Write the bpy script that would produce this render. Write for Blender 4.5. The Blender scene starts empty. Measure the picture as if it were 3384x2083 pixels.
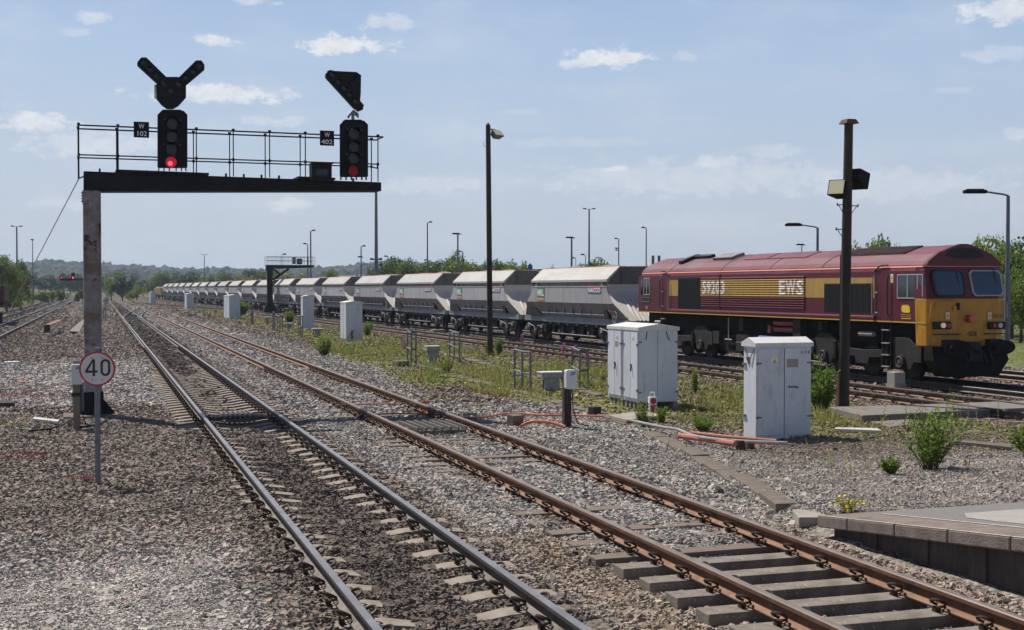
import bpy, bmesh, math, random
import numpy as np
from mathutils import Vector, Matrix
random.seed(7)
RNG = np.random.default_rng(11)
C = bpy.context.scene.collection
PI = math.pi
# ------------------------------------------------------------------ the surveyed view: D = metres right of the camera's track line, s = metres along the line
F, PITCH, TH, CZ = 4300.0, 0.02069, 0.334, 2.748
def ray(x, y):
    u, v = x - 1692.0, y - 1041.5
    b, c = F * math.cos(PITCH) - v * math.sin(PITCH), -v * math.cos(PITCH) - F * math.sin(PITCH)
    return u * math.cos(TH) + b * math.sin(TH), -u * math.sin(TH) + b * math.cos(TH), c
def at(x, y, z=0.0):
    a, b, c = ray(x, y); t = (z - CZ) / c
    return a * t, b * t
def onD(x, y, D):
    a, b, c = ray(x, y); t = D / a
    return b * t, CZ + c * t
def onS(x, y, S):
    a, b, c = ray(x, y); t = S / b
    return a * t, CZ + c * t
def onZ(x, y, Z):
    a, b, c = ray(x, y); dep = -a * 0 + (a * math.sin(TH) + b * math.cos(TH)); t = Z / dep
    return a * t, b * t, CZ + c * t
# ------------------------------------------------------------------ materials
MATS = {}
def nd(nt, t, **kw):
    n = nt.nodes.new(t)
    for k, v in kw.items(): setattr(n, k, v)
    return n
def mat(name, col, rough=0.6, metal=0.0, col2=None, nscale=4.0, lo=0.4, hi=0.65, col3=None, n3=12.0, lo3=0.58, hi3=0.66,
        bump=0.0, bscale=30.0, emit=None, estr=0.0, stretch=None, spec=0.5, island=0.0, coat=0.0, vary=0.0):
    m = bpy.data.materials.new(name); m.use_nodes = True
    nt = m.node_tree; b = nt.nodes['Principled BSDF']
    b.inputs['Roughness'].default_value = rough; b.inputs['Metallic'].default_value = metal
    b.inputs['Specular IOR Level'].default_value = spec; b.inputs['Coat Weight'].default_value = coat
    b.inputs['Base Color'].default_value = (*col, 1)
    L = nt.links.new
    tc = nd(nt, 'ShaderNodeTexCoord'); src = tc.outputs['Object']
    if vary:
        oi = nd(nt, 'ShaderNodeObjectInfo'); ov = nd(nt, 'ShaderNodeVectorMath', operation='SCALE'); ov.inputs[0].default_value = (37, 53, 91); L(oi.outputs['Random'], ov.inputs['Scale'])
        oa = nd(nt, 'ShaderNodeVectorMath', operation='ADD'); L(src, oa.inputs[0]); L(ov.outputs[0], oa.inputs[1]); src = oa.outputs[0]
    if stretch:
        mp = nd(nt, 'ShaderNodeMapping'); mp.inputs['Scale'].default_value = stretch
        L(src, mp.inputs['Vector']); src = mp.outputs['Vector']
    last = None
    def layer(cprev, cnew, sc, lo, hi, det=6.0):
        n = nd(nt, 'ShaderNodeTexNoise'); n.inputs['Scale'].default_value = sc; n.inputs['Detail'].default_value = det
        n.inputs['Roughness'].default_value = 0.65
        L(src, n.inputs['Vector'])
        r = nd(nt, 'ShaderNodeMapRange'); r.inputs['From Min'].default_value = lo; r.inputs['From Max'].default_value = hi
        L(n.outputs['Fac'], r.inputs['Value'])
        x = nd(nt, 'ShaderNodeMix', data_type='RGBA')
        L(r.outputs['Result'], x.inputs['Factor'])
        if isinstance(cprev, tuple): x.inputs['A'].default_value = (*cprev, 1)
        else: L(cprev, x.inputs['A'])
        x.inputs['B'].default_value = (*cnew, 1)
        return x.outputs['Result']
    cur = col
    if col2: cur = layer(cur, col2, nscale, lo, hi)
    if col3: cur = layer(cur, col3, n3, lo3, hi3)
    if island:
        g = nd(nt, 'ShaderNodeNewGeometry')
        r = nd(nt, 'ShaderNodeMapRange'); r.inputs['To Min'].default_value = 1 - island; r.inputs['To Max'].default_value = 1 + island
        L(g.outputs['Random Per Island'], r.inputs['Value'])
        vm = nd(nt, 'ShaderNodeVectorMath', operation='SCALE')
        if isinstance(cur, tuple): vm.inputs[0].default_value = cur
        else: L(cur, vm.inputs[0])
        L(r.outputs['Result'], vm.inputs['Scale']); cur = vm.outputs['Vector']
    if vary:
        r = nd(nt, 'ShaderNodeMapRange'); r.inputs['To Min'].default_value = 1 - vary; r.inputs['To Max'].default_value = 1 + vary; L(oi.outputs['Random'], r.inputs['Value'])
        vm = nd(nt, 'ShaderNodeVectorMath', operation='SCALE'); L(cur, vm.inputs[0]); L(r.outputs['Result'], vm.inputs['Scale']); cur = vm.outputs['Vector']
    if not isinstance(cur, tuple): L(cur, b.inputs['Base Color'])
    if bump:
        n = nd(nt, 'ShaderNodeTexNoise'); n.inputs['Scale'].default_value = bscale; n.inputs['Detail'].default_value = 4
        L(src, n.inputs['Vector'])
        bp = nd(nt, 'ShaderNodeBump'); bp.inputs['Strength'].default_value = bump; bp.inputs['Distance'].default_value = 0.02
        L(n.outputs['Fac'], bp.inputs['Height']); L(bp.outputs['Normal'], b.inputs['Normal'])
    if emit:
        b.inputs['Emission Color'].default_value = (*emit, 1); b.inputs['Emission Strength'].default_value = estr
    MATS[name] = m
    return m
def leafmat(name, dark, light, trans=0.3, yellow=None):
    m = bpy.data.materials.new(name); m.use_nodes = True; nt = m.node_tree; L = nt.links.new
    b = nt.nodes['Principled BSDF']; b.inputs['Roughness'].default_value = 0.55; b.inputs['Specular IOR Level'].default_value = 0.3
    g = nd(nt, 'ShaderNodeNewGeometry'); x = nd(nt, 'ShaderNodeMix', data_type='RGBA')
    x.inputs['A'].default_value = (*dark, 1); x.inputs['B'].default_value = (*light, 1)
    L(g.outputs['Random Per Island'], x.inputs['Factor']); L(x.outputs['Result'], b.inputs['Base Color'])
    t = nd(nt, 'ShaderNodeBsdfTranslucent'); hs = nd(nt, 'ShaderNodeHueSaturation'); hs.inputs['Value'].default_value = 1.3
    L(x.outputs['Result'], hs.inputs['Color']); L(hs.outputs['Color'], t.inputs['Color'])
    ms = nd(nt, 'ShaderNodeMixShader'); ms.inputs[0].default_value = trans
    L(b.outputs[0], ms.inputs[1]); L(t.outputs[0], ms.inputs[2]); L(ms.outputs[0], nt.nodes['Material Output'].inputs['Surface'])
    return m
M = {}
def add(name, *a, **k): M[name] = mat(name, *a, **k)
add('rail_head', (.30, .29, .29), .36, .55, col2=(.22, .205, .195), nscale=3)
add('rail_side', (.040, .032, .028), .75, 0, col2=(.085, .058, .04), nscale=6, lo=.45, hi=.7)
add('rust_head', (.24, .175, .135), .42, .45, col2=(.28, .24, .215), nscale=2.5)
add('rust_side', (.105, .046, .024), .85, 0, col2=(.175, .080, .038), nscale=7, lo=.4, hi=.7, col3=(.06, .034, .025), n3=3)
add('rust_foot', (.24, .135, .075), .85, 0, col2=(.15, .08, .05), nscale=9)
add('foot_grey', (.20, .175, .15), .85, 0, col2=(.10, .085, .07), nscale=6)
add('old_rail', (.10, .075, .06), .6, .3, col2=(.055, .04, .034), nscale=4)
add('sleeper_a', (.29, .245, .195), .9, 0, col2=(.17, .14, .112), nscale=5, lo=.35, hi=.7, bump=.3, bscale=60)
add('sleeper_b', (.215, .182, .145), .9, 0, col2=(.105, .088, .072), nscale=4, lo=.38, hi=.7, col3=(.34, .31, .26), n3=16, bump=.35, bscale=50)
add('timber', (.13, .10, .08), .9, 0, col2=(.19, .15, .12), nscale=4, stretch=(1, 8, 8), bump=.3)
add('clip_iron', (.035, .028, .025), .6, .5, col2=(.08, .045, .03), nscale=20)
add('clip_tag', (.75, .16, .04), .6)
add('board_grey', (.20, .175, .155), .9, 0, col2=(.13, .115, .10), nscale=3, bump=.3, stretch=(2, 1, 1))
add('trough', (.155, .125, .098), .92, 0, col2=(.105, .084, .066), nscale=4, bump=.4, bscale=40)
add('concrete', (.32, .285, .235), .92, 0, col2=(.23, .20, .17), nscale=3, bump=.3, bscale=40)
add('coping', (.155, .118, .10), .9, 0, col2=(.22, .18, .155), nscale=6, col3=(.12, .09, .075), n3=3, bump=.4, bscale=50)
add('coping_edge', (.50, .44, .38), .9, 0, col2=(.33, .28, .24), nscale=14)
add('tarmac', (.15, .14, .135), .95, 0, col2=(.20, .185, .175), nscale=25, bump=.5, bscale=90)
add('paving', (.33, .31, .285), .95, 0, col2=(.25, .235, .215), nscale=9, bump=.4, bscale=70)
add('brick_dark', (.060, .046, .040), .95, 0, col2=(.105, .082, .07), nscale=5, bump=.5, stretch=(1, 2, .5))
add('cab_grey', (.60, .625, .655), .55, 0, col2=(.53, .55, .58), nscale=2.5, col3=(.36, .345, .32), n3=6, lo3=.56, hi3=.78, stretch=(1, 1, .3), vary=.05)
add('cab_top', (.60, .60, .58), .6, 0, col2=(.52, .46, .36), nscale=4, lo=.5, hi=.75)
add('dark_gap', (.03, .03, .033), .7)
add('galv', (.165, .175, .195), .55, .25, col2=(.115, .12, .135), nscale=6)
add('box_grey', (.33, .34, .345), .7, 0, col2=(.22, .225, .225), nscale=5)
add('galv_dark', (.17, .185, .20), .55, .3, col2=(.11, .12, .13), nscale=6)
add('plastic_grey', (.55, .56, .56), .5)
add('post_wood', (.17, .135, .105), .9, 0, col2=(.24, .19, .15), nscale=8, stretch=(1, 1, .2))
add('pole_wood', (.028, .021, .018), .9, 0, col2=(.060, .042, .032), nscale=5, stretch=(1, 1, .08), bump=.4)
add('gantry_post', (.27, .265, .27), .75, 0, col2=(.15, .105, .07), nscale=1.1, lo=.44, hi=.60, col3=(.055, .028, .018), n3=4.2, lo3=.57, hi3=.63)
add('gantry_black', (.007, .007, .009), .7, 0, col2=(.013, .013, .016), nscale=5, spec=.25)
add('signal_black', (.005, .005, .006), .6, spec=.25)
add('signal_face', (.007, .007, .009), .7, spec=.2)
add('lens', (.012, .013, .018), .25, 0, spec=.4)
add('red_lens', (.15, .004, .008), .35, emit=(1, .01, .04), estr=.22)
add('red_dim', (.09, .004, .008), .35, emit=(1, .01, .04), estr=.045, spec=.25)
add('red_core', (1, .1, .12), .2, emit=(1, .03, .07), estr=3)
add('white', (.78, .78, .76), .6)
add('sign_white', (.60, .58, .56), .6, 0, col2=(.52, .50, .48), nscale=5)
add('sign_red', (.42, .025, .035), .5)
add('ink', (.012, .012, .013), .5)
add('warn_yellow', (.78, .50, .03), .6)
add('plate_grey', (.27, .26, .24), .6)
add('orange', (.48, .11, .055), .6, 0, col2=(.52, .20, .13), nscale=4)
add('orange_pipe', (.44, .165, .115), .7, 0, col2=(.34, .11, .07), nscale=4)
add('pipe_grey', (.30, .29, .27), .7, 0, col2=(.22, .21, .195), nscale=6)
add('grate', (.095, .085, .075), .8, 0, col2=(.16, .14, .12), nscale=9)
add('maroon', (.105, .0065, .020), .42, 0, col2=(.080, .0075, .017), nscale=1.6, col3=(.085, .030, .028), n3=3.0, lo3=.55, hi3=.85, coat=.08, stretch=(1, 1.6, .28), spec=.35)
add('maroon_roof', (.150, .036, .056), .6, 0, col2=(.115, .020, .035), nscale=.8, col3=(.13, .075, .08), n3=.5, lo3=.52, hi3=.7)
add('maroon_dark', (.045, .009, .013), .7, 0, col2=(.07, .03, .03), nscale=3)
add('gold', (.46, .275, .055), .42, 0, col2=(.37, .215, .05), nscale=2.5, coat=.1, stretch=(1, 1.6, .28))
add('gold_line', (.50, .30, .05), .5)
add('yellow', (.52, .245, .008), .45, 0, col2=(.40, .18, .010), nscale=2, col3=(.20, .105, .025), n3=3.5, lo3=.54, hi3=.76, coat=.08, stretch=(1.4, 1, .5))
add('stripe', (.80, .28, .17), .5)
add('grille', (.008, .008, .010), .8)
add('under', (.007, .0065, .006), .85, 0, col2=(.016, .013, .011), nscale=5, spec=.2)
add('bogie', (.020, .020, .021), .75, 0, col2=(.038, .030, .024), nscale=4, spec=.3)
add('wheel', (.016, .014, .013), .7, .2)
add('wheel_rim', (.12, .085, .065), .5, .5)
add('steel_dull', (.34, .33, .32), .5, .3)
add('glass', (.018, .025, .035), .06, 0, spec=.9)
add('glass_blue', (.022, .036, .058), .08, 0, spec=.7)
add('frame_alu', (.55, .55, .54), .4, .5)
add('rubber', (.012, .012, .013), .7)
add('tank_red', (.19, .025, .03), .45)
add('axle_rust', (.11, .088, .075), .7, 0, col2=(.06, .05, .045), nscale=8)
add('lamp_lit', (.7, .58, .45), .3, emit=(1, .72, .45), estr=.18)
add('lamp_dim', (.5, .5, .45), .2)
add('hood', (.42, .405, .38), .55, 0, col2=(.355, .33, .295), nscale=.9, col3=(.33, .29, .25), n3=2.2, lo3=.56, hi3=.78, stretch=(1, .5, 1.5), vary=.12)
add('hopper', (.38, .38, .385), .55, 0, col2=(.325, .32, .325), nscale=1.0, col3=(.17, .155, .145), n3=2.5, lo3=.55, hi3=.80, stretch=(1, 2.2, .35), vary=.12)
add('hopper_low', (.235, .228, .22), .7, 0, col2=(.165, .15, .138), nscale=1.2, col3=(.075, .06, .05), n3=3, lo3=.55, hi3=.78, stretch=(1, 1.6, .4), vary=.2)
add('hood_end', (.13, .125, .12), .75, 0, col2=(.085, .08, .075), nscale=1.5)  # dirty ends, with the shade of their sunless side painted into the grey
add('hopper_end', (.50, .47, .42), .55, 0, col2=(.48, .44, .38), nscale=1.4)
add('sole', (.21, .225, .25), .6, 0, col2=(.15, .155, .165), nscale=2)
add('wagon_black', (.012, .0115, .012), .8, 0, col2=(.030, .026, .024), nscale=4, spec=.25)
add('spring_grey', (.30, .30, .31), .6, .2, col2=(.12, .12, .12), nscale=10)
add('mrl_green', (.02, .19, .10), .5)
add('mendip_orange', (.60, .14, .06), .5)
add('nacco_red', (.52, .05, .07), .5)
add('nacco_blue', (.05, .10, .30), .5)
add('pale_letter', (.74, .74, .73), .5)
add('load', (.24, .18, .14), .95, 0, col2=(.30, .235, .19), nscale=4, bump=1.0, bscale=12)
add('wagon_yellow', (.42, .27, .06), .7, 0, col2=(.30, .20, .07), nscale=1)
add('rust_wagon', (.10, .032, .026), .8, 0, col2=(.07, .03, .025), nscale=2)
add('bark', (.09, .07, .05), .95)
add('lamp_glass', (.60, .58, .45), .3)
add('cream_glass', (.62, .58, .36), .4)
add('blue_paint', (.03, .10, .30), .5)
add('purple', (.55, .10, .45), .7)
add('flower_yellow', (.80, .60, .02), .7)
add('white_litter', (.75, .76, .78), .6)
add('cable_black', (.012, .012, .012), .6)
add('stain', (.050, .046, .044), .9)
M['leaf_bush'] = leafmat('leaf_bush', (.055, .11, .014), (.20, .29, .04), .42)
M['leaf_weed'] = leafmat('leaf_weed', (.07, .12, .02), (.22, .28, .055), .42)
M['leaf_pale'] = leafmat('leaf_pale', (.16, .17, .05), (.30, .30, .10), .35)
M['leaf_tree'] = leafmat('leaf_tree', (.045, .085, .018), (.13, .18, .035), .32)
M['leaf_dark'] = leafmat('leaf_dark', (.022, .042, .013), (.065, .095, .024), .25)
M['leaf_light'] = leafmat('leaf_light', (.09, .14, .026), (.22, .28, .055), .38)
M['leaf_darkest'] = leafmat('leaf_darkest', (.008, .015, .006), (.022, .034, .011), .12)
M['leaf_far'] = leafmat('leaf_far', (.030, .050, .018), (.060, .085, .026), .15)
M['grass'] = leafmat('grass', (.12, .155, .026), (.36, .33, .11), .4)
M['sedum'] = leafmat('sedum', (.17, .055, .060), (.30, .12, .11), .2)
# ------------------------------------------------------------------ mesh building
class MB:
    def __init__(s): s.v, s.f, s.m, s.k = [], [], [], 0
    def mark(s, k): s.k = k; return s
    def face(s, idx): s.f.append(tuple(idx)); s.m.append(s.k)
    def pts(s, P): n = len(s.v); s.v += [tuple(p) for p in P]; return n
    def quad(s, *P): n = s.pts(P); s.face(range(n, n + len(P))); return s
    def box(s, x0, x1, y0, y1, z0, z1):
        n = s.pts([(x, y, z) for z in (z0, z1) for y in (y0, y1) for x in (x0, x1)])
        for q in ((0, 2, 3, 1), (4, 5, 7, 6), (0, 1, 5, 4), (2, 6, 7, 3), (0, 4, 6, 2), (1, 3, 7, 5)): s.face([n + i for i in q])
        return s
    def obox(s, c, sx, sy, sz, R):
        n = s.pts([Vector(c) + R @ Vector((x * sx / 2, y * sy / 2, z * sz / 2)) for z in (-1, 1) for y in (-1, 1) for x in (-1, 1)])
        for q in ((0, 2, 3, 1), (4, 5, 7, 6), (0, 1, 5, 4), (2, 6, 7, 3), (0, 4, 6, 2), (1, 3, 7, 5)): s.face([n + i for i in q])
        return s
    def prism(s, A, B):                                   # two matching polygons joined into a solid
        n = s.pts(A); k = len(A); m = s.pts(B)
        s.face([n + i for i in range(k)][::-1]); s.face([m + i for i in range(k)])
        for i in range(k): s.face((n + i, n + (i + 1) % k, m + (i + 1) % k, m + i))
        return s
    def px(s, poly, x0, x1): return s.prism([(x0, a, b) for a, b in poly], [(x1, a, b) for a, b in poly])
    def py(s, poly, y0, y1): return s.prism([(a, y0, b) for a, b in poly], [(a, y1, b) for a, b in poly])
    def pz(s, poly, z0, z1): return s.prism([(a, b, z0) for a, b in poly], [(a, b, z1) for a, b in poly])
    def tube(s, P, r, n=6, r2=None, cap=True):
        P = [Vector(p) for p in P]; rings = []
        for i, p in enumerate(P):
            d = (P[min(i + 1, len(P) - 1)] - P[max(i - 1, 0)]).normalized()
            u = d.cross(Vector((0, 0, 1)) if abs(d.z) < .9 else Vector((1, 0, 0))).normalized(); w = d.cross(u)
            rr = r if r2 is None else r + (r2 - r) * i / (len(P) - 1)
            rings.append(s.pts([p + (u * math.cos(2 * PI * j / n) + w * math.sin(2 * PI * j / n)) * rr for j in range(n)]))
        for a, b in zip(rings, rings[1:]):
            for j in range(n): s.face((a + j, a + (j + 1) % n, b + (j + 1) % n, b + j))
        if cap: s.face([rings[0] + j for j in range(n)][::-1]); s.face([rings[-1] + j for j in range(n)])
        return s
    def disc(s, c, axis, r, n=24, t=0.02, ry=None):       # a short cylinder about axis 'x' or 'y' or 'z'
        ry = ry or r; A, B = [], []
        for j in range(n):
            a = 2 * PI * j / n; u, w = r * math.cos(a), ry * math.sin(a)
            for L, h in ((A, -t / 2), (B, t / 2)):
                L.append({'x': (c[0] + h, c[1] + u, c[2] + w), 'y': (c[0] + u, c[1] + h, c[2] + w), 'z': (c[0] + u, c[1] + w, c[2] + h)}[axis])
        return s.prism(A, B)
    def ring(s, c, axis, r, tr, n=20, k=6):
        P = []
        for j in range(n + 1):
            a = 2 * PI * j / n; u, w = r * math.cos(a), r * math.sin(a)
            P.append({'x': (c[0], c[1] + u, c[2] + w), 'y': (c[0] + u, c[1], c[2] + w), 'z': (c[0] + u, c[1] + w, c[2])}[axis])
        return s.tube(P, tr, k, cap=False)
    def build(s, name, mats, parent=None, smooth=False, bev=0.0, fix=True):
        if not isinstance(mats, (list, tuple)): mats = [mats]
        o0 = Vector((0, 0, 0))
        q = parent
        while q is not None: o0 = o0 + q.location; q = q.parent
        me = bpy.data.meshes.new(name)
        me.from_pydata([(x - o0.x, y - o0.y, z - o0.z) for x, y, z in s.v], [], s.f)
        for m in mats: me.materials.append(M[m] if isinstance(m, str) else m)
        me.polygons.foreach_set('material_index', s.m)
        if fix:
            bm = bmesh.new(); bm.from_mesh(me); bmesh.ops.recalc_face_normals(bm, faces=bm.faces); bm.to_mesh(me); bm.free()
        if smooth: me.polygons.foreach_set('use_smooth', [True] * len(me.polygons)); 
        o = bpy.data.objects.new(name, me); C.objects.link(o)
        if smooth:
            try: me.set_sharp_from_angle(angle=math.radians(40))
            except Exception: pass
        if parent is not None: o.parent = parent
        if bev:
            b = o.modifiers.new('edge', 'BEVEL'); b.width = bev; b.segments = 2; b.limit_method = 'ANGLE'
        return o
def tag(o, label, cat, group=None):
    o['label'] = label; o['category'] = cat
    if group: o['group'] = group
    return o
def thing(name, label, cat, loc, group=None):
    o = bpy.data.objects.new(name, None); C.objects.link(o); o.location = loc; o.empty_display_size = .2
    return tag(o, label, cat, group)
def copy_tree(o, shift=(0, 0, 0), parent=None):
    c = o.copy(); C.objects.link(c)
    if parent is not None: c.parent = parent
    c.location = o.location + Vector(shift)
    for ch in list(o.children): copy_tree(ch, (0, 0, 0), c)
    return c
def npmesh(name, V, Fq, mats, parent=None, tint=None, smooth=False):
    V = np.asarray(V, np.float32).reshape(-1, 3); Fq = np.asarray(Fq, np.int32); k = Fq.shape[1]
    me = bpy.data.meshes.new(name); me.vertices.add(len(V)); me.vertices.foreach_set('co', V.ravel())
    me.loops.add(Fq.size); me.loops.foreach_set('vertex_index', Fq.ravel())
    me.polygons.add(len(Fq)); me.polygons.foreach_set('loop_start', np.arange(0, Fq.size, k, dtype=np.int32))
    if smooth: me.polygons.foreach_set('use_smooth', np.ones(len(Fq), bool))
    else: me.polygons.foreach_set('use_smooth', np.zeros(len(Fq), bool))
    me.update(calc_edges=True)
    if tint is not None:
        at_ = me.color_attributes.new('tint', 'FLOAT_COLOR', 'POINT')
        t = np.concatenate([np.asarray(tint, np.float32), np.ones((len(V), 1), np.float32)], 1)
        at_.data.foreach_set('color', t.ravel())
    for m in (mats if isinstance(mats, list) else [mats]): me.materials.append(M[m] if isinstance(m, str) else m)
    o = bpy.data.objects.new(name, me); C.objects.link(o)
    if parent is not None: o.parent = parent
    return o
def hash2(ix, iy, seed):
    h = (ix.astype(np.int64) * 374761393 + iy.astype(np.int64) * 668265263 + seed * 974711) & 0xffffffff
    h = ((h ^ (h >> 13)) * 1274126177) & 0xffffffff
    return ((h ^ (h >> 16)) & 0xffffff) / float(0xffffff)
def vnoise(x, y, sc, seed=0):
    x, y = np.asarray(x, float) * sc, np.asarray(y, float) * sc
    ix, iy = np.floor(x), np.floor(y); fx, fy = x - ix, y - iy
    fx, fy = fx * fx * (3 - 2 * fx), fy * fy * (3 - 2 * fy)
    a, b, c, d = hash2(ix, iy, seed), hash2(ix + 1, iy, seed), hash2(ix, iy + 1, seed), hash2(ix + 1, iy + 1, seed)
    return (a * (1 - fx) + b * fx) * (1 - fy) + (c * (1 - fx) + d * fx) * fy
def fbm(x, y, sc, seed=0, oc=3):
    t, a, n = 0, 1.0, 0
    for i in range(oc): t = t + a * vnoise(x, y, sc * 2 ** i, seed + 17 * i); n += a; a *= .5
    return t / n
def sstep(a, b, x):
    t = np.clip((np.asarray(x, float) - a) / (b - a), 0, 1); return t * t * (3 - 2 * t)
# text laid out as flat letter meshes, fitted to a w x h box whose lower left corner is at O, running along X with up along Y
_txt = {}
def text_geo(s, bold=0.0):
    if (s, bold) not in _txt:
        cu = bpy.data.curves.new('t', 'FONT'); cu.body = s; cu.size = 1; cu.resolution_u = 3; cu.offset = bold
        ob = bpy.data.objects.new('t', cu); C.objects.link(ob)
        dg = bpy.context.evaluated_depsgraph_get(); me = bpy.data.meshes.new_from_object(ob.evaluated_get(dg))
        V = [tuple(v.co) for v in me.vertices]; Fc = [tuple(p.vertices) for p in me.polygons]
        bpy.data.objects.remove(ob); bpy.data.curves.remove(cu); bpy.data.meshes.remove(me)
        xs = [v[0] for v in V]; ys = [v[1] for v in V]
        x0, x1, y0, y1 = min(xs), max(xs), min(ys), max(ys)
        _txt[(s, bold)] = ([((v[0] - x0) / (x1 - x0), (v[1] - y0) / (y1 - y0)) for v in V], Fc)
    return _txt[(s, bold)]
def put_text(mb, s, O, X, Y, w, h, bold=0.0):
    V, Fc = text_geo(s, bold); O, X, Y = Vector(O), Vector(X), Vector(Y)
    n = mb.pts([O + X * (a * w) + Y * (b * h) for a, b in V])
    for f in Fc: mb.face([n + i for i in f])
    return mb
# ------------------------------------------------------------------ track geometry
def cA(s): return 2.7525 + .0266 * s
def cB(s): return 6.1275 + .026 * s
def cC(s): return 19.65 + 0 * s
def cT(s): return 23.25 + 0 * s
def cN(s): return 27.35 + 0 * s
def cE(s): return -5.85 + .0265 * s
def cF(s): return -8.85 + .0263 * s
def cX(s):
    t = sstep(112, 196, s); return cA(s) * (1 - t) + cB(s) * t
def cG(s):
    t = sstep(150, 262, s); return cC(s) * (1 - t) + (cB(s) + .2) * t
G_ = .7525
W_S = [17, 19, 22, 24.6, 29, 31, 33.8, 49, 66, 112, 212]
W_D = [13.2, 12.6, 12.0, 11.2, 10.8, 9.9, 9.5, 10.5, 11.8, 13.6, 16.3]
def weedmask(D, s):
    e = np.interp(s, W_S, W_D) + (fbm(D, s, .5, 5) - .5) * 1.6
    m = sstep(e - .3, e + .5, D) * (1 - sstep(17.3, 18.3, D)) * sstep(18.5, 21.5, s) * (1 - sstep(165, 215, s))
    return m
def finemask(D, s):
    left = (1 - sstep(1.2, 2.0, D + .5 * (fbm(D, s, .8, 3) - .5))) * (1 - sstep(13.2, 15.5, s + 3.5 * (fbm(D, s, .35, 9) - .5)))
    right = sstep(8.2, 9.0, D) * (1 - sstep(19.5, 22.5, s)) * (1 - sstep(16.5, 17.5, D))
    return np.clip(left + right, 0, 1)
def gz(D, s):
    D, s = np.asarray(D, float), np.asarray(s, float)
    z = -.035 + (fbm(D, s, .7, 1) - .5) * .09 + (vnoise(D, s, 2.6, 6) - .5) * .035
    b = D - cB(s); near = 1 - sstep(11.9, 12.7, s)
    z = z - .085 * near * sstep(-2.3, -1.5, b) * (1 - sstep(.8, 1.3, b))
    z = z + .05 * (1 - sstep(11, 13, s)) * sstep(1.2, 1.6, b) * (1 - sstep(8.5, 8.8, D))
    z = z + .045 * sstep(-2.2, -1.4, D - cA(s)) * (1 - sstep(-1.05, -.88, D - cA(s))) * (1 - sstep(24, 28, s))
    z = z + .18 * sstep(8.0, 8.6, D) * (1 - sstep(13.2, 18.5, s)) * (1 - sstep(15, 17.5, D))
    z = z - .5 * sstep(8.45, 8.8, D) * (1 - sstep(12.2, 12.6, s)) 
    z = z - .045 * (1 - sstep(1.2, 1.5, np.abs(D - cA(s)))) * sstep(25, 27, s) * (1 - sstep(40, 46, s))
    z = z + .17 * np.exp(-((D - 9.6) / .75) ** 2 - ((s - 32.0) / 1.9) ** 2)
    z = z + .10 * np.exp(-((D - 14.2) / .9) ** 2 - ((s - 23.2) / 1.2) ** 2)
    z = z + (fbm(D, s, .5, 21) - .5) * .10 * weedmask(D, s)
    z = z + 2.3 * sstep(330, 520, s) * (1 - sstep(10, 90, D)) * sstep(5, 40, np.abs(D - cA(s)))
    z = z + .5 * sstep(31, 36, D) * sstep(20, 30, s) * (1 - sstep(200, 300, s))
    z = z - .12 * sstep(1.55, 2.3, np.abs(D - cE(s))) * (D < cA(s) - 4) * (s > 40)
    return z
def lerp3(c, d, t): return c * (1 - t[..., None]) + np.array(d) * t[..., None]
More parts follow.
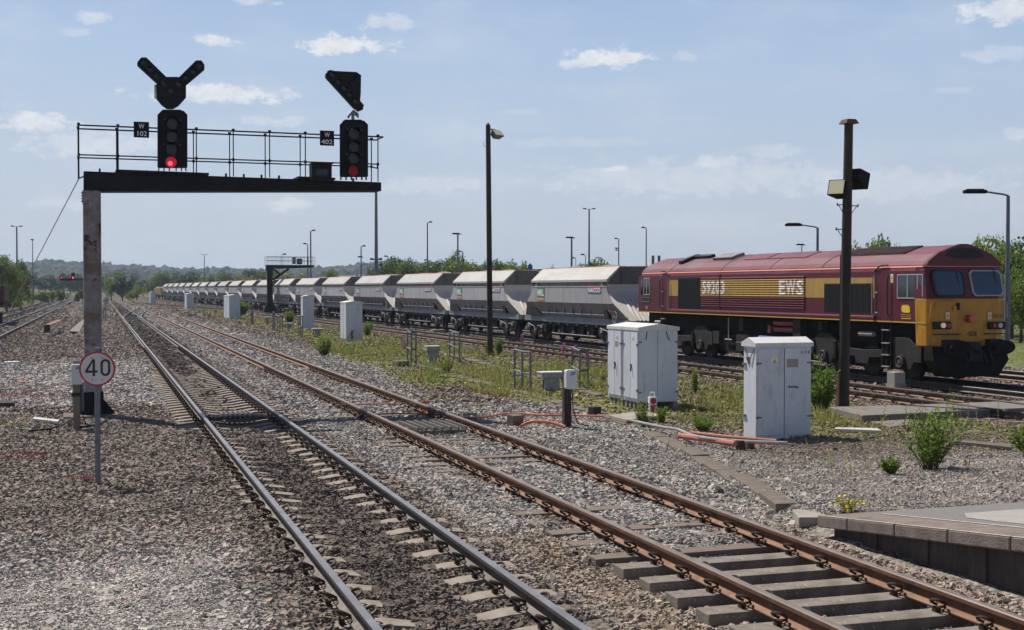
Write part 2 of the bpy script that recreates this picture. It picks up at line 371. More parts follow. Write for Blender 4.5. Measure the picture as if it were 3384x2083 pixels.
def tint(D, s):
    D, s = np.asarray(D, float), np.asarray(s, float)
    a, b = D - cA(s), D - cB(s); n1, n2 = fbm(D, s, .45, 2), fbm(D, s, 1.7, 4)
    c = np.ones(D.shape + (3,)) * np.array((.212, .182, .158))                                   # brown cess ballast
    c = lerp3(c, (.43, .41, .39), finemask(D, s) * (D < 4) * .92)
    pale = sstep(30, 34, s + 6 * (n1 - .5)) * (1 - sstep(50, 56, s)) * (D < cA(s) - .9) * sstep(-4, -1.5, D)
    c = lerp3(c, (.39, .375, .36), pale * .9)
    c = lerp3(c, (.225, .195, .17), sstep(54, 62, s) * (a < -1))
    c = lerp3(c, (.115, .096, .084), (1 - sstep(.85, 1.25, np.abs(a))) * (.9 - .45 * sstep(20, 24, s) * (1 - sstep(30, 34, s))))
    c = lerp3(c, (.345, .33, .315), sstep(1.1, 1.6, a) * (1 - sstep(-.6, -.2, b)) * .9)
    c = lerp3(c, (.27, .225, .18), sstep(1.15, 1.5, a) * (1 - sstep(2.0, 2.5, a)) * (1 - sstep(13.2, 14.8, s)))
    c = lerp3(c, (.33, .32, .31), (1 - sstep(.9, 1.2, np.abs(b))) * .95)
    c = lerp3(c, (.16, .13, .11), (1 - sstep(.75, .95, np.abs(b))) * (1 - sstep(11.6, 12.4, s)) * .85)
    c = lerp3(c, (.325, .31, .29), sstep(.8, 1.2, b) * (1 - sstep(10.5, 13, D)) * .95)
    c = lerp3(c, (.30, .255, .22), sstep(.9, 1.2, b) * (1 - sstep(7.9, 8.2, D)) * (1 - sstep(12.5, 14, s)))
    c = lerp3(c, (.31, .285, .265), sstep(8.4, 9.2, D) * (1 - sstep(17.5, 21.5, s)))
    c = lerp3(c, (.21, .175, .14), sstep(10.6, 11.5, D) * sstep(17.5, 19, s) * (1 - sstep(17.2, 18.2, D)) * .75)
    rustb = np.exp(-((np.abs(b) - .75) / .30) ** 2) * np.clip(2.2 * (fbm(D, s, .9, 71) - .42), 0, 1); c = lerp3(c, (.20, .125, .08), np.clip(rustb, 0, .75))
    oil = (1 - sstep(.2, .45, np.abs(a))) * np.clip(2.4 * (fbm(D, s, .35, 73) - .45), 0, 1); c = lerp3(c, (.055, .048, .044), oil * .7)
    mound = np.exp(-((D - 9.6) / .9) ** 2 - ((s - 32.0) / 2.4) ** 2); c = lerp3(c, (.20, .155, .125), np.clip(mound * 1.3, 0, .85))
    w = weedmask(D, s); c = lerp3(c, (.20, .20, .075), w * np.clip(.55 + 1.5 * (n1 - .35), 0, 1))
    c = lerp3(c, (.24, .185, .16), sstep(17.8, 18.4, D) * (1 - sstep(29, 31, D)) * (s > 14))
    c = lerp3(c, (.09, .072, .062), (1 - sstep(1.0, 1.5, np.abs(D - cT(s)))) * .8)
    c = lerp3(c, (.125, .10, .085), (1 - sstep(.8, 1.3, np.abs(D - cC(s)))) * .8)
    c = lerp3(c, (.16, .20, .055), sstep(30.5, 32, D) * (s > 18) * .9)
    gr = sstep(200, 240, s) * sstep(2.4, 4.5, np.abs(a)) * sstep(2.4, 4.5, np.abs(b)) * (1 - sstep(15, 17, D)) + sstep(300, 420, s) * sstep(3, 6, np.abs(D - cT(s)))
    gr = gr * sstep(2.6, 4, np.abs(D - cE(s))) * sstep(2.2, 3, np.abs(D - cF(s)))
    c = lerp3(c, (.145, .15, .055), np.clip(gr, 0, 1) * .9)
    lf = (1 - sstep(1.6, 2.4, np.abs(D - cE(s)))) * (s > 60); c = lerp3(c, (.17, .145, .125), lf * .7)
    lf2 = sstep(-9.4, -5, D - cF(s)) * (1 - sstep(-2.6, -1.8, D - cF(s))) * (s > 75) * (s < 230); c = lerp3(c, (.24, .20, .11), lf2 * .8 * n1)
    return np.clip(c * np.array((.86, .825, .785)) * (.74 + .54 * n2[..., None]), .01, 1)
# ground sheet
def spread(lo, hi, step, out, grow=1.13):
    a = list(np.arange(lo, hi, step)); d = step
    while a[-1] < out[1]: d *= grow; a.append(a[-1] + d)
    d = step
    while a[0] > out[0]: d *= grow; a.insert(0, a[0] - d)
    return np.array(a)
gD = spread(-9, 26, .28, (-2500, 2500)); gS = spread(6, 60, .28, (-40, 4200), 1.06)
DD, SS = np.meshgrid(gD, gS); nx, ny = len(gD), len(gS)
V = np.stack([DD, SS, gz(DD, SS)], -1).reshape(-1, 3)
ii = (np.arange(ny - 1)[:, None] * nx + np.arange(nx - 1)[None, :]).ravel()
m = bpy.data.materials.new('ballast_ground'); m.use_nodes = True; nt = m.node_tree; L = nt.links.new; bs = nt.nodes['Principled BSDF']
bs.inputs['Roughness'].default_value = .95; bs.inputs['Specular IOR Level'].default_value = .2
vc = nd(nt, 'ShaderNodeVertexColor', layer_name='tint'); tc = nd(nt, 'ShaderNodeTexCoord')
v1 = nd(nt, 'ShaderNodeTexVoronoi'); v1.inputs['Scale'].default_value = 21; L(tc.outputs['Object'], v1.inputs['Vector'])
v2 = nd(nt, 'ShaderNodeTexVoronoi'); v2.inputs['Scale'].default_value = 55; L(tc.outputs['Object'], v2.inputs['Vector'])
sp = nd(nt, 'ShaderNodeSeparateColor'); L(v1.outputs['Color'], sp.inputs['Color'])
sp2 = nd(nt, 'ShaderNodeSeparateColor'); L(v2.outputs['Color'], sp2.inputs['Color'])
mr = nd(nt, 'ShaderNodeMapRange'); mr.inputs['To Min'].default_value = .5; mr.inputs['To Max'].default_value = 1.4; L(sp.outputs[0], mr.inputs['Value'])
mr2 = nd(nt, 'ShaderNodeMapRange'); mr2.inputs['To Min'].default_value = .72; mr2.inputs['To Max'].default_value = 1.25; L(sp2.outputs[0], mr2.inputs['Value'])
mu = nd(nt, 'ShaderNodeMath', operation='MULTIPLY'); L(mr.outputs[0], mu.inputs[0]); L(mr2.outputs[0], mu.inputs[1])
for sc_, lo_, hi_ in ((3.2, .62, 1.35), (.8, .75, 1.22)):
    nn_ = nd(nt, 'ShaderNodeTexNoise'); nn_.inputs['Scale'].default_value = sc_; nn_.inputs['Detail'].default_value = 5; nn_.inputs['Roughness'].default_value = .75; L(tc.outputs['Object'], nn_.inputs['Vector'])
    rr_ = nd(nt, 'ShaderNodeMapRange'); rr_.inputs['From Min'].default_value = .32; rr_.inputs['From Max'].default_value = .68; rr_.inputs['To Min'].default_value = lo_; rr_.inputs['To Max'].default_value = hi_; L(nn_.outputs['Fac'], rr_.inputs['Value'])
    m2_ = nd(nt, 'ShaderNodeMath', operation='MULTIPLY'); L(mu.outputs[0], m2_.inputs[0]); L(rr_.outputs[0], m2_.inputs[1]); mu = m2_
sc = nd(nt, 'ShaderNodeVectorMath', operation='SCALE'); L(vc.outputs['Color'], sc.inputs[0]); L(mu.outputs[0], sc.inputs['Scale']); L(sc.outputs['Vector'], bs.inputs['Base Color'])
bp = nd(nt, 'ShaderNodeBump', invert=True); bp.inputs['Strength'].default_value = .9; bp.inputs['Distance'].default_value = .035; L(v1.outputs['Distance'], bp.inputs['Height'])
L(bp.outputs['Normal'], bs.inputs['Normal'])
gt = tint(DD, SS); gt = gt * (.88 - .36 * sstep(40, 110, SS * math.cos(TH) + DD * math.sin(TH)) + .2 * sstep(230, 330, SS))[..., None]  # far ground tinted darker in place of the shadows that missing stones would cast
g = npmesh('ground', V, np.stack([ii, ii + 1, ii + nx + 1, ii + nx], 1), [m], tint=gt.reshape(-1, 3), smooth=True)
g['kind'] = 'structure'
# sleepers kept clear of stones
SL_A = [9.79 - .65 * 4 + .65 * k for k in range(82)]
SL_B1 = [9.21 - .62 * 2 + .62 * k for k in range(7)]
SL_B2 = [SL_B1[-1] + .66 * (k + 1) for k in range(48)]
SL_C = [18.0 + .76 * k for k in range(56)]
def near_mult(s, s0, step, hw, n):
    k = np.round((s - s0) / step); return (np.abs(s - s0 - k * step) < hw) & (k >= 0) & (k < n)
# ballast stones: angular chips, one mass
tm = []
for i in range(24):
    c = np.array([(x, y, z) for z in (-1, 1) for y in (-1, 1) for x in (-1, 1)], float)
    c += RNG.uniform(-.48, .48, c.shape); c[4:, :2] *= RNG.uniform(.45, .95); c *= np.array((1, RNG.uniform(.6, .95), RNG.uniform(.4, .75))) * .5
    tm.append(c)
tm = np.array(tm); TQ = np.array(((0, 2, 3, 1), (4, 5, 7, 6), (0, 1, 5, 4), (2, 6, 7, 3), (0, 4, 6, 2), (1, 3, 7, 5)))
def scatter(n, z0, z1, dens):
    Z = np.sqrt(RNG.uniform(z0 ** 2, z1 ** 2, n)); X = RNG.uniform(-.415, .415, n) * Z
    return X * math.cos(TH) + Z * math.sin(TH), -X * math.sin(TH) + Z * math.cos(TH), Z
PD, PS, PZ, SZ = [], [], [], []
def layer(z0, z1, per, lo, hi, fine):
    n = int(.415 * (z1 ** 2 - z0 ** 2) * per); D, s, Z = scatter(n, z0, z1, per)
    a, b = D - cA(s), D - cB(s); keep = np.ones(n, bool)
    for c in (a - G_, a + G_, b - G_, b + G_, D - cC(s) - G_, D - cC(s) + G_, D - cT(s) - G_, D - cT(s) + G_): keep &= np.abs(c) > .085
    onA = near_mult(s, SL_A[0], .65, .155, 82) & ((np.abs(np.abs(a) - .75) < .47) & ((a > -.84) | (s > 24) | (RNG.random(n) < .45 * (vnoise(D * 0, s, .9, 12) > .45))) | ((np.abs(a) < 1.27) & (RNG.random(n) < .25 + .62 * sstep(25, 28, s) * (1 - sstep(40, 46, s)) * sstep(.36, .56, vnoise(D * .3, s, .55, 15) + .10))))
    onB = near_mult(s, SL_B1[0], .62, .15, 7) & (np.abs(b) < 1.27); onC = near_mult(s, 18, .76, .13, 56) & (np.abs(D - cC(s)) < 1.2) & (RNG.random(n) < .8)
    keep &= ~onA & ~onB & ~onC
    keep &= ~((D > 7.85) & (s < 12.85))
    keep &= RNG.random(n) > weedmask(D, s) * .72
    fm = finemask(D, s)
    keep &= (RNG.random(n) < fm) if fine else (RNG.random(n) > fm * .965)
    keep &= ~((D > 31) | (D < -14)); keep &= RNG.random(n) < (1.0 if z1 < 50 else 1 - .5 * sstep(z1 * .78, z1, Z))
    D, s = D[keep], s[keep]; k = len(D)
    PD.append(D); PS.append(s); PZ.append(gz(D, s)); SZ.append(lo + (hi - lo) * RNG.random(k) ** 1.8)
layer(7.5, 17, 1250, .026, .062, False); layer(17, 28, 560, .034, .07, False); layer(28, 52, 130, .055, .10, False)
layer(52, 75, 80, .055, .11, False); layer(75, 125, 24, .09, .17, False); layer(125, 230, 5, .16, .30, False)
layer(7.5, 15, 1500, .012, .032, True); layer(15, 25, 1000, .014, .034, True); layer(8, 24, 2, .05, .09, True)
D, s, z, r = (np.concatenate(q) for q in (PD, PS, PZ, SZ)); n = len(D)
ti = RNG.integers(0, 24, n); an = RNG.uniform(0, 2 * PI, n); tx, ty = RNG.normal(0, .28, n), RNG.normal(0, .28, n)
P = tm[ti] * r[:, None, None]; P[..., 2] *= np.where(r > .11, .55, 1)[:, None]
ca, sa = np.cos(an)[:, None], np.sin(an)[:, None]
x, y, zz = P[..., 0] * ca - P[..., 1] * sa, P[..., 0] * sa + P[..., 1] * ca, P[..., 2]
zz = zz + x * tx[:, None] + y * ty[:, None]
Vs = np.stack([x + D[:, None], y + s[:, None], zz + (z + r * .16)[:, None]], -1).reshape(-1, 3)
tv = tint(D, s) * np.exp(RNG.normal(0, .19, n))[:, None] * (1 + RNG.normal(0, .035, (n, 3))) * 1.13
pk = RNG.random(n); tv[pk < .05] *= np.array((1.15, .92, .85)); tv[pk > .975] *= 1.3; tv[(pk > .05) & (pk < .10)] *= .5
m = bpy.data.materials.new('ballast_stone'); m.use_nodes = True; nt = m.node_tree
vc = nd(nt, 'ShaderNodeVertexColor', layer_name='tint'); nt.links.new(vc.outputs['Color'], nt.nodes['Principled BSDF'].inputs['Base Color'])
nt.nodes['Principled BSDF'].inputs['Roughness'].default_value = .85; nt.nodes['Principled BSDF'].inputs['Specular IOR Level'].default_value = .3
o = npmesh('gravel', Vs, (np.arange(n)[:, None, None] * 8 + TQ[None]).reshape(-1, 4), [m], tint=np.repeat(np.clip(tv, .008, .8), 8, 0))
o['kind'] = 'stuff'; o['label'] = 'crushed grey brown stone ballast lying round the tracks'
print('stones', n)
# ------------------------------------------------------------------ rails
RP = [(.07, .012), (.07, .022), (.013, .045), (.010, .115), (.036, .128), (.036, .160), (.027, .170)]
RP = RP + [(-x, z) for x, z in RP[::-1]]
def make_rail(fn, off, s0, s1, mats, label, group, step=3.0, dz=0.0, zoom=1.0):
    S = np.arange(s0, s1 + step, step); mb = MB(); k = len(RP); rings = []
    for sv in S:
        h = (fn(sv + .01) - fn(sv - .01)) / .02; cx = float(fn(sv)) + off; q = math.sqrt(1 + h * h)
        rings.append(mb.pts([(cx + x / q * zoom, sv - x * h / q, z + dz) for x, z in RP]))
    for a, b in zip(rings, rings[1:]):
        for j in range(k):
            mb.k = 0 if j in (5, 6, 7) else (2 if j in (1, 11) else 1)
            mb.face((a + j, b + j, b + (j + 1) % k, a + (j + 1) % k))
    mb.k = 1; mb.face([rings[0] + j for j in range(k)])
    return tag(mb.build('rail', mats), label, 'rail', group)
PO, RU, OL = ['rail_head', 'rail_side', 'foot_grey'], ['rust_head', 'rust_side', 'rust_foot'], ['old_rail', 'old_rail', 'rust_foot']
make_rail(cA, -G_, 4, 640, PO, 'polished rail running past the round 40 sign, near rail of the shiny track', 'rails of the shiny track')
make_rail(cA, G_, 4, 640, PO, 'polished rail of the shiny track, the one beside the rust-brown track', 'rails of the shiny track')
make_rail(cB, -G_, 4, 640, RU, 'rust-brown rail between the shiny track and the slatted grate', 'rails of the rusty track')
make_rail(cB, G_, 4, 640, RU, 'rust-brown rail closest to the platform ramp and grey cabinets', 'rails of the rusty track')
make_rail(cX, -G_, 114, 194, PO, 'curved crossover rail leaving the 40 sign side rail in the distance', 'crossover rails', 2)
make_rail(cX, G_, 114, 194, PO, 'curved crossover rail ending on the far rail of the rusty track', 'crossover rails', 2)
make_rail(cC, -G_, 14, 330, OL, 'dull brown rail crossed by the boarded walkway, outer rail of the loop', 'rails of the loop track')
make_rail(cC, G_, 14, 330, OL, 'dull brown rail of the loop, the one beside the train', 'rails of the loop track')
make_rail(cG, -G_, 152, 262, OL, 'thin dark junction rail slanting from the loop towards the rusty track, lower one', 'junction rails', 2)
make_rail(cG, G_, 152, 262, OL, 'thin dark junction rail slanting from the loop towards the rusty track, upper one', 'junction rails', 2)
make_rail(cT, -G_, 14, 420, PO, 'rail under the near wheels of the train', 'rails under the train')
make_rail(cT, G_, 14, 420, PO, 'bright rail under the far wheels of the train', 'rails under the train')
make_rail(cN, -G_, 22, 330, PO, 'rail just beyond the locomotive, nearer of that pair', 'rails beyond the train')
make_rail(cN, G_, 22, 330, PO, 'rail just beyond the locomotive, farther of that pair', 'rails beyond the train')
make_rail(cE, G_, 55, 520, PO, 'shiny rail on the embankment beyond the gantry post, closest to the post', 'rails of the bank tracks')
make_rail(cE, -G_, 55, 520, PO, 'shiny rail on the embankment beyond the gantry post, second from the post', 'rails of the bank tracks')
make_rail(cF, G_, 75, 520, OL, 'dull rail on the embankment, third from the gantry post', 'rails of the bank tracks')
make_rail(cF, -G_, 75, 520, OL, 'dull rail on the embankment, fourth from the gantry post', 'rails of the bank tracks')
# black insulated joints on the near tracks sit on the rail as parts of nothing else: they are bolted fishplates
def fishplate(fn, off, s0, ln, lab):
    mb = MB(); D0 = float(fn(s0)) + off
    for sx in (-1, 1):
        mb.box(D0 + sx * .012, D0 + sx * .040, s0 - ln / 2, s0 + ln / 2, .050, .118)
        for k in range(4): mb.disc((D0 + sx * .05, s0 - ln * .36 + k * ln * .24, .084), 'x', .018, 6, .03)
    tag(mb.build('fishplate', 'rust_side'), lab, 'rail joint', 'bolted rail joints')
fishplate(cB, -G_, onD(1150, 1342, float(cB(32) - G_))[0], .62, 'bolted rail joint by the orange cable, on the rust-brown rail nearer the shiny track')
fishplate(cB, G_, onD(1375, 1340, float(cB(30) + G_))[0], .62, 'bolted rail joint by the orange cable, on the rust-brown rail nearer the cabinets')
# ------------------------------------------------------------------ sleepers with clips
def clip_mesh(tagged=False):
    mb = MB(); P = []
    for j in range(15):
        a = -2.2 + j * 4.9 / 14; P.append((.070 * math.cos(a) * .8 + .012, .066 * math.sin(a), .072 + .060 * math.cos(a) * .5 + .018 * math.sin(a)))
    mb.tube(P, .0135, 6); mb.tube([(.02, .0, .030), (-.055, .01, .036)], .012, 6); mb.box(.005, .05, -.032, .032, -.02, .038)
    if tagged: mb.mark(1).box(-.062, -.045, -.016, .004, .026, .036)
    o = mb.build('rail_clip', ['clip_iron', 'clip_tag']); me = o.data; bpy.data.objects.remove(o); return me
CL, CLT = clip_mesh(), clip_mesh(True)
def put_clips(root, me, dz=0.0, offs=None):
    for rx in (-G_, G_):
        for sd in (-1, 1):
            c = bpy.data.objects.new('rail_clip', me); C.objects.link(c); c.parent = root
            c.location = (rx + sd * .095, 0, dz); c.rotation_euler = (0, 0, 0 if sd > 0 else PI)
def sleeper_mesh(kind):
    mb = MB()
    if kind == 'a':
        X = [-1.25, -1.22, -.98, -.75, -.52, -.25, 0, .25, .52, .75, .98, 1.22, 1.25]; Zt = [-.075, -.035, -.010, .008, -.004, -.045, -.055, -.045, -.004, .008, -.010, -.035, -.075]
        rings = []
        for x_, z_ in zip(X, Zt):
            w = .128 - .02 * (abs(x_) < .3); rings.append(mb.pts([(x_, -w - .03, -.22), (x_, -w, z_), (x_, w, z_), (x_, w + .03, -.22)]))
        for a, b in zip(rings, rings[1:]):
            for j in range(3): mb.face((a + j, a + j + 1, b + j + 1, b + j))
        mb.face([rings[0] + j for j in range(4)]); mb.face([rings[-1] + j for j in range(4)])
        return mb, 'sleeper_a'
    if kind == 'b':
        mb.prism([(-1.25, -.145, -.22), (-1.25, .145, -.22), (-1.25, .13, .005), (-1.25, -.13, .005)], [(1.25, -.145, -.22), (1.25, .145, -.22), (1.25, .13, .005), (1.25, -.13, .005)])
        return mb, 'sleeper_b'
    mb.box(-1.3, 1.3, -.125, .125, -.2, .0); 
    return mb, 'timber'
def sleeper_row(fn, S, kind, label, group, clips=CL, dz=0.0, jit=0.0):
    mb, mt = sleeper_mesh(kind); me = None
    for sv in S:
        if me is None: o = mb.build('track_sleeper', mt); me = o.data
        else: o = bpy.data.objects.new('track_sleeper', me); C.objects.link(o)
        if kind == 'b' and not o.modifiers: bv = o.modifiers.new('edge', 'BEVEL'); bv.width = .012; bv.segments = 2
        d = dz + (random.uniform(-jit, jit) if jit else 0)
        o.location = (float(fn(sv)), sv, d); o.rotation_euler.z = -math.atan(.0263) * (kind != 'c') + random.uniform(-.008, .008)
        tag(o, label, 'sleeper', group)
        if clips: put_clips(o, clips, .012 - d)
sleeper_row(cA, SL_A, 'a', 'weathered pale concrete sleeper part buried in dark ballast under the shiny track', 'concrete sleepers of the shiny track')
sleeper_row(cB, SL_B1, 'b', 'flat concrete sleeper standing proud under the rust-brown rails beside the platform ramp', 'bare sleepers under the rusty track', CLT)
sleeper_row(cB, SL_B2, 'c', 'dark sleeper all but buried in pale ballast under the rust-brown rails', 'buried sleepers of the rusty track', CL, -.022, .018)
sleeper_row(cC, SL_C, 'c', 'dark timber sleeper between the dull brown rails of the loop beside the train', 'timber sleepers of the loop', CL, .0, .008)
# ------------------------------------------------------------------ slatted grates between the rails
def grate(px, fn, lab, w=.62, ln=1.15):
    D0, s0 = at(*px, .06); t = thing('track_grate', lab, 'grate', (D0, s0, .06), 'slatted grates between the rails')
    mb = MB(); 
    for k in range(7): xx = D0 - w / 2 + w * k / 6; mb.box(xx - .018, xx + .018, s0 - ln / 2, s0 + ln / 2, .075, .135)
    mb.build('slats', 'grate', t)
    for k in (-1, 0, 1): MB().box(D0 - w / 2, D0 + w / 2, s0 + k * ln * .47 - .025, s0 + k * ln * .47 + .025, .02, .0735).build('cross_bar', 'grate', t)
    if w < .7:
        for k in (-1, 0, 1):
            b = MB(); b.tube([(D0 - .68, s0 + k * .3 - .05, .05), (D0 - .6, s0 + k * .3, .062), (D0 + .6, s0 + k * .3, .062), (D0 + .68, s0 + k * .3 - .05, .05)], .030, 6); b.build('stretcher_bar', 'grate', t)
grate((782, 1378), cA, 'black slatted grate with three long bars between the shiny rails', .60, 1.25)
grate((1428, 1412), cB, 'wide slatted grate between the rust-brown rails by the gantry shadow', .95, 1.45)
# ------------------------------------------------------------------ platform ramp
def pz_(s): return .20 + .105 * (12.75 - s)
RS = [at(2664, 1715, .2)[1]] + [onD(x, 1800, 7.9)[0] for x in (2797.6, 2954, 3130, 3338)] + [7.4, 5.8, 4.2]
pr = thing('platform_ramp', 'sloping brick platform end ramp with brown coping slabs beside the rusty track', 'platform', (7.9, 12.7, 0))
s0, s1 = RS[0], RS[-1]
def wedge(mb, d0, d1, a, b, th, up=0.0):
    mb.prism([(d0, a, pz_(a) - th), (d1, a, pz_(a) - th), (d1, a, pz_(a) + up), (d0, a, pz_(a) + up)], [(d0, b, pz_(b) - th), (d1, b, pz_(b) - th), (d1, b, pz_(b) + up), (d0, b, pz_(b) + up)]); return mb
for i, (a, b) in enumerate(zip(RS, RS[1:])):
    wedge(MB(), 7.9, 8.5, a - .008, b + .008, .13).build('coping_slab', 'coping', pr, bev=.015)
    wedge(MB(), 7.903, 7.935, a - .01, b + .01, -.0005, .0035).build('worn_edge', 'coping_edge', pr)
mb = MB(); mb.prism([(8.06, s0 - .1, -.5), (8.06, s1, -.5), (8.06, s1, pz_(s1) - .132), (8.06, s0 - .1, pz_(s0 - .1) - .132)], [(8.4, s0 - .1, -.5), (8.4, s1, -.5), (8.4, s1, pz_(s1) - .132), (8.4, s0 - .1, pz_(s0 - .1) - .132)])
for k in range(9):
    sv = s0 - .8 - k * .85; mb.box(8.035, 8.058, sv - .12, sv + .12, -.5, pz_(sv) - .14)
mb.build('ramp_wall', 'brick_dark', pr)
wedge(MB(), 8.503, 16.5, s0, s1, .5, -.002).build('tarmac_surface', 'tarmac', pr)
wedge(MB(), 8.512, 8.548, s0 - .3, s1, -.001, .005).build('painted_line', 'coping_edge', pr)
mb = MB(); nn = 14; A, B = [], []
for k in range(nn + 1):
    sv = 11.7 - (11.7 - s1) * k / nn; d = 8.82 + .05 * math.sin(k * 1.9)
    A.append((d, sv, pz_(sv) + .002)); B.append((16.0, sv, pz_(sv) + .002))
A[0] = (9.2, 11.62, pz_(11.62) + .002)
for k in range(nn): mb.quad(A[k], A[k + 1], B[k + 1], B[k])
mb.build('paving_strip', 'paving', pr)
tag(MB().pz([(8.0, 13.0), (8.45, 12.84), (8.62, 13.3), (8.22, 13.5)], .0, .115).build('paving_slab', 'concrete', bev=.01), 'pale concrete slab lying at the tip of the platform ramp', 'slab')
# ------------------------------------------------------------------ locomotive
z6 = lambda x, y: (2050 + x / 3.024, 750 + y / 3.024)
z7 = lambda x, y: (2650 + x / 2.749, 750 + y / 2.749)
SD, FD, MD = 21.98, 24.50, 23.24                       # near side, far side, middle
loco = thing('locomotive', 'maroon and gold diesel locomotive with yellow nose at the head of the hopper train', 'locomotive', (MD, 29.3, .17))
def mir(p): return [(2 * MD - d, z) for d, z in p[::-1]]
half = [(SD, 3.22), (22.02, 3.38), (22.10, 3.49), (22.39, 3.68), (22.85, 3.85), (23.12, 3.93)]
roofp = half + mir(half)
MB().box(SD, FD, 29.85, 47.72, 1.79, 3.22).box(SD + .02, FD - .02, 47.7, 47.86, 1.79, 3.2).build('body', 'maroon', loco, bev=.01)
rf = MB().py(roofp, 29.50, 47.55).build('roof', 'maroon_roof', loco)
mb = MB()
for sv, w in ((40.94, .03), (34.5, .035), (45.05, .03), (37.6, .02)):
    mb.py([(d, z + .012) for d, z in roofp], sv - w, sv + w)
mb.build('roof_joint', 'maroon_dark', loco)
def roof_patch(mb, s0, s1, a, b, up):                  # a plate lying on the roof slope between profile fractions a..b
    def P(t, s, h):
        L_ = [0]
        for p, q in zip(half, half[1:]): L_.append(L_[-1] + math.dist(p, q))
        x = t * L_[-1]
        for i in range(len(half) - 1):
            if x <= L_[i + 1] + 1e-9:
                f = (x - L_[i]) / (L_[i + 1] - L_[i]); d = half[i][0] * (1 - f) + half[i + 1][0] * f; z = half[i][1] * (1 - f) + half[i + 1][1] * f
                return (d - h * .35, s, z + h)
    for k in range(4):
        t0, t1 = a + (b - a) * k / 4, a + (b - a) * (k + 1) / 4
        mb.prism([P(t0, s0, -.02), P(t0, s0, up), P(t1, s0, up), P(t1, s0, -.02)], [P(t0, s1, -.02), P(t0, s1, up), P(t1, s1, up), P(t1, s1, -.02)])
    return mb
gr = roof_patch(MB(), 31.0, 34.2, .50, .98, .02)
for k in range(22): roof_patch(gr, 31.02 + k * .145, 31.07 + k * .145, .51, .97, .045)
gr.build('roof_grille', 'maroon_dark', loco)
roof_patch(MB(), 36.2, 38.6, .55, .98, .02).build('roof_hatch', 'maroon_roof', loco)
roof_patch(MB(), 38.7, 40.2, .55, .98, .022).build('roof_hatch', 'maroon_roof', loco)
roof_patch(MB(), 41.2, 42.6, .60, .99, .10).build('exhaust_hood', 'hopper_low', loco)
mb = roof_patch(MB(), 44.6, 44.9, .42, .99, .12); roof_patch(mb, 43.4, 44.6, .80, .99, .10); mb.build('roof_vent', 'rubber', loco)
mb = MB(); h_ = [(22.003, 3.315), (22.015, 3.350)]
mb.prism([(h_[0][0] - .012, 29.52, h_[0][1]), (h_[0][0] + .02, 29.52, h_[0][1]), (h_[1][0] + .02, 29.52, h_[1][1]), (h_[1][0] - .008, 29.52, h_[1][1])], [(h_[0][0] - .012, 47.5, h_[0][1]), (h_[0][0] + .02, 47.5, h_[0][1]), (h_[1][0] + .02, 47.5, h_[1][1]), (h_[1][0] - .008, 47.5, h_[1][1])])
mb.build('orange_stripe', 'stripe', loco)
# gold panels and ribs
ZG0, ZG1 = 2.455, 3.05
MB().box(SD - .004, SD + .01, 31.74, 35.40, ZG0, ZG1).build('gold_band', 'gold', loco); MB().box(SD - .004, SD + .01, 42.40, 45.0, ZG0, ZG1).build('gold_band', 'gold', loco)
PT, RD = .0758, .034
def rib(z): return RD * (.5 - .5 * math.cos(2 * PI * (z - 2.07) / PT)) ** .8
mb = MB(); zs = [2.07 + PT * k / 8 for k in range(8 * 14 + 1)]
for z0_, z1_ in zip(zs, zs[1:]):
    mb.k = 1 if ZG0 - .01 < z0_ < ZG1 - .02 else 0
    mb.quad((SD - .006 - rib(z0_), 42.38, z0_), (SD - .006 - rib(z1_), 42.38, z1_), (SD - .006 - rib(z1_), 35.42, z1_), (SD - .006 - rib(z0_), 35.42, z0_))
mb.k = 0
for sv in (42.38, 35.42): mb.quad(*[(SD - .006 - rib(z), sv, z) for z in zs], (SD + .01, sv, zs[-1]), (SD + .01, sv, zs[0]))
rb = mb.build('ribbed_panel', ['maroon', 'gold'], loco, fix=False)
MB().box(SD - .047, SD, 40.92, 40.955, 2.0, 3.2).build('panel_joint', 'maroon_dark', loco)
def ribbed_text(s_, sl, sr, z0, z1, bold):
    m_ = MB(); put_text(m_, s_, (0, sl, z0), (0, -1, 0), (0, 0, 1), sl - sr, z1 - z0, bold)
    me = bpy.data.meshes.new('x'); me.from_pydata(m_.v, [], m_.f); bm = bmesh.new(); bm.from_mesh(me); bpy.data.meshes.remove(me)
    z = 2.07
    while z < z1:
        if z > z0: bmesh.ops.bisect_plane(bm, geom=bm.verts[:] + bm.edges[:] + bm.faces[:], plane_co=(0, 0, z), plane_no=(0, 0, 1))
        z += PT / 8
    for v in bm.verts: v.co.x = SD - .012 - rib(v.co.z)
    r = MB(); r.v = [tuple(v.co) for v in bm.verts]; bm.verts.index_update(); r.f = [tuple(v.index for v in f.verts) for f in bm.faces]; r.m = [0] * len(r.f); bm.free()
    return r.build('lettering', 'pale_letter', loco)
[ribbed_text(c_, 42.24 - .345 * k_, 41.95 - .345 * k_, 2.545, 3.0, .03) for k_, c_ in enumerate('59203')]; [ribbed_text(c_, a_, b_, 2.52, 3.01, .03) for c_, a_, b_ in (('E', 36.92, 36.55), ('W', 36.50, 35.92), ('S', 35.86, 35.47))]
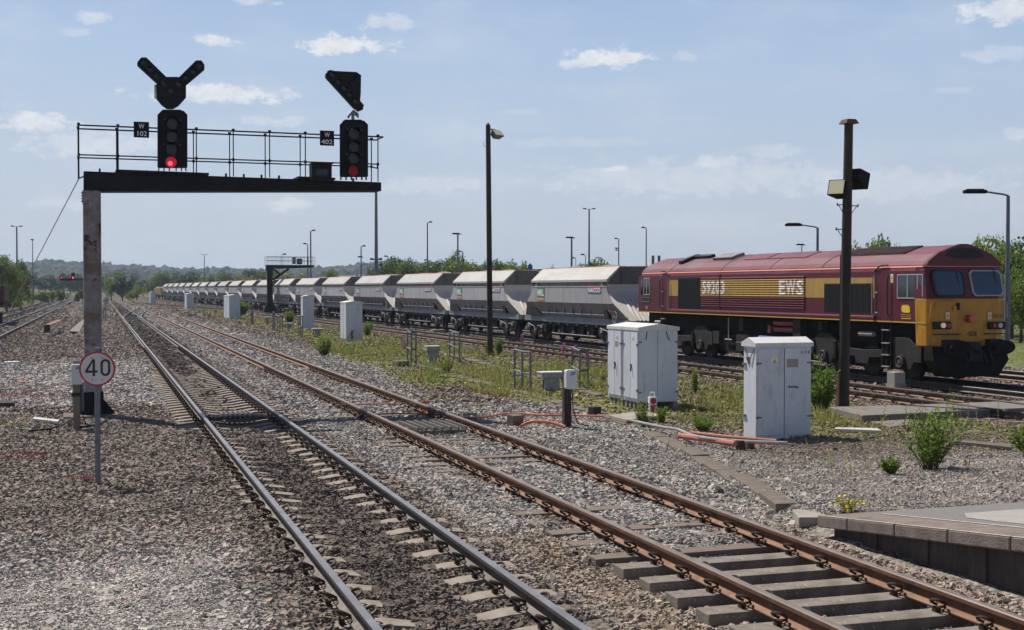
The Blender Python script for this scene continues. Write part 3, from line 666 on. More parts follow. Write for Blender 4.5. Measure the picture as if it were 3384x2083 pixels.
# grilles
for a, b, c, d in ((42.42, 44.24, 1.99, 3.13), (31.81, 34.32, 2.03, 2.885)):
    mb = MB(); mb.box(SD - .012, SD + .02, a, b, c, d); mb.k = 1
    n_ = int((b - a) / .06)
    for k in range(n_): sv = a + (b - a) * (k + .5) / n_; mb.box(SD - .022, SD - .011, sv - .012, sv + .012, c + .03, d - .03)
    mb.build('grille', ['grille', 'rubber'], loco)
mb = MB()
for k in range(8): a = -PI / 2 + PI * k / 8; b = -PI / 2 + PI * (k + 1) / 8; mb.quad((SD - .06 * math.cos(a), 31.7, 1.895 + .065 * math.sin(a)), (SD - .06 * math.cos(b), 31.7, 1.895 + .065 * math.sin(b)), (SD - .06 * math.cos(b), 45.08, 1.895 + .065 * math.sin(b)), (SD - .06 * math.cos(a), 45.08, 1.895 + .065 * math.sin(a)))
for sv in (31.7, 45.08): mb.quad(*[(SD - .06 * math.cos(-PI / 2 + PI * k / 8), sv, 1.895 + .065 * math.sin(-PI / 2 + PI * k / 8)) for k in range(9)])
mb.build('sill_moulding', 'maroon', loco, smooth=True)
MB().box(SD - .062, SD, 31.7, 45.08, 1.795, 1.828).box(SD - .006, SD, 29.4, 31.69, 1.79, 1.825).box(SD - .006, SD, 45.09, 47.8, 1.79, 1.825).build('gold_line', 'gold_line', loco)
# doors, handrails, side windows
for sgn, c in ((1, 31.40), (-1, 45.33)):
    d_ = MB(); 
    for a, b, c0, c1 in ((c - .30, c - .285, 1.84, 3.22), (c + .285, c + .30, 1.84, 3.22), (c - .285, c + .285, 3.21, 3.225)): d_.box(SD - .004, SD + .005, a, b, c0, c1)
    dr = d_.build('cab_door', 'maroon_dark', loco)
    for k in (2.05, 2.62): MB().tube([(SD - .05, c + .22, k), (SD - .05, c + .12, k)], .02, 6).build('handle', 'steel_dull', dr)
    for dd in (-.36, .36):
        MB().tube([(SD, c + dd, 1.98), (SD - .07, c + dd, 2.02), (SD - .07, c + dd, 3.05), (SD, c + dd, 3.08)], .016, 6).build('handrail', 'steel_dull' if dd * sgn > 0 else 'rubber', loco)
    hp = MB(); P = [(SD - .02, c + sgn * .32 - sgn * .64 * (k / 10), 3.22 + .17 * math.sin(min(1, k / 6) * PI / 2)) for k in range(11)]; hp.tube(P, .022, 6); hp.build('door_gutter', 'rubber', loco)
def side_window(a, b, c, d, mull, quarter):
    g_ = MB().box(SD - .008, SD + .02, a + .02, b - .02, c + .02, d - .02).build('window', 'glass', loco)
    f_ = MB(); t_ = .026
    f_.box(SD - .018, SD, a, b, c, c + t_).box(SD - .018, SD, a, b, d - t_, d).box(SD - .018, SD, b - t_, b, c + t_, d - t_).box(SD - .018, SD, a, a + t_, c + t_, d - t_)
    for m_ in mull: f_.box(SD - .017, SD, m_ - .014, m_ + .014, c + t_, d - t_)
    f_.build('frame', 'frame_alu', g_)
side_window(29.52, 30.66, 2.46, 3.13, (30.2, 29.76), 0); side_window(46.74, 47.30, 2.48, 3.15, (47.02,), 0)
w_ = MB().px([(47.42, 2.5), (47.40, 3.1), (47.48, 3.12), (47.56, 3.02), (47.58, 2.6), (47.52, 2.5)], SD - .008, SD + .01).build('window', 'glass', loco); MB().ring((SD, 0, 0), 'x', .01, .004)
n_ = MB().box(SD - .02, SD, 46.74, 47.53, 2.21, 2.385).build('nameplate', 'rubber', loco); q_ = MB()
for b_ in ((46.74, 47.53, 2.21, 2.222), (46.74, 47.53, 2.373, 2.385), (46.74, 46.752, 2.222, 2.373), (47.518, 47.53, 2.222, 2.373)): q_.box(SD - .026, SD - .015, *b_)
q_.build('rim', 'steel_dull', n_)
def warning_label(mb, O, X, w, h):                     # white sticker, yellow lower half, black bordered triangle
    O, X, Z = Vector(O), Vector(X), Vector((0, 0, 1)); nrm = X.cross(Z)
    def q(u0, u1, v0, v1, lift, k): mb.k = k; mb.quad(*[O + X * (u * w) + Z * (v * h) + nrm * lift for u, v in ((u0, v0), (u1, v0), (u1, v1), (u0, v1))])
    q(0, 1, 0, 1, .004, 0); q(.1, .9, .08, .40, .006, 1)
    for s_, k, lf in ((1, 2, .006), (.66, 1, .008)):
        mb.k = k; mb.quad(*[O + X * (w * (.5 + s_ * u)) + Z * (h * (.66 + s_ * v)) + nrm * lf for u, v in ((-.38, -.19), (.38, -.19), (0, .25))])
    mb.k = 2; mb.quad(*[O + X * (w * (.5 + u)) + Z * (h * (.64 + v)) + nrm * .010 for u, v in ((-.05, -.10), (.04, -.10), (.08, .10), (-.02, .10))])
    mb.k = 0
mb = MB(); warning_label(mb, (SD, 30.98, 2.90), (0, -1, 0), .125, .24); mb.build('warning_sticker', ['white', 'warn_yellow', 'ink'], loco, fix=False)
MB().box(SD - .004, SD, 46.95, 47.12, 1.92, 2.03).build('data_plate', 'plate_grey', loco)
# the yellow animal-heads emblem over its company name
em = MB(); e0, e1 = 30.47, 30.03
EL = [0]
def E_(u, v, l=0): return (SD - .005 - EL[0], e0 - (e0 - e1) * u, 1.90 + .42 * v)
for dx in (0, .22, .44):
    EL[0] += .003
    em.quad(*[E_(u * .62 + dx * .85, v) for u, v in ((0, .62), (.05, .50), (.28, .42), (.75, .40), (.92, .58), (.78, .66), (.86, .78), (.62, .86), (.55, .96), (.45, .88), (.20, .92), (.04, .80))])
em.quad(*[E_(u, v) for u, v in ((0, 0), (1, 0), (1, .045), (0, .045))])
put_text(em, 'English Welsh &', E_(0, .22), (0, -1, 0), (0, 0, 1), e0 - e1, .048); put_text(em, 'Scottish Railway', E_(0, .09), (0, -1, 0), (0, 0, 1), e0 - e1, .048)
em.build('emblem', 'warn_yellow', loco, fix=False)
# cab front
def ring_plan(s_c, s_e, d0, d1): return [(d0, 29.86), (d0 + .015, s_e), (d0 + .34, s_c), (d1 - .34, s_c), (d1 - .015, s_e), (d1, 29.86)]
A = ring_plan(29.20, 29.36, 21.95, 24.53); B = ring_plan(29.20, 29.36, 21.95, 24.53)
MB().prism([(x, y, 1.17) for x, y in ring_plan(29.26, 29.40, 22.0, 24.48)], [(x, y, 2.47) for x, y in A]).build('nose_panel', 'yellow', loco, bev=.03)
MB().prism([(x, y, 2.471) for x, y in A], [(x, y, 3.32) for x, y in ring_plan(29.40, 29.50, SD, FD)]).build('cab_front', 'maroon', loco)
gb = [(SD, 3.322), (22.02, 3.40), (22.10, 3.50), (22.39, 3.70), (22.85, 3.87), (23.12, 3.95)]
MB().py(gb + mir(gb), 29.42, 29.56).build('roof_brow', 'maroon', loco)
MB().py([(22.62, 3.62), (22.72, 3.74), (22.98, 3.83), (23.50, 3.83), (23.76, 3.74), (23.86, 3.62), (23.5, 3.55), (22.98, 3.55)], 29.405, 29.45).build('horn_recess', 'rubber', loco)
MB().tube([(22.0, 29.39, 3.335), (22.3, 29.385, 3.335), (24.2, 29.385, 3.335), (24.48, 29.39, 3.335)], .012, 4).build('orange_stripe', 'stripe', loco)
def slant(z): return 29.20 + .20 * (z - 2.47) / .85
def screen(d0, d1, z0, z1, fm):
    c = .09; poly = [(d0 + c * 1.2, z0), (d1 - c, z0), (d1, z0 + c), (d1, z1 - c * 1.2), (d1 - c, z1), (d0 + c, z1), (d0, z1 - c), (d0 + .03, z0 + c)]
    mid = ((d0 + d1) / 2, (z0 + z1) / 2)
    def S_(p, k, l): d = mid[0] + (p[0] - mid[0]) * k; z = mid[1] + (p[1] - mid[1]) * k; return (d, slant(z) - l, z)
    sc_ = MB(); sc_.prism([S_(p, .90, .02) for p in poly], [S_(p, .90, -.02) for p in poly]); o = sc_.build('windscreen', 'glass_blue', loco)
    f_ = MB()
    for i in range(8):
        p, q = poly[i], poly[(i + 1) % 8]
        f_.quad(S_(p, 1, .03), S_(q, 1, .03), S_(q, .90, .03), S_(p, .90, .03)); f_.quad(S_(p, 1, .03), S_(q, 1, .03), S_(q, 1, -.02), S_(p, 1, -.02)); f_.quad(S_(p, .90, .03), S_(q, .90, .03), S_(q, .90, 0), S_(p, .90, 0))
    f_.build('frame', fm, o)
    MB().tube([(mid[0] + .28, slant(3.3) - .05, z1 + .05), (mid[0] + .33, slant(3.0) - .06, z0 + .28), (mid[0] + .38, slant(2.8) - .05, z0 + .06)], .010, 4).build('wiper', 'rubber', o)
screen(22.10, 23.13, 2.53, 3.24, 'rubber'); screen(23.31, 24.38, 2.53, 3.24, 'steel_dull')
fx = lambda x, y, s=29.2: onS(*z7(x, y), s)
def fbox(x0, y0, x1, y1, sa, sb, name, mt, par=loco, bev=0.0):
    a, b = fx(x0, y0), fx(x1, y1); return MB().box(a[0], b[0], sa, sb, b[1], a[1]).build(name, mt, par, bev=bev)
for x0, x1, lx, lit in ((1203, 1348, 1268, 'lamp_lit'), (1692, 1838, 1783, 'lamp_dim')):
    cl = fbox(x0, 862, x1, 930, 29.14, 29.30, 'light_cluster', 'rubber', bev=.02)
    a = fx(lx, 895); MB().disc((a[0], 29.12, a[1]), 'y', .07, 20, .05).build('headlight', lit, cl)
    b = fx(lx + (50 if lit == 'lamp_lit' else -48), 895); MB().disc((b[0], 29.13, b[1]), 'y', .06, 16, .03).build('tail_light', 'sign_red', cl)
for x in (1322, 1704):
    a, b = fx(x - 17, 840), fx(x + 17, 778); mb = MB(); warning_label(mb, (a[0], 29.195, a[1]), (1, 0, 0), b[0] - a[0], b[1] - a[1]); mb.build('warning_sticker', ['white', 'warn_yellow', 'ink'], loco, fix=False)
def ftext(s_, x0, y0, x1, y1, mt, sp=29.185, bold=0.0):
    a, b = fx(x0, y1), fx(x1, y0); mb = MB(); put_text(mb, s_, (a[0], sp, a[1]), (1, 0, 0), (0, 0, 1), b[0] - a[0], b[1] - a[1], bold); mb.build('number', mt, loco, fix=False)
ftext('03', 1518, 950, 1590, 993, 'ink', 29.21); ftext('59203', 1730, 795, 1830, 826, 'maroon_dark', 29.165)
o_ = fbox(1492, 800, 1552, 866, 29.10, 29.25, 'multiple_socket', 'sign_red', bev=.02); a = fx(1525, 832); MB().disc((a[0], 29.09, a[1]), 'y', .10, 16, .06).build('cap', 'mendip_orange', o_)
fbox(1405, 690, 1418, 755, 29.12, 29.25, 'lamp_bracket', 'rubber'); fbox(1370, 720, 1398, 758, 29.15, 29.25, 'lamp_bracket', 'yellow')
MB().tube([(22.02, 29.30, 1.80), (21.99, 29.22, 1.95), (22.02, 29.20, 2.35), (22.12, 29.18, 2.42), (22.9, 29.15, 2.43)], .022, 6).build('nose_handrail', 'yellow', loco)
MB().tube([(24.46, 29.35, 1.84), (24.56, 29.30, 1.95), (24.55, 29.30, 2.32), (24.45, 29.32, 2.40)], .02, 6).build('nose_handrail', 'steel_dull', loco)
MB().box(22.10, 22.95, 29.18, 29.25, 1.49, 1.52).build('step_ledge', 'maroon_dark', loco); MB().box(23.75, 24.4, 29.18, 29.25, 1.49, 1.52).build('step_ledge', 'maroon_dark', loco)
for cx_, in ((22.60,), (24.02,)):
    bf = MB().box(cx_ - .22, cx_ + .22, 29.05, 29.30, .98, 1.36).disc((cx_, 28.95, 1.16), 'y', .12, 16, .32).build('buffer', 'rubber', loco)
    MB().disc((cx_, 28.74, 1.16), 'y', .33, 24, .09, ry=.19).build('buffer_head', 'under', bf, bev=.02)
MB().box(23.04, 23.42, 28.95, 29.22, .78, 1.30).tube([(23.24, 28.95, 1.05), (23.24, 28.75, 1.02), (23.24, 28.72, .80)], .05, 6).build('coupler', 'rubber', loco)
for dd in (22.95, 23.55, 23.75): MB().tube([(dd, 29.2, 1.15), (dd + .03, 29.02, 1.0), (dd + .08, 28.98, .75), (dd + .1, 29.05, .6)], .025, 6).build('brake_hose', 'rubber', loco)
pl = MB(); 
pl.prism([(22.0, 29.5, 1.17), (22.05, 29.22, 1.17), (23.24, 29.12, 1.17), (24.43, 29.22, 1.17), (24.48, 29.5, 1.17)], [(22.0, 29.5, .80), (22.02, 29.10, .80), (23.24, 28.98, .80), (24.46, 29.10, .80), (24.48, 29.5, .80)])
pl.prism([(22.0, 29.5, .80), (22.02, 29.10, .80), (23.24, 28.98, .80), (24.46, 29.10, .80), (24.48, 29.5, .80)], [(22.35, 29.5, .36), (22.38, 29.06, .36), (23.24, 28.94, .36), (24.1, 29.06, .36), (24.13, 29.5, .36)])
pl.build('snow_plough', 'under', loco)
# underframe
MB().box(22.35, 24.13, 29.9, 47.6, 1.15, 1.788).build('underframe', 'under', loco)
ft = MB().px([(35.9, 1.12), (41.4, 1.12), (41.4, .72), (41.0, .48), (36.3, .48), (35.9, .72)], 22.18, 24.3).build('fuel_tank', 'under', loco)
MB().tube([(22.12, 35.6, 1.06), (22.12, 38.4, 1.06)], .11, 12).build('pipe', 'nacco_blue', loco)
for z_ in (1.60, 1.40): MB().tube([(22.16, 36.3, z_), (22.16, 37.5, z_)], .088, 14).build('air_tank', 'tank_red', loco, smooth=True)
MB().box(22.06, 22.3, 35.8, 36.25, 1.20, 1.75).build('equipment_box', 'bogie', loco); MB().box(22.05, 22.35, 37.62, 37.8, 1.28, 1.52).build('equipment_box', 'tank_red', loco)
MB().box(22.02, 22.5, 39.05, 39.85, .60, 1.15).build('battery_box', 'bogie', loco); MB().box(22.015, 22.5, 39.05, 39.85, .88, .90).build('box_strip', 'steel_dull', loco)
MB().box(22.05, 22.4, 39.45, 39.72, 1.30, 1.72).build('equipment_box', 'bogie', loco); MB().box(22.06, 22.3, 34.6, 34.8, 1.45, 1.72).build('equipment_box', 'bogie', loco)
MB().tube([(22.1, 40.3, .95), (22.1, 40.8, .95)], .025, 6).tube([(22.1, 40.55, .95), (22.1, 40.55, 1.7)], .02, 6).build('brake_pipe', 'steel_dull', loco)
MB().box(22.04, 22.4, 41.15, 41.6, .78, 1.22).build('sand_box', 'bogie', loco)
def bogie(a):
    b0 = bpy.data.objects.new('bogie', None); C.objects.link(b0); b0.parent = loco
    a1, a2, a3 = a
    pg = [(a1 - .9, .78), (a1 - .8, 1.02), (a1 - .34, 1.37), (a1 + .34, 1.37), (a1 + .85, 1.0), (a2, .96), (a3 - .85, 1.0), (a3 - .34, 1.37), (a3 + .34, 1.37), (a3 + .8, 1.02), (a3 + .9, .78),
          (a3 + .55, .74), (a3 + .42, .50), (a3 - .36, .50), (a3 - .5, .80), (a2 + .36, .74), (a2 + .3, .55), (a2 - .3, .55), (a2 - .36, .74), (a1 + .5, .80), (a1 + .36, .50), (a1 - .42, .50), (a1 - .55, .74)]
    MB().px(pg, 22.08, 22.22).build('side_frame', 'bogie', b0, bev=.015); MB().px(pg, 24.26, 24.4).build('side_frame', 'bogie', b0, bev=.015)
    MB().box(22.62, 23.86, a1 - 1.0, a3 + 1.0, .42, 1.148).build('traction_motors', 'under', b0)
    for q in a:
        for dd in (22.50, 23.98):
            MB().disc((dd, q, .665), 'x', .49, 28, .12).ring((dd - .06, q, .665), 'x', .44, .03, 24, 4).build('wheel', 'wheel', b0)
        if q != a2:
            MB().disc((22.05, q, .70), 'x', .19, 16, .10).build('axle_box', 'bogie', b0); MB().ring((22.0, q, .70), 'x', .14, .022, 16, 5).disc((22.0, q, .70), 'x', .06, 10, .03).build('axle_cap', 'axle_rust', b0)
    for q in (a1 + .62, a3 - .62): MB().box(22.02, 22.1, q - .06, q + .06, .62, 1.15).build('damper', 'under', b0)
    for q in (a1 - .75, a3 + .75): MB().box(22.02, 22.3, q - .2, q + .2, .72, 1.16).build('sand_box', 'bogie', b0)
bogie((30.6, 32.5, 34.45)); bogie((42.56, 44.45, 46.35))
for c in (31.22, 45.6):
    st = MB().box(22.02, 22.06, c - .22, c - .17, .45, 1.78).box(22.02, 22.06, c + .17, c + .22, .45, 1.78).build('step_ladder', 'under', loco)
    for z_ in (.52, .85, 1.18, 1.55): MB().box(21.97, 22.1, c - .168, c + .168, z_, z_ + .03).build('tread', 'steel_dull', st)
MB().tube([(22.08, 31.9, 1.42), (22.08, 32.6, 1.42)], .07, 10).build('air_filter', 'plate_grey', loco); MB().tube([(22.08, 45.9, 1.42), (22.08, 46.4, 1.42)], .07, 10).build('air_filter', 'plate_grey', loco)
# ------------------------------------------------------------------ hopper wagons
WC, WP, WM = 55.76, 13.6, 23.25
ORD = ['first', 'second', 'third', 'fourth', 'fifth', 'sixth', 'seventh', 'eighth', 'ninth', 'tenth', 'eleventh', 'twelfth', 'thirteenth', 'fourteenth', 'fifteenth', 'sixteenth', 'seventeenth', 'eighteenth', 'nineteenth']
wag = thing('hopper_wagon', 'grey stone hopper wagon coupled directly behind the maroon locomotive', 'wagon', (WM, WC, .17), 'grey hopper wagons behind the locomotive')
def mD(d): return 2 * WM - d
hl = 4.70
mb = MB()                                              # sloping upper hood: two sides, two ends, outer and inner skins
ro = [(21.985, 3.02), (21.985, 3.12), (22.60, 3.69), (22.64, 3.69), (22.64, 3.66), (22.10, 3.10), (22.10, 3.02)]
for p in (ro, [(mD(d), z) for d, z in ro]): mb.py(p, WC - hl, WC + hl)
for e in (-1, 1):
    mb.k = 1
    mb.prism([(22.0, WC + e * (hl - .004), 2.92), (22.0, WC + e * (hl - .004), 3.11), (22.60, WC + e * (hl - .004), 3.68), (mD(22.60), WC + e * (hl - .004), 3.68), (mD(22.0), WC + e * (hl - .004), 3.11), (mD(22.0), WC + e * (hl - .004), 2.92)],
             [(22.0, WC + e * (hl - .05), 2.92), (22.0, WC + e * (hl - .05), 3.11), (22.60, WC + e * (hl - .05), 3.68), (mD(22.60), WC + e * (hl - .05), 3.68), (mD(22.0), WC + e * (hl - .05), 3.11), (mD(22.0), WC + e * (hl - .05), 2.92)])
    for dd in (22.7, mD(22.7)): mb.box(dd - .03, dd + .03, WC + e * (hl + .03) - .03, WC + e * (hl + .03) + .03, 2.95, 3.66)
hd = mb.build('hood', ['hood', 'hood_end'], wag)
MB().box(22.59, 22.64, WC - hl, WC + hl, 3.692, 3.715).box(mD(22.64), mD(22.59), WC - hl, WC + hl, 3.692, 3.715).build('top_rim', 'stripe', hd)
MB().box(22.15, mD(22.15), WC - 4.62, WC + 4.62, 2.78, 3.02).build('waist', 'hopper_low', wag)
mb = MB()
for e in (-4.1, 4.1):
    for dd in (22.02, mD(22.12)): mb.box(dd, dd + .10, WC + e - .06, WC + e + .06, 2.845, 3.02)
mb.build('waist_post', 'hopper', wag)
EP = [(4.66, 2.95), (4.68, 2.80), (4.74, 2.60), (4.88, 2.42), (5.10, 2.25), (5.36, 2.08), (5.88, 1.72), (6.38, 1.38)]
def inset(z): return 22.0 + max(0, 2.09 - z) * .42
up = [(e * x, z) for e, q in ((-1, EP[1:6]), (1, EP[1:6][::-1])) for x, z in q]
mb = MB()
for dd, t in ((22.0, .03), (mD(22.03), .03)): mb.px([(WC + a, z) for a, z in up], dd, dd + t)
hb = mb.build('hopper_side', 'hopper', wag)
MB().box(21.985, 22.05, WC - 4.67, WC + 4.67, 2.803, 2.845).box(mD(22.05), mD(21.985), WC - 4.67, WC + 4.67, 2.803, 2.845).build('top_flange', 'hood', hb)
mb = MB(); lo = [(-5.36, 2.08), (-5.88, 1.72), (-6.38, 1.38), (6.38, 1.38), (5.88, 1.72), (5.36, 2.08)]
for f_ in (lambda d: d, mD): mb.prism([(f_(inset(z)), WC + a, z) for a, z in lo], [(f_(inset(z) + .03), WC + a, z) for a, z in lo])
for k in range(6): mb.box(22.06, 22.2, WC - 2.6 + k * 1.05, WC - 2.56 + k * 1.05, 1.62, 1.86)
mb.build('lower_hopper', 'hopper_low', wag)  # same paint as the sides; downward-facing shade put into a darker grey, plus dirt
for e in (-1, 1):                                      # end slope sheets with pressed ridges
    dens = []; 
    for (x0, z0_), (x1, z1_) in zip(EP, EP[1:]):
        for k in range(3): dens.append((x0 + (x1 - x0) * k / 3, z0_ + (z1_ - z0_) * k / 3))
    dens.append(EP[-1]); NC = 84; rows = []; mb = MB()
    for x_, z_ in dens:
        d0 = inset(z_) + .001; d1 = mD(d0); row = []
        for j in range(NC + 1):
            d = d0 + (d1 - d0) * j / NC; r_ = 0.0
            if 22.62 < d < mD(22.62): r_ = .045 * max(0, min(1, (2.62 - z_) / .15)) * max(0, min(1, 1.6 * math.sin((d - 22.62) * 2 * PI / .182) + .4))
            row.append((d, WC + e * (x_ + r_ * .75), z_ + r_ * .6))
        rows.append(mb.pts(row))
    for a, b in zip(rows, rows[1:]):
        for j in range(NC): mb.face((a + j, a + j + 1, b + j + 1, b + j))
    mb.build('end_sheet', 'hopper_end', wag, fix=True)
    MB().box(22.28, mD(22.28), min(WC + e * 6.36, WC + e * 6.5), max(WC + e * 6.36, WC + e * 6.5), 1.14, 1.375).build('headstock', 'sole', wag)
    bfm = MB()
    for dd in (22.6, mD(22.6)): bfm.disc((dd, WC + e * 6.62, 1.2), 'y', .15, 14, .26)
    bfm.build('buffer', 'wagon_black', wag)
    MB().tube([(22.2, WC + e * 6.42, 1.38), (22.2, WC + e * 6.42, 1.58), (22.2, WC + e * 6.25, 1.60)], .014, 5).build('grab_rail', 'steel_dull', wag)
MB().box(22.24, 22.34, WC - 6.36, WC + 6.36, 1.14, 1.40).box(mD(22.34), mD(22.24), WC - 6.36, WC + 6.36, 1.14, 1.40).build('solebar', 'sole', wag)
mb = MB().px([(WC - 3.2, 1.15), (WC + 3.2, 1.15), (WC + 2.3, .52), (WC - 2.3, .52)], 22.5, mD(22.5)).box(22.35, mD(22.35), WC - 5.9, WC + 5.9, 1.0, 1.139)
for k in range(5): mb.px([(WC - 2.5 + k * 1.2, 1.12), (WC - 2.1 + k * 1.2, 1.12), (WC - 2.0 + k * 1.2, .62), (WC - 2.3 + k * 1.2, .62)], 22.36, 22.5)
dg = mb.build('discharge_doors', 'wagon_black', wag); mb = MB()
for k in range(6): mb.box(22.28, 22.36, WC - 2.9 + k * 1.15, WC - 2.78 + k * 1.15, 1.02, 1.10)
for k in range(3): mb.box(22.30, 22.36, WC - 1.9 + k * 1.8, WC - 1.8 + k * 1.8, .66, .78)
mb.tube([(22.33, WC - 2.7, .60), (22.33, WC + 2.7, .60)], .03, 6); mb.build('door_gear', 'spring_grey', dg)
MB().tube([(22.16, WC - 4.1, 1.57), (22.16, WC + 3.6, 1.57)], .035, 8).build('side_pipe', 'sole', wag)
MB().px([(WC + 3.9, 1.44), (WC + 5.5, 1.44), (WC + 5.5, 1.78), (WC + 4.3, 1.78)], 22.04, 22.3).build('access_hatch', 'wagon_black', wag); mb = MB().px([(WC - 4.7, 1.45), (WC - 4.3, 1.45), (WC - 4.1, 1.80), (WC - 4.5, 1.80)], 22.08, 22.3); mb.build('access_hatch', 'wagon_black', wag)
for c in (-4.62, 4.62):
    bg = bpy.data.objects.new('bogie', None); C.objects.link(bg); bg.parent = wag; q = WC + c
    pg = [(q - 1.35, .98), (q - .75, 1.04), (q + .75, 1.04), (q + 1.35, .98), (q + 1.35, .62), (q + .62, .58), (q + .35, .46), (q - .35, .46), (q - .62, .58), (q - 1.35, .62)]
    MB().px(pg, 22.22, 22.34).build('side_frame', 'wagon_black', bg); MB().px(pg, mD(22.34), mD(22.22)).build('side_frame', 'wagon_black', bg)
    mb = MB().tube([(22.20, q - 1.1, 1.0), (22.19, q - .85, .92), (22.19, q - .3, .90), (22.19, q, .62), (22.19, q + .25, .88), (22.19, q + .85, .95), (22.20, q + 1.1, 1.0)], .03, 6)
    mb.box(22.14, 22.22, q - 1.02, q - .78, .80, .93).box(22.14, 22.22, q + .78, q + 1.02, .80, .93).tube([(22.18, q - .2, .75), (22.18, q + .1, .58)], .04, 6); mb.build('suspension', 'spring_grey', bg)
    for w in (-.92, .92):
        for dd in (22.50, 24.0): MB().disc((dd, q + w, .62), 'x', .45, 24, .12).ring((dd - .06, q + w, .62), 'x', .41, .025, 24, 4).build('wheel', 'wheel', bg)
# lettering panels
mr_ = MB().box(21.985, 22.0, WC + 2.86, WC + 3.87, 2.29, 2.78).build('green_panel', 'mrl_green', wag); mb = MB(); put_text(mb, 'MRL', (21.982, WC + 3.80, 2.37), (0, -1, 0), (0, 0, 1), .88, .33, .03); mb.build('lettering', 'pale_letter', mr_, fix=False)
mo_ = MB().box(21.985, 22.0, WC + 2.86, WC + 3.87, 2.14, 2.288).build('orange_panel', 'mendip_orange', wag); mb = MB(); put_text(mb, 'MENDIP RAIL', (21.982, WC + 3.80, 2.175), (0, -1, 0), (0, 0, 1), .86, .075); mb.build('lettering', 'pale_letter', mo_, fix=False)
na = MB().box(21.985, 22.0, WC - 4.08, WC - 2.59, 2.665, 2.795).mark(1).box(21.985, 22.0, WC - 4.08, WC - 2.59, 2.52, 2.664).build('company_panel', ['nacco_red', 'nacco_blue'], wag); mb = MB(); put_text(mb, 'NACCO', (21.982, WC - 2.66, 2.56), (0, -1, 0), (0, 0, 1), 1.36, .195, .035); mb.build('lettering', 'pale_letter', na, fix=False)
MB().box(22.12, 22.18, WC - 4.95, WC - 4.5, 1.72, 1.86).build('orange_label', 'mendip_orange', wag); MB().box(22.08, 22.14, WC - 3.4, WC - 3.2, 1.93, 2.02).build('red_label', 'nacco_red', wag)
def brake_wheel(root, e, sh):
    c = WC + sh + e * 5.30; mb = MB().ring((22.10, c, 1.52), 'x', .24, .018, 20, 6)
    for k in range(3): a = PI * k / 3; mb.tube([(22.10, c - .24 * math.cos(a), 1.52 - .24 * math.sin(a)), (22.10, c + .24 * math.cos(a), 1.52 + .24 * math.sin(a))], .012, 5)
    mb.build('brake_wheel', 'steel_dull', root)
WAG = [wag]
for k in range(1, 19):
    c = copy_tree(wag, (0, WP * k, 0)); WAG.append(c)
    c['label'] = '%s grey stone hopper wagon counting back from the maroon locomotive' % ORD[k] if k < 18 else 'last grey hopper wagon of the train, next to the low yellow wagons'
for k, w in enumerate(WAG[:8]): brake_wheel(w, -1 if k in (0, 3, 4) else 1, WP * k)
for k in range(19):                                    # heaped stone showing over the rims
    gx, gy = np.meshgrid(np.linspace(22.63, mD(22.63), 9), np.linspace(-4.6, 4.6, 40)); sd = 31 * k
    hz = 3.50 + .30 * np.cos((gx - WM) / .62 * 1.25) * (.25 + .9 * fbm(gx * 0, gy + sd * 3, .55, sd)) * (1 - (np.abs(gy) / 4.62) ** 6) + .06 * vnoise(gx, gy, 5, sd)
    i_ = (np.arange(39)[:, None] * 9 + np.arange(8)[None]).ravel()
    o = npmesh('stone_load', np.stack([gx, gy + WC + WP * k, hz], -1), np.stack([i_, i_ + 1, i_ + 10, i_ + 9], 1), 'load', smooth=False)
    tag(o, 'brown crushed stone heaped in the %s hopper wagon behind the locomotive' % (ORD[k] if k < 18 else 'last'), 'stone load', 'stone loads in the hopper wagons')
for k, (sc_, lab) in enumerate(((318.5, 'low yellow ballast wagon coupled behind the last grey hopper wagon'), (330.5, 'rearmost low yellow wagon at the tail of the train'))):
    yw = thing('ballast_wagon', lab, 'wagon', (WM, sc_, .17), 'low yellow wagons at the tail of the train')
    MB().prism([(22.2, sc_ - 5.4, 1.2), (mD(22.2), sc_ - 5.4, 1.2), (mD(22.2), sc_ + 5.4, 1.2), (22.2, sc_ + 5.4, 1.2)], [(21.95, sc_ - 5.6, 2.75), (mD(21.95), sc_ - 5.6, 2.75), (mD(21.95), sc_ + 5.6, 2.75), (21.95, sc_ + 5.6, 2.75)]).build('body', 'wagon_yellow', yw)
    MB().px([(sc_ - 5.0, 2.76), (sc_ - 2, 3.05), (sc_ + 2, 3.0), (sc_ + 5, 2.76)], 22.3, mD(22.3)).build('ballast_heap', 'load', yw)
    MB().box(22.3, mD(22.3), sc_ - 5.5, sc_ + 5.5, .95, 1.19).build('underframe', 'wagon_black', yw)
    for q in (-4, 4):
        b_ = MB()
        for w in (-.9, .9):
            for dd in (22.5, 24.0): b_.disc((dd, sc_ + q + w, .62), 'x', .45, 16, .12)
        b_.box(22.25, 22.35, sc_ + q - 1.3, sc_ + q + 1.3, .6, .95).build('bogie', 'wagon_black', yw)
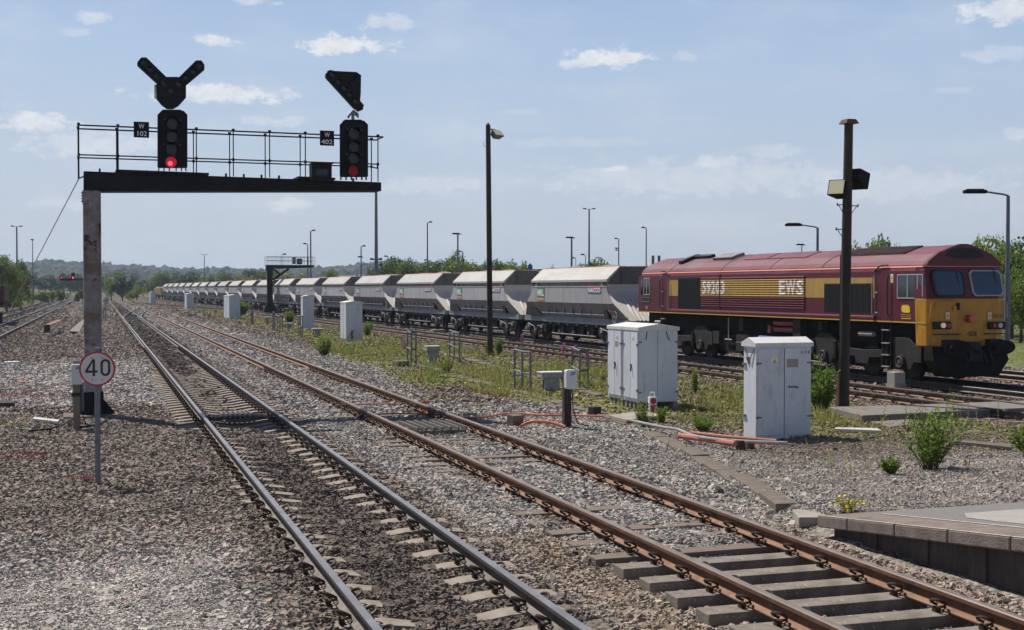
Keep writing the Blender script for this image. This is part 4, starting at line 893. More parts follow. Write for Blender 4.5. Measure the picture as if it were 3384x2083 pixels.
# ------------------------------------------------------------------ signal gantry over the near tracks
GS = 29.5
gp = lambda x, y, s=GS: onS(x, y, s)
z2 = lambda x, y: (420 + x / 1.96, 160 + y / 1.96)
z3 = lambda x, y: (1020 + x / 1.96, 200 + y / 1.96)
pD = gp(307, 1000)[0]
gan = thing('signal_gantry', 'black cantilever signal gantry on one rusty grey post reaching over two tracks', 'signal gantry', (pD, GS + .17, 0))
TL, TR, BR, BL = gp(277, 566), gp(1260, 603), gp(1260, 629), gp(277, 629)
w2 = (gp(334, 1000)[0] - gp(280, 1000)[0]) / 2
mb = MB().box(pD - w2, pD + w2, GS + .02, GS + .34, .02, BL[1]); mb.box(pD - w2 - .02, pD - w2 + .04, GS + .0, GS + .36, .3, BL[1] - .002).box(pD + w2 - .03, pD + w2 + .012, GS + .0, GS + .36, .3, BL[1] - .002)
mb.build('post', 'gantry_post', gan)
mb = MB().box(pD - w2 - .04, pD + w2 + .04, GS - .02, GS + .40, -.05, .50); mb.py([(pD + w2 + .04, 0), (pD + w2 + .30, 0), (pD + w2 + .04, .34)], GS + .1, GS + .26).py([(pD - w2 - .04, 0), (pD - w2 - .22, 0), (pD - w2 - .04, .30)], GS + .1, GS + .26)
mb.build('post_base', 'gantry_black', gan)
MB().box(pD - .62, pD + .5, GS - .35, GS + .6, -.12, .012).build('foundation', 'trough', gan)
mb = MB().py([BL, BR, TR, TL], GS, GS + .55); mb.py([(BL[0] + .3, BL[1] - .015), (BR[0], BR[1] - .015), (BR[0], BR[1] + .002), (BL[0] + .3, BL[1] + .002)], GS - .03, GS + .58)
mb.py([(pD - w2 - .03, BL[1] - .28), (pD - w2 - .002, BL[1] - .28), (pD - w2 - .002, BL[1]), (pD - w2 - .03, BL[1])], GS + .02, GS + .3)
for k in range(4): mb.disc((pD - w2 - .04, GS + .15, BL[1] - .05 - .06 * k), 'x', .018, 6, .03)
mb.build('beam', 'gantry_black', gan)
lk = lambda t: (TL[0] + (TR[0] - TL[0]) * t, TL[1] + (TR[1] - TL[1]) * t)
for t0, t1 in ((.10, .40), (.70, .83)):
    a, b = lk(t0), lk(t1); MB().py([(a[0], a[1] + .002), (b[0], b[1] + .002), (b[0], b[1] + .05), (a[0], a[1] + .05)], GS - .18, GS + .7).build('walkway', 'gantry_black', gan)
for t in (.05, .2, .33, .46, .52, .58, .64, .9): a = lk(t); MB().box(a[0] - .02, a[0] + .02, GS + .0, GS + .06, a[1] - .02, a[1] + .07).build('lug', 'gantry_black', gan)
zt = gp(649, 429, GS - .15)[1]; zm = gp(649, 524, GS - .15)[1]
for nm, sv, dx in (('front', GS - .15, 0), ('rear', GS + .52, 0)):
    mb = MB(); xs = [gp(x, 500, GS - .15)[0] for x in (260, 390, 649, 771, 891, 1009, 1249)]
    for i, x in enumerate(xs):
        tt = max(0, (x - TL[0]) / (TR[0] - TL[0])); mb.tube([(x, sv, TL[1] + (TR[1] - TL[1]) * tt - (.14 if i == 0 else 0)), (x, sv, zt + .01)], .017 if i < 2 else .013, 6)
        mb.box(x - .03, x + .03, sv - .03, sv + .03, zt - .01, zt + .05).box(x - .025, x + .025, sv - .025, sv + .025, zm - .03, zm + .03)
    mb.tube([(xs[0], sv, zt), (xs[-1] + .12, sv, zt)], .018, 6).tube([(xs[0], sv, zm), (xs[-1], sv, zm)], .016, 6)
    mb.build('railing', 'gantry_black', gan)
mb = MB(); x0 = gp(260, 500, GS - .15)[0]
mb.tube([(x0, GS - .15, zt), (x0, GS + .52, zt)], .018, 6).tube([(x0, GS - .15, zm), (x0, GS + .52, zm)], .016, 6).tube([(x0, GS - .15, TL[1] - .12), (x0, GS + .52, TL[1] - .12), (TL[0], GS + .2, TL[1] - .10)], .018, 6)
x1 = gp(1249, 500, GS - .15)[0]; mb.tube([(x1 + .12, GS - .15, zt), (x1 + .12, GS + .52, zt)], .016, 6).tube([(x1, GS - .15, zm), (x1 + .06, GS + .2, zm - .06), (x1, GS + .52, zm)], .016, 6)
mb.build('end_railing', 'gantry_black', gan)
tag(MB().tube([(x0 + .02, GS + .2, TL[1] - .12), (*at(-40, 1165, 0), 0)], .012, 5).build('guy_wire', 'galv_dark'), 'thin guy wire running down from the gantry beam end to the ground', 'wire')
SF = GS - .42                                          # plane of the signal faces
def fpoly(fn, P, s): return [onS(*fn(x, y), s) for x, y in P]
def signal(fn, x0, x1, y0, y1, lens, lab, bold):
    c = onS(*fn((x0 + x1) / 2, y1 + 16), SF); t = thing('colour_light_signal', lab, 'signal', (c[0], SF, c[1]), 'signals on the gantry')
    ch = 26
    bp_ = fpoly(fn, [(x0, y0 + ch + 6), (x0 + ch, y0 + 6), (x1 - ch, y0 + 6), (x1, y0 + ch + 6), (x1, y1 - 6), (x1 - 8, y1), (x0 + 8, y1), (x0, y1 - 6)], SF)
    MB().py(bp_, SF, SF + .03).build('backboard', 'signal_face', t)
    mb = MB().py(fpoly(fn, [(x0 + 24, y0 + 8), (x0 + 34, y0 - 2), (x1 - 44, y0 - 2), (x1 - 30, y0 + 8)], SF), SF + .031, SF + .2); q = fpoly(fn, [(x0 + 14, y1 - 10), (x0 + 14, y0 + 26), (x1 - 14, y0 + 26), (x1 - 14, y1 - 10)], SF); mb.py(q, SF + .031, SF + .28)
    for xx in (x0 + 6, x0 + 40, x0 + 75, x1 - 75, x1 - 40, x1 - 12): a, b = onS(*fn(xx, y1 - 2), SF), onS(*fn(xx + 7, y1 + 17), SF); mb.box(a[0], b[0], SF + .04, SF + .1, b[1], a[1])
    mb.build('housing', 'signal_black', t)
    for i, (lx, ly) in enumerate(lens):
        a = onS(*fn(lx, ly), SF); r = .118
        lm = MB(); lm.disc((a[0], SF - .012, a[1]), 'y', r, 20, .02); ln_ = lm.build('lens', ('red_lens' if bold == 1 else 'red_dim') if i == 3 else 'lens', t)
        if i == 3 and bold == 1: MB().disc((a[0] - .02, SF - .026, a[1] - .03), 'y', .05, 12, .004).build('lit_core', 'red_core', ln_)
        v = MB(); n_ = 16
        for k in range(n_):
            p0, p1 = -.35 + (PI + .7) * k / n_, -.35 + (PI + .7) * (k + 1) / n_; f0, f1 = SF - .26 * (.35 + .65 * max(0, math.sin(p0))), SF - .26 * (.35 + .65 * max(0, math.sin(p1)))
            v.quad((a[0] + r * 1.12 * math.cos(p0), SF - .001, a[1] + r * 1.12 * math.sin(p0)), (a[0] + r * 1.12 * math.cos(p1), SF - .001, a[1] + r * 1.12 * math.sin(p1)), (a[0] + r * 1.12 * math.cos(p1), f1, a[1] + r * 1.12 * math.sin(p1)), (a[0] + r * 1.12 * math.cos(p0), f0, a[1] + r * 1.12 * math.sin(p0)))
        v.build('hood', 'signal_black', t, fix=False)
    for xx, yy in ((x0 + 48, y0 + 62), (x1 - 44, y0 + 68), (x0 + 46, y0 + 222), (x1 - 50, y0 + 228)): a = onS(*fn(xx, yy), SF); MB().disc((a[0], SF - .004, a[1]), 'y', .012, 8, .01).build('bolt', 'plate_grey', t)
    return t
sg1 = signal(z2, 197, 391, 398, 776, [(292, 490), (290, 575), (287, 655), (285, 738)], 'four-aspect signal showing red below the Y-shaped route indicator', 1)
sg2 = signal(z3, 203, 385, 384, 756, [(293, 477), (292, 560), (290, 635), (289, 715)], 'four-aspect signal showing red below the single-arm route indicator', 0)
def feather(fn, polys, lens, lab, extra):
    c = onS(*fn(*extra), SF); t = thing('route_indicator', lab, 'route indicator', (c[0], SF, c[1]), 'route indicators on the gantry')
    mb = MB()
    for i, P in enumerate(polys): mb.py(fpoly(fn, P, SF), SF - .02 * i, SF + .10 + .012 * i)
    mb.build('housing', 'signal_black', t)
    for lx, ly in lens:
        a = onS(*fn(lx, ly), SF); MB().disc((a[0], SF - .055, a[1]), 'y', .052, 14, .02).build('lens', 'lens', t)
        v = MB(); n_ = 10
        for k in range(n_): p0, p1 = PI * k / n_, PI * (k + 1) / n_; v.quad(*[(a[0] + .06 * math.cos(p), q_, a[1] + .06 * math.sin(p)) for p, q_ in ((p0, SF - .04), (p1, SF - .04), (p1, SF - .15), (p0, SF - .15))])
        v.build('hood', 'signal_black', t, fix=False)
    return t
f1 = feather(z2, [[(245, 185), (330, 185), (382, 235), (382, 320), (335, 372), (300, 392), (260, 392), (225, 367), (190, 325), (188, 235)], [(67, 90), (90, 60), (125, 60), (300, 232), (262, 290), (67, 110)], [(445, 80), (480, 80), (500, 108), (500, 140), (300, 310), (262, 262)]],
             [(103, 97), (144, 143), (187, 183), (236, 233), (283, 278), (333, 237), (381, 194), (424, 157), (466, 119)], 'Y-shaped black route indicator with nine lamps above the signal', (283, 392))
a, b = onS(*z2(178, 235), SF), onS(*z2(186, 325), SF); MB().box(a[0], b[0], SF + .02, SF + .06, b[1], a[1]).build('side_bracket', 'signal_black', f1)
f2 = feather(z3, [[(125, 66), (310, 75), (340, 95), (338, 215), (333, 272), (300, 300), (130, 120)], [(112, 85), (135, 63), (160, 66), (357, 290), (350, 320), (325, 330), (290, 305), (112, 110)]],
             [(150, 97), (187, 142), (222, 183), (259, 224), (296, 267)], 'triangular black route indicator with one slanting row of five lamps', (290, 375))
mb = MB(); P = fpoly(z3, [(262, 150), (315, 100)], SF); mb.tube([(P[0][0], SF - .01, P[0][1]), (P[1][0], SF - .01, P[1][1])], .02, 5); mb.build('rib', 'signal_face', f2)
mb = MB().py(fpoly(z3, [(252, 362), (290, 318), (325, 345), (325, 372), (312, 360), (300, 352), (275, 352), (262, 374)], SF), SF, SF + .08); P = onS(*z3(290, 378), SF); mb.box(P[0] - .03, P[0] + .03, SF + .03, SF + .1, P[1] - .02, P[1] + .1); mb.build('bracket', 'galv', f2)
for fn, x0, x1, y0, y1, tx, lab in ((z2, 43, 142, 478, 577, ('W', '102'), 'black number plate reading W 102 on the gantry railing'), (z3, 73, 165, 457, 551, ('W', '402'), 'black number plate reading W 402 on the gantry railing')):
    a, b = onS(*fn(x0, y1), GS - .2), onS(*fn(x1, y0), GS - .2); w, h = b[0] - a[0], b[1] - a[1]
    t = thing('number_plate', lab, 'sign', (a[0], GS - .2, a[1]), 'number plates on the gantry')
    MB().box(a[0], b[0], GS - .21, GS - .185, a[1], b[1]).build('plate', 'signal_face', t, bev=.012)
    mb = MB(); put_text(mb, tx[0], (a[0] + w * .32, GS - .214, a[1] + h * .57), (1, 0, 0), (0, 0, 1), w * .37, h * .30, .012); put_text(mb, tx[1], (a[0] + w * (.24 if tx[1] == '102' else .08), GS - .214, a[1] + h * .10), (1, 0, 0), (0, 0, 1), w * (.62 if tx[1] == '102' else .80), h * .31, .012); mb.build('lettering', 'white', t, fix=False)
a, b = onS(*z3(22, 772), SF), onS(*z3(150, 672), SF)
t = thing('indicator_box', 'small black box indicator standing on the gantry beam beside the second signal', 'indicator', ((a[0] + b[0]) / 2, SF, a[1]))
MB().box(a[0], b[0], SF, SF + .35, a[1], b[1]).box(a[0] - .02, b[0] + .02, SF - .12, SF + .2, b[1] + .001, b[1] + .02).build('housing', 'signal_black', t); MB().box(a[0] + .08, b[0] - .08, SF - .006, SF - .0005, a[1] + .1, b[1] - .12).build('screen', 'lens', t)
# ------------------------------------------------------------------ round speed signs
def speed_sign(base, top_c, dia_px, lab, ps):
    D0, s0 = at(*base, 0); c = onS(*top_c, s0); Z = D0 * math.sin(TH) + s0 * math.cos(TH); r = dia_px * Z / F / 2
    t = thing('speed_sign', lab, 'sign', (D0, s0, 0), 'round 40 signs')
    MB().tube([(D0, s0 + ps, -.1), (D0, s0 + ps, c[1] + r * 1.13)], ps * .95, 14).disc((D0, s0 + ps, c[1] + r * 1.14), 'z', ps * 1.05, 14, .03).build('post', 'galv_dark', t, smooth=True)
    rot = Matrix.Rotation(-.10, 3, 'Z')
    def W(x, y, z): v = rot @ Vector((x, y, 0)); return (D0 + v.x, s0 + v.y - .01, c[1] + z)
    def dsk(mb, r0, y0, y1): mb.prism([W(r0 * math.cos(2 * PI * k / 40), y0, r0 * math.sin(2 * PI * k / 40)) for k in range(40)], [W(r0 * math.cos(2 * PI * k / 40), y1, r0 * math.sin(2 * PI * k / 40)) for k in range(40)]); return mb
    dsk(MB(), r, -.012, .008).build('rim', 'sign_red', t); dsk(MB(), r * .895, -.0155, -.0125).build('face', 'sign_white', t)
    mb = MB(); u = Vector(rot @ Vector((1, 0, 0)))
    O4 = Vector(W(-.66 * r, -.018, -.42 * r)); X, Y = u * r, Vector((0, 0, r))
    def q(*P): mb.quad(*[O4 + X * a + Y * b for a, b in P])
    q((.40, 0), (.54, 0), (.54, .98), (.40, .98)); q((0, .20), (.40, .20), (.40, .33), (0, .33)); q((.54, .20), (.68, .20), (.68, .33), (.54, .33)); q((0, .33), (.15, .33), (.40, .80), (.40, .98))
    O4 = Vector(W(.18 * r, -.018, -.42 * r)); w_, h_, th_ = .54, .98, .13; ou, inn = [], []
    for k in [*range(17), *range(16, 33)]:
        a = 2 * PI * k / 32; cx_, cy_ = math.cos(a), math.sin(a); ox = w_ / 2; top_ = len(ou) <= 16
        ou.append((w_ / 2 + cx_ * ox, (h_ - ox if top_ else ox) + cy_ * ox)); inn.append((w_ / 2 + cx_ * (ox - th_), (h_ - ox if top_ else ox) + cy_ * (ox - th_)))
    ou.append(ou[0]); inn.append(inn[0])
    for k in range(len(ou) - 1): q(ou[k], ou[k + 1], inn[k + 1], inn[k])
    mb.build('number', 'ink', t, fix=False)
    for x_, z_ in ((-.28, .62), (.28, .62), (-.28, -.62), (.28, -.62)): MB().disc(W(x_ * r, -.018, z_ * r), 'y', .012, 8, .006).build('bolt', 'plate_grey', t)
speed_sign((324, 1595), (327, 1219), 115, 'large round white sign with red rim reading 40 on a grey post', .042)
speed_sign((350, 1062), (349, 995), 19, 'small distant round 40 sign standing just beyond the gantry post', .04)
tag(MB().tube([(*at(343, 1052), 0), (*at(343, 1052), onS(343, 1014, at(343, 1052)[1])[1])], .05, 8).build('marker_post', 'galv_dark'), 'short grey stake beside the distant 40 sign', 'post')
# ------------------------------------------------------------------ lineside telephones
def phone(base, x0, x1, y0, y1, pw, lab, pm, plate):
    D0, s0 = at(*base, 0); a, b = onS(x0, y1, s0), onS(x1, y0, s0); t = thing('lineside_telephone', lab, 'telephone', (D0, s0, 0), 'lineside telephones')
    MB().box(D0 - pw, D0 + pw, s0, s0 + pw * 1.8, -.1, b[1] + (.06 if plate else -.02)).build('post', pm, t, bev=.008)
    bx = MB().py([(a[0], a[1] + .02), (a[0] + .02, a[1]), (b[0] - .01, a[1]), (b[0], a[1] + .03), (b[0], b[1] - .02), (b[0] - .03, b[1]), (a[0] + .02, b[1]), (a[0], b[1] - .03)], s0 - .15, s0 - .001).build('case', 'plastic_grey', t, bev=.01)
    mb = MB(); w = (b[0] - a[0])
    for k in range(3): 
        x = a[0] + w * (.34 + .15 * k); zb_ = b[1] - .46 * w; mb.quad((x, s0 - .154, zb_), (x + .07 * w, s0 - .154, zb_), (x + .24 * w, s0 - .154, zb_ + .28 * w), (x + .17 * w, s0 - .154, zb_ + .28 * w))
    mb.build('stripes', 'ink', bx, fix=False)
    if plate: MB().box(a[0] + .02, b[0] + .03, s0 + .2, s0 + .24, a[1] - .55, a[1] + .01).build('back_plate', 'galv', t); MB().box(D0 - pw - .03, D0 + pw + .03, s0 - .03, s0 - .001, a[1] - .24, a[1] - .17).build('strap', 'clip_iron', t)
    c_ = MB().tube([(D0 + pw + .012, s0, a[1] - .02), (D0 + pw + .02, s0 - .03, .35), (D0 + pw + .10, s0 - .1, .08), (D0 + pw + .32, s0 - .1, .03)], .012, 5); c_.build('cable', 'cable_black', t)
phone((254, 1417), 236, 272, 1203, 1270, .065, 'grey lineside telephone on a pale post beside the gantry foot', 'post_wood', True)
phone((1877, 1413), 1863, 1898, 1221, 1285, .075, 'grey lineside telephone on a dark wooden post by the orange cables', 'pole_wood', False)
for P, lab in (([(95, 1425), (160, 1418), (205, 1405), (243, 1380)], 'black cable lying on the ballast left of the lineside telephone'), ([(265, 1412), (290, 1410), (330, 1400), (352, 1387)], 'black cable looping from the telephone post towards the gantry foot')):
    tag(MB().tube([(*at(*p, .03), .03) for p in P], .022, 6).build('cable', 'cable_black'), lab, 'cable', 'black cables by the gantry foot')
# ------------------------------------------------------------------ steel cabinets
def cabinet(D0, s0, w, d, h, lab, face, grp='grey lineside equipment cabinets', detail=True, legs=False, letters=None):
    """near left corner at D0, s0; doors on 'D' (towards the near tracks) or 's' (towards the camera)"""
    t = thing('equipment_cabinet', lab, 'cabinet', (D0, s0, 0), grp); zb = .16 if legs else .0
    MB().box(D0, D0 + w, s0, s0 + d, zb - .03 if legs else -.1, h).build('body', 'cab_grey', t, bev=.008)
    if legs:
        for k in range(4): MB().box(D0 + .0 + .02, D0 + .10, s0 + .03 + k * (d - .16) / 3, s0 + .13 + k * (d - .16) / 3, -.15, zb - .031).build('plinth_block', 'concrete', t)
        MB().box(D0 + w - .1, D0 + w, s0, s0 + d, -.15, zb - .031).build('plinth', 'concrete', t)
    o = .035; rz = h + .075
    if face == 's': A = [(s0 - o, h - .03), (s0 + d + o, h - .03), (s0 + d + o, h + .045), (s0 + d / 2, h + .145), (s0 - o, h + .045)]; mb = MB().px(A, D0 - o, D0 + w + o)
    else: A = [(D0 - o, h - .03), (D0 + w + o, h - .03), (D0 + w + o, h + .05), (D0 + w / 2, h + .13), (D0 - o, h + .05)]; mb = MB().py(A, s0 - o, s0 + d - .02 + o)
    mb.build('roof', 'cab_top', t, bev=.006)
    L_ = w if face == 's' else d
    def P(u, z, l): return (D0 + u, s0 - l, z) if face == 's' else (D0 - l, s0 + d - u, z)
    def slab(name, u0, u1, z0, z1, l0, l1, mt, par, bev=0):
        a, b = P(u0, z0, l0), P(u1, z1, l1); return MB().box(min(a[0], b[0]), max(a[0], b[0]), min(a[1], b[1]), max(a[1], b[1]), min(z0, z1), max(z0, z1)).build(name, mt, par, bev=bev)
    g = .008
    for k in range(2):
        dr = slab('door', .03 + k * (L_ / 2 - .03) + g * k, L_ / 2 - g * (1 - k) + k * (L_ / 2 - .03), zb + .05, h - .06, .001, .024, 'cab_grey', t, .005)
        if detail:
            for zz_ in (h * .22, h * .80): slab('hinge', (.012 if k == 0 else L_ - .10), (.10 if k == 0 else L_ - .012), zz_, zz_ + .025, .0245, .038, 'galv', dr)
    if not detail: return t
    slab('door_gap', L_ / 2 - g, L_ / 2 + g, zb + .05, h - .06, .0005, .012, 'dark_gap', t)
    for zz_ in (h * .22, h * .80):
        for e in (0, 1): slab('clamp', -.02 if e == 0 else L_ - .012, .012 if e == 0 else L_ + .02, zz_ - .015, zz_ + .035, .025, .055, 'galv', t)
    hb_ = MB(); u0 = L_ * (.56 if face == 's' else .55); hz = h * .55
    hb_.tube([P(u0, hz, .05), P(u0 + (.16 if face == 's' else .02), hz - .005, .055)], .014, 6).tube([P(u0 + (.16 if face == 's' else .02), hz, .03), P(u0 + (.2 if face == 's' else .05), hz - (.02 if face == 's' else .16), .06)], .017, 6); hb_.build('handle', 'galv' if face == 's' else 'clip_iron', t)
    u = L_ * (.27 if face == 's' else .62); sz = .11; mb = MB(); O = P(u, h * .80 if face == 's' else h * .86, .0245); X = (1, 0, 0) if face == 's' else (0, -1, 0)
    mb.quad(*[P(u + a * sz, O[2] + b * sz, .027) for a, b in ((0, 0), (1, 0), (1, 1), (0, 1))]); mb.k = 2
    mb.quad(*[P(u + a * sz, O[2] + b * sz, .0285) for a, b in ((.08, .12), (.92, .12), (.5, .9))]); mb.k = 1
    mb.quad(*[P(u + a * sz, O[2] + b * sz, .030) for a, b in ((.18, .19), (.82, .19), (.5, .78))]); mb.k = 2
    mb.quad(*[P(u + a * sz, O[2] + b * sz, .0315) for a, b in ((.45, .24), (.58, .45), (.50, .45), (.58, .66), (.42, .42), (.50, .42))]); mb.build('warning_sign', ['white', 'warn_yellow', 'ink'], t, fix=False)
    if face == 's':
        slab('notice', L_ * .54, L_ * .75, h * .76, h * .85, .0245, .027, 'plate_grey', t)
        mb = MB(); Dx = D0 - .01
        mb.tube([(Dx, s0 + .06, h - .06), (Dx - .02, s0 + d * .45, h - .30), (Dx, s0 + d - .06, h - .06)], .010, 5); mb.quad((Dx - .02, s0 + d * .35, h - .22), (Dx - .05, s0 + d * .6, h - .22), (Dx - .01, s0 + d * .45, h - .42)); mb.build('padlock_hanger', 'galv', t, fix=False)
        for zz_ in (h * .22, h * .78): MB().box(D0 - .03, D0 - .001, s0 + d - .10, s0 + d + .02, zz_, zz_ + .04).build('clamp', 'galv', t)
    else:
        slab('notice', L_ * .56, L_ * .78, h * .76, h * .83, .0245, .027, 'plate_grey', t) if s0 > 28 else None
        mb = MB().box(D0 + w * .48, D0 + w * .485, s0 - .004, s0 + .01, zb + .1, h - .05); mb.build('side_seam', 'dark_gap', t)
        mb = MB().tube([(D0 + .2, s0 - .012, h - .05), (D0 + .17, s0 - .02, h - .24)], .009, 5).tube([(D0 + w - .3, s0 - .012, h - .05), (D0 + w - .22, s0 - .02, h - .26)], .009, 5); mb.build('lifting_hook', 'clip_iron', t)
        for zz_ in (h * .19, h * .83):
            for a in (D0 - .01, D0 + w - .06): MB().box(a, a + .07, s0 - .028, s0 - .001, zz_, zz_ + .03).build('clamp', 'galv', t)
    if letters:
        mb = MB(); put_text(mb, letters, P(L_ * .79, h * .905, .0265), X, (0, 0, 1), L_ * .175, .06, .01); mb.build('lettering', 'ink', t, fix=False)
    return t
cabinet(11.97, 20.92, 1.15, .46, 1.70, 'wide grey cabinet marked A10B standing alone beside the orange pipes', 's', letters='A 10 B')
cabinet(12.47, 27.10, .98, .84, 1.80, 'tall grey cabinet of the close pair, the one with a red lamp at its foot', 'D', legs=True)
cabinet(12.47, 28.02, .98, .84, 1.80, 'tall grey cabinet of the close pair, the one farther along the tracks', 'D', legs=True)
for D0, s0, w, d, h, lab, n in ((14.30, 67.9, .85, .75, 1.95, 'grey cabinet in tall weeds with pink flower spikes before its dark side', 1), (14.30, 68.72, .85, .75, 1.95, 'grey cabinet tucked against the one with pink flower spikes', 1), (15.5, 87.7, .75, .85, 2.15, 'slim tall grey cabinet between two pipe guard frames, under the wagons', 1),
    (14.3, 118.4, .95, 2.0, 2.05, 'grey cabinet backed by a round green bush', 1), (14.3, 120.5, .95, 2.0, 2.0, 'grey cabinet behind the one backed by a green bush', 1), (15.6, 174.6, .9, 3.0, 1.95, 'small distant grey cabinet beside the loop where rails slant across', 1), (15.8, 250, .9, 3.0, 1.95, 'tiny far grey cabinet near the tail of the train', 1), (10.2, 330, 1.0, 2.5, 2.0, 'tiny far pale cabinet in front of the dark round bush', 1)):
    cabinet(D0, s0, w, d, h, lab, 'D', detail=False)
# ------------------------------------------------------------------ pipe guard frames and pedestal boxes
def guard(xs, yb, yt, lab):
    P = [at(x, y, 0) for x, y in zip(xs, yb)]; T = [onS(x, y, p[1])[1] for x, y, p in zip(xs, yt, P)]; h = sum(T) / len(T)
    t = thing('guard_frame', lab, 'guard frame', (P[0][0], P[0][1], 0), 'tubular guard frames in the weeds')
    r = .030
    for p in P: MB().tube([(p[0], p[1], -.15), (p[0], p[1], h)], r, 8).build('post', 'galv', t, smooth=True)
    for z in (h, h * .47): MB().tube([(p[0], p[1], z) for p in P], r, 8).build('rail', 'galv', t, smooth=True)
guard((1701, 1726, 1753), (1284, 1296, 1299), (1157, 1160, 1165), 'tubular grey frame standing just before the cable trough, left of the telephone')
guard((1891, 1916, 1943), (1268, 1287, 1281), (1152, 1153, 1160), 'tubular grey frame half hidden behind the lineside telephone')
guard((1347, 1359.5, 1374.5), (1196, 1205, 1203), (1097, 1098, 1100), 'tubular grey frame with a low board at its foot, left of the pedestal box')
guard((1486, 1501, 1518), (1179, 1189, 1194), (1095, 1096, 1099), 'tubular grey frame rising behind the pale grass tuft')
guard((917, 925, 934), (1097, 1099, 1098), (1045, 1045, 1046), 'small distant tubular frame near a low green bush')
guard((988, 994, 999.5), (1112, 1116, 1115), (1045, 1045, 1046), 'small tubular frame before the slim tall cabinet')
guard((902, 905, 909), (1092, 1093, 1093), (1032, 1032, 1033), 'narrow distant tubular frame left of the small bush')
guard((831, 833, 836), (1071, 1072, 1072), (1026, 1026, 1027), 'narrow far tubular frame beside a heap of gravel')
def pedestal(x0, x1, yt, yb, px0, px1, lab):
    xc = (x0 + x1) / 2; D0, s0 = at(xc, yb, 0); a, b, c = onS(x0, yt, s0), onS(x1, yt, s0), onS(px0, yt, s0); w = b[0] - a[0]; h = a[1]; d = min(.4, w * .7); pw = onS(px1, yt, s0)[0] - c[0]
    t = thing('pedestal_box', lab, 'junction box', (D0, s0, 0), 'grey pedestal boxes in the weeds')
    MB().box(c[0], c[0] + pw, s0 - .0, s0 + d * .6, -.1, h * .70).build('pedestal', 'box_grey', t, bev=.008)
    bx = MB().box(a[0], b[0], s0 - d * .25, s0 + d * .8, h * .702, h - .03).build('box', 'box_grey', t, bev=.008); MB().box(a[0] - .01, b[0] + .01, s0 - d * .28, s0 + d * .83, h - .029, h).build('lid', 'cab_top', bx)
    MB().tube([(a[0] + w * .14, s0, h * .70), (a[0] + w * .10, s0 - .02, .3), (a[0] + w * .06, s0 - .05, 0)], .018, 5).tube([(a[0] + w * .86, s0, h * .70), (a[0] + w * .92, s0 - .02, .25), (a[0] + w * .98, s0 - .05, 0)], .018, 5).build('cable', 'cable_black', t)
pedestal(1788, 1864, 1230, 1292, 1806, 1850, 'low grey box on a stout pedestal directly left of the lineside telephone')
pedestal(1409, 1453, 1144, 1199, 1420, 1445, 'low grey box on a tapering pedestal between two tubular frames')
pedestal(1032, 1068, 1086, 1109, 1042, 1060, 'small grey pedestal box in front of the slim tall cabinet')
pedestal(941, 971, 1068, 1087, 950, 964, 'small grey pedestal box under the low green bush')
pedestal(873, 895, 1048, 1068, 880, 889, 'tiny grey pedestal box beside the gravel heap')
# ------------------------------------------------------------------ cable trough lids
def troughs(P, grp, lab, w=.29, L_=.92):
    d = [0]; 
    for a, b in zip(P, P[1:]): d.append(d[-1] + math.dist(a, b))
    me = None; n_ = int(d[-1] / L_)
    for k in range(n_):
        q = (k + .5) * L_; i = max(j for j in range(len(P) - 1) if d[j] <= q); f = (q - d[i]) / (d[i + 1] - d[i]); x, y = (P[i][0] + (P[i + 1][0] - P[i][0]) * f, P[i][1] + (P[i + 1][1] - P[i][1]) * f)
        if me is None: o = MB().box(-w / 2, w / 2, -L_ / 2 + .012, L_ / 2 - .012, -.12, .045).build('trough_lid', 'trough', bev=.012); me = o.data
        else: o = bpy.data.objects.new('trough_lid', me); C.objects.link(o); b_ = o.modifiers.new('edge', 'BEVEL'); b_.width = .012
        o.location = (x + random.uniform(-.012, .012), y, float(gz(x, y)) + .0 + random.uniform(-.008, .012)); o.rotation_euler = (random.uniform(-.012, .012), random.uniform(-.03, .03), math.atan2(P[i][0] - P[i + 1][0], P[i + 1][1] - P[i][1]) + random.uniform(-.02, .02)); tag(o, lab, 'trough lid', grp)
troughs([(8.3, 13.75), (9.11, 16.41), (9.94, 19.34), (10.75, 23.2)], 'trough lids across the gravel', 'weathered concrete trough lid in the line crossing pale gravel to the ramp tip')
troughs([(10.95, 24.2), (11.12, 26.05), (11.53, 33.0), (12.0, 42.0), (12.4, 50)], 'trough lids along the weeds', 'brown concrete trough lid in the line running through the weeds past the telephone')
troughs([(13.0, 30.5), (13.5, 36.0), (14.86, 47.5), (15.6, 58)], 'trough lids behind the frames', 'mossy trough lid in the farther line running behind the tubular frames', w=.28)
tag(MB().pz([at(*p, .06) for p in ((2010, 1372), (2070, 1388), (2190, 1372), (2125, 1358))], .0, .06).build('concrete_slab', 'concrete'), 'pale concrete slab lying before the pair of tall cabinets', 'slab')
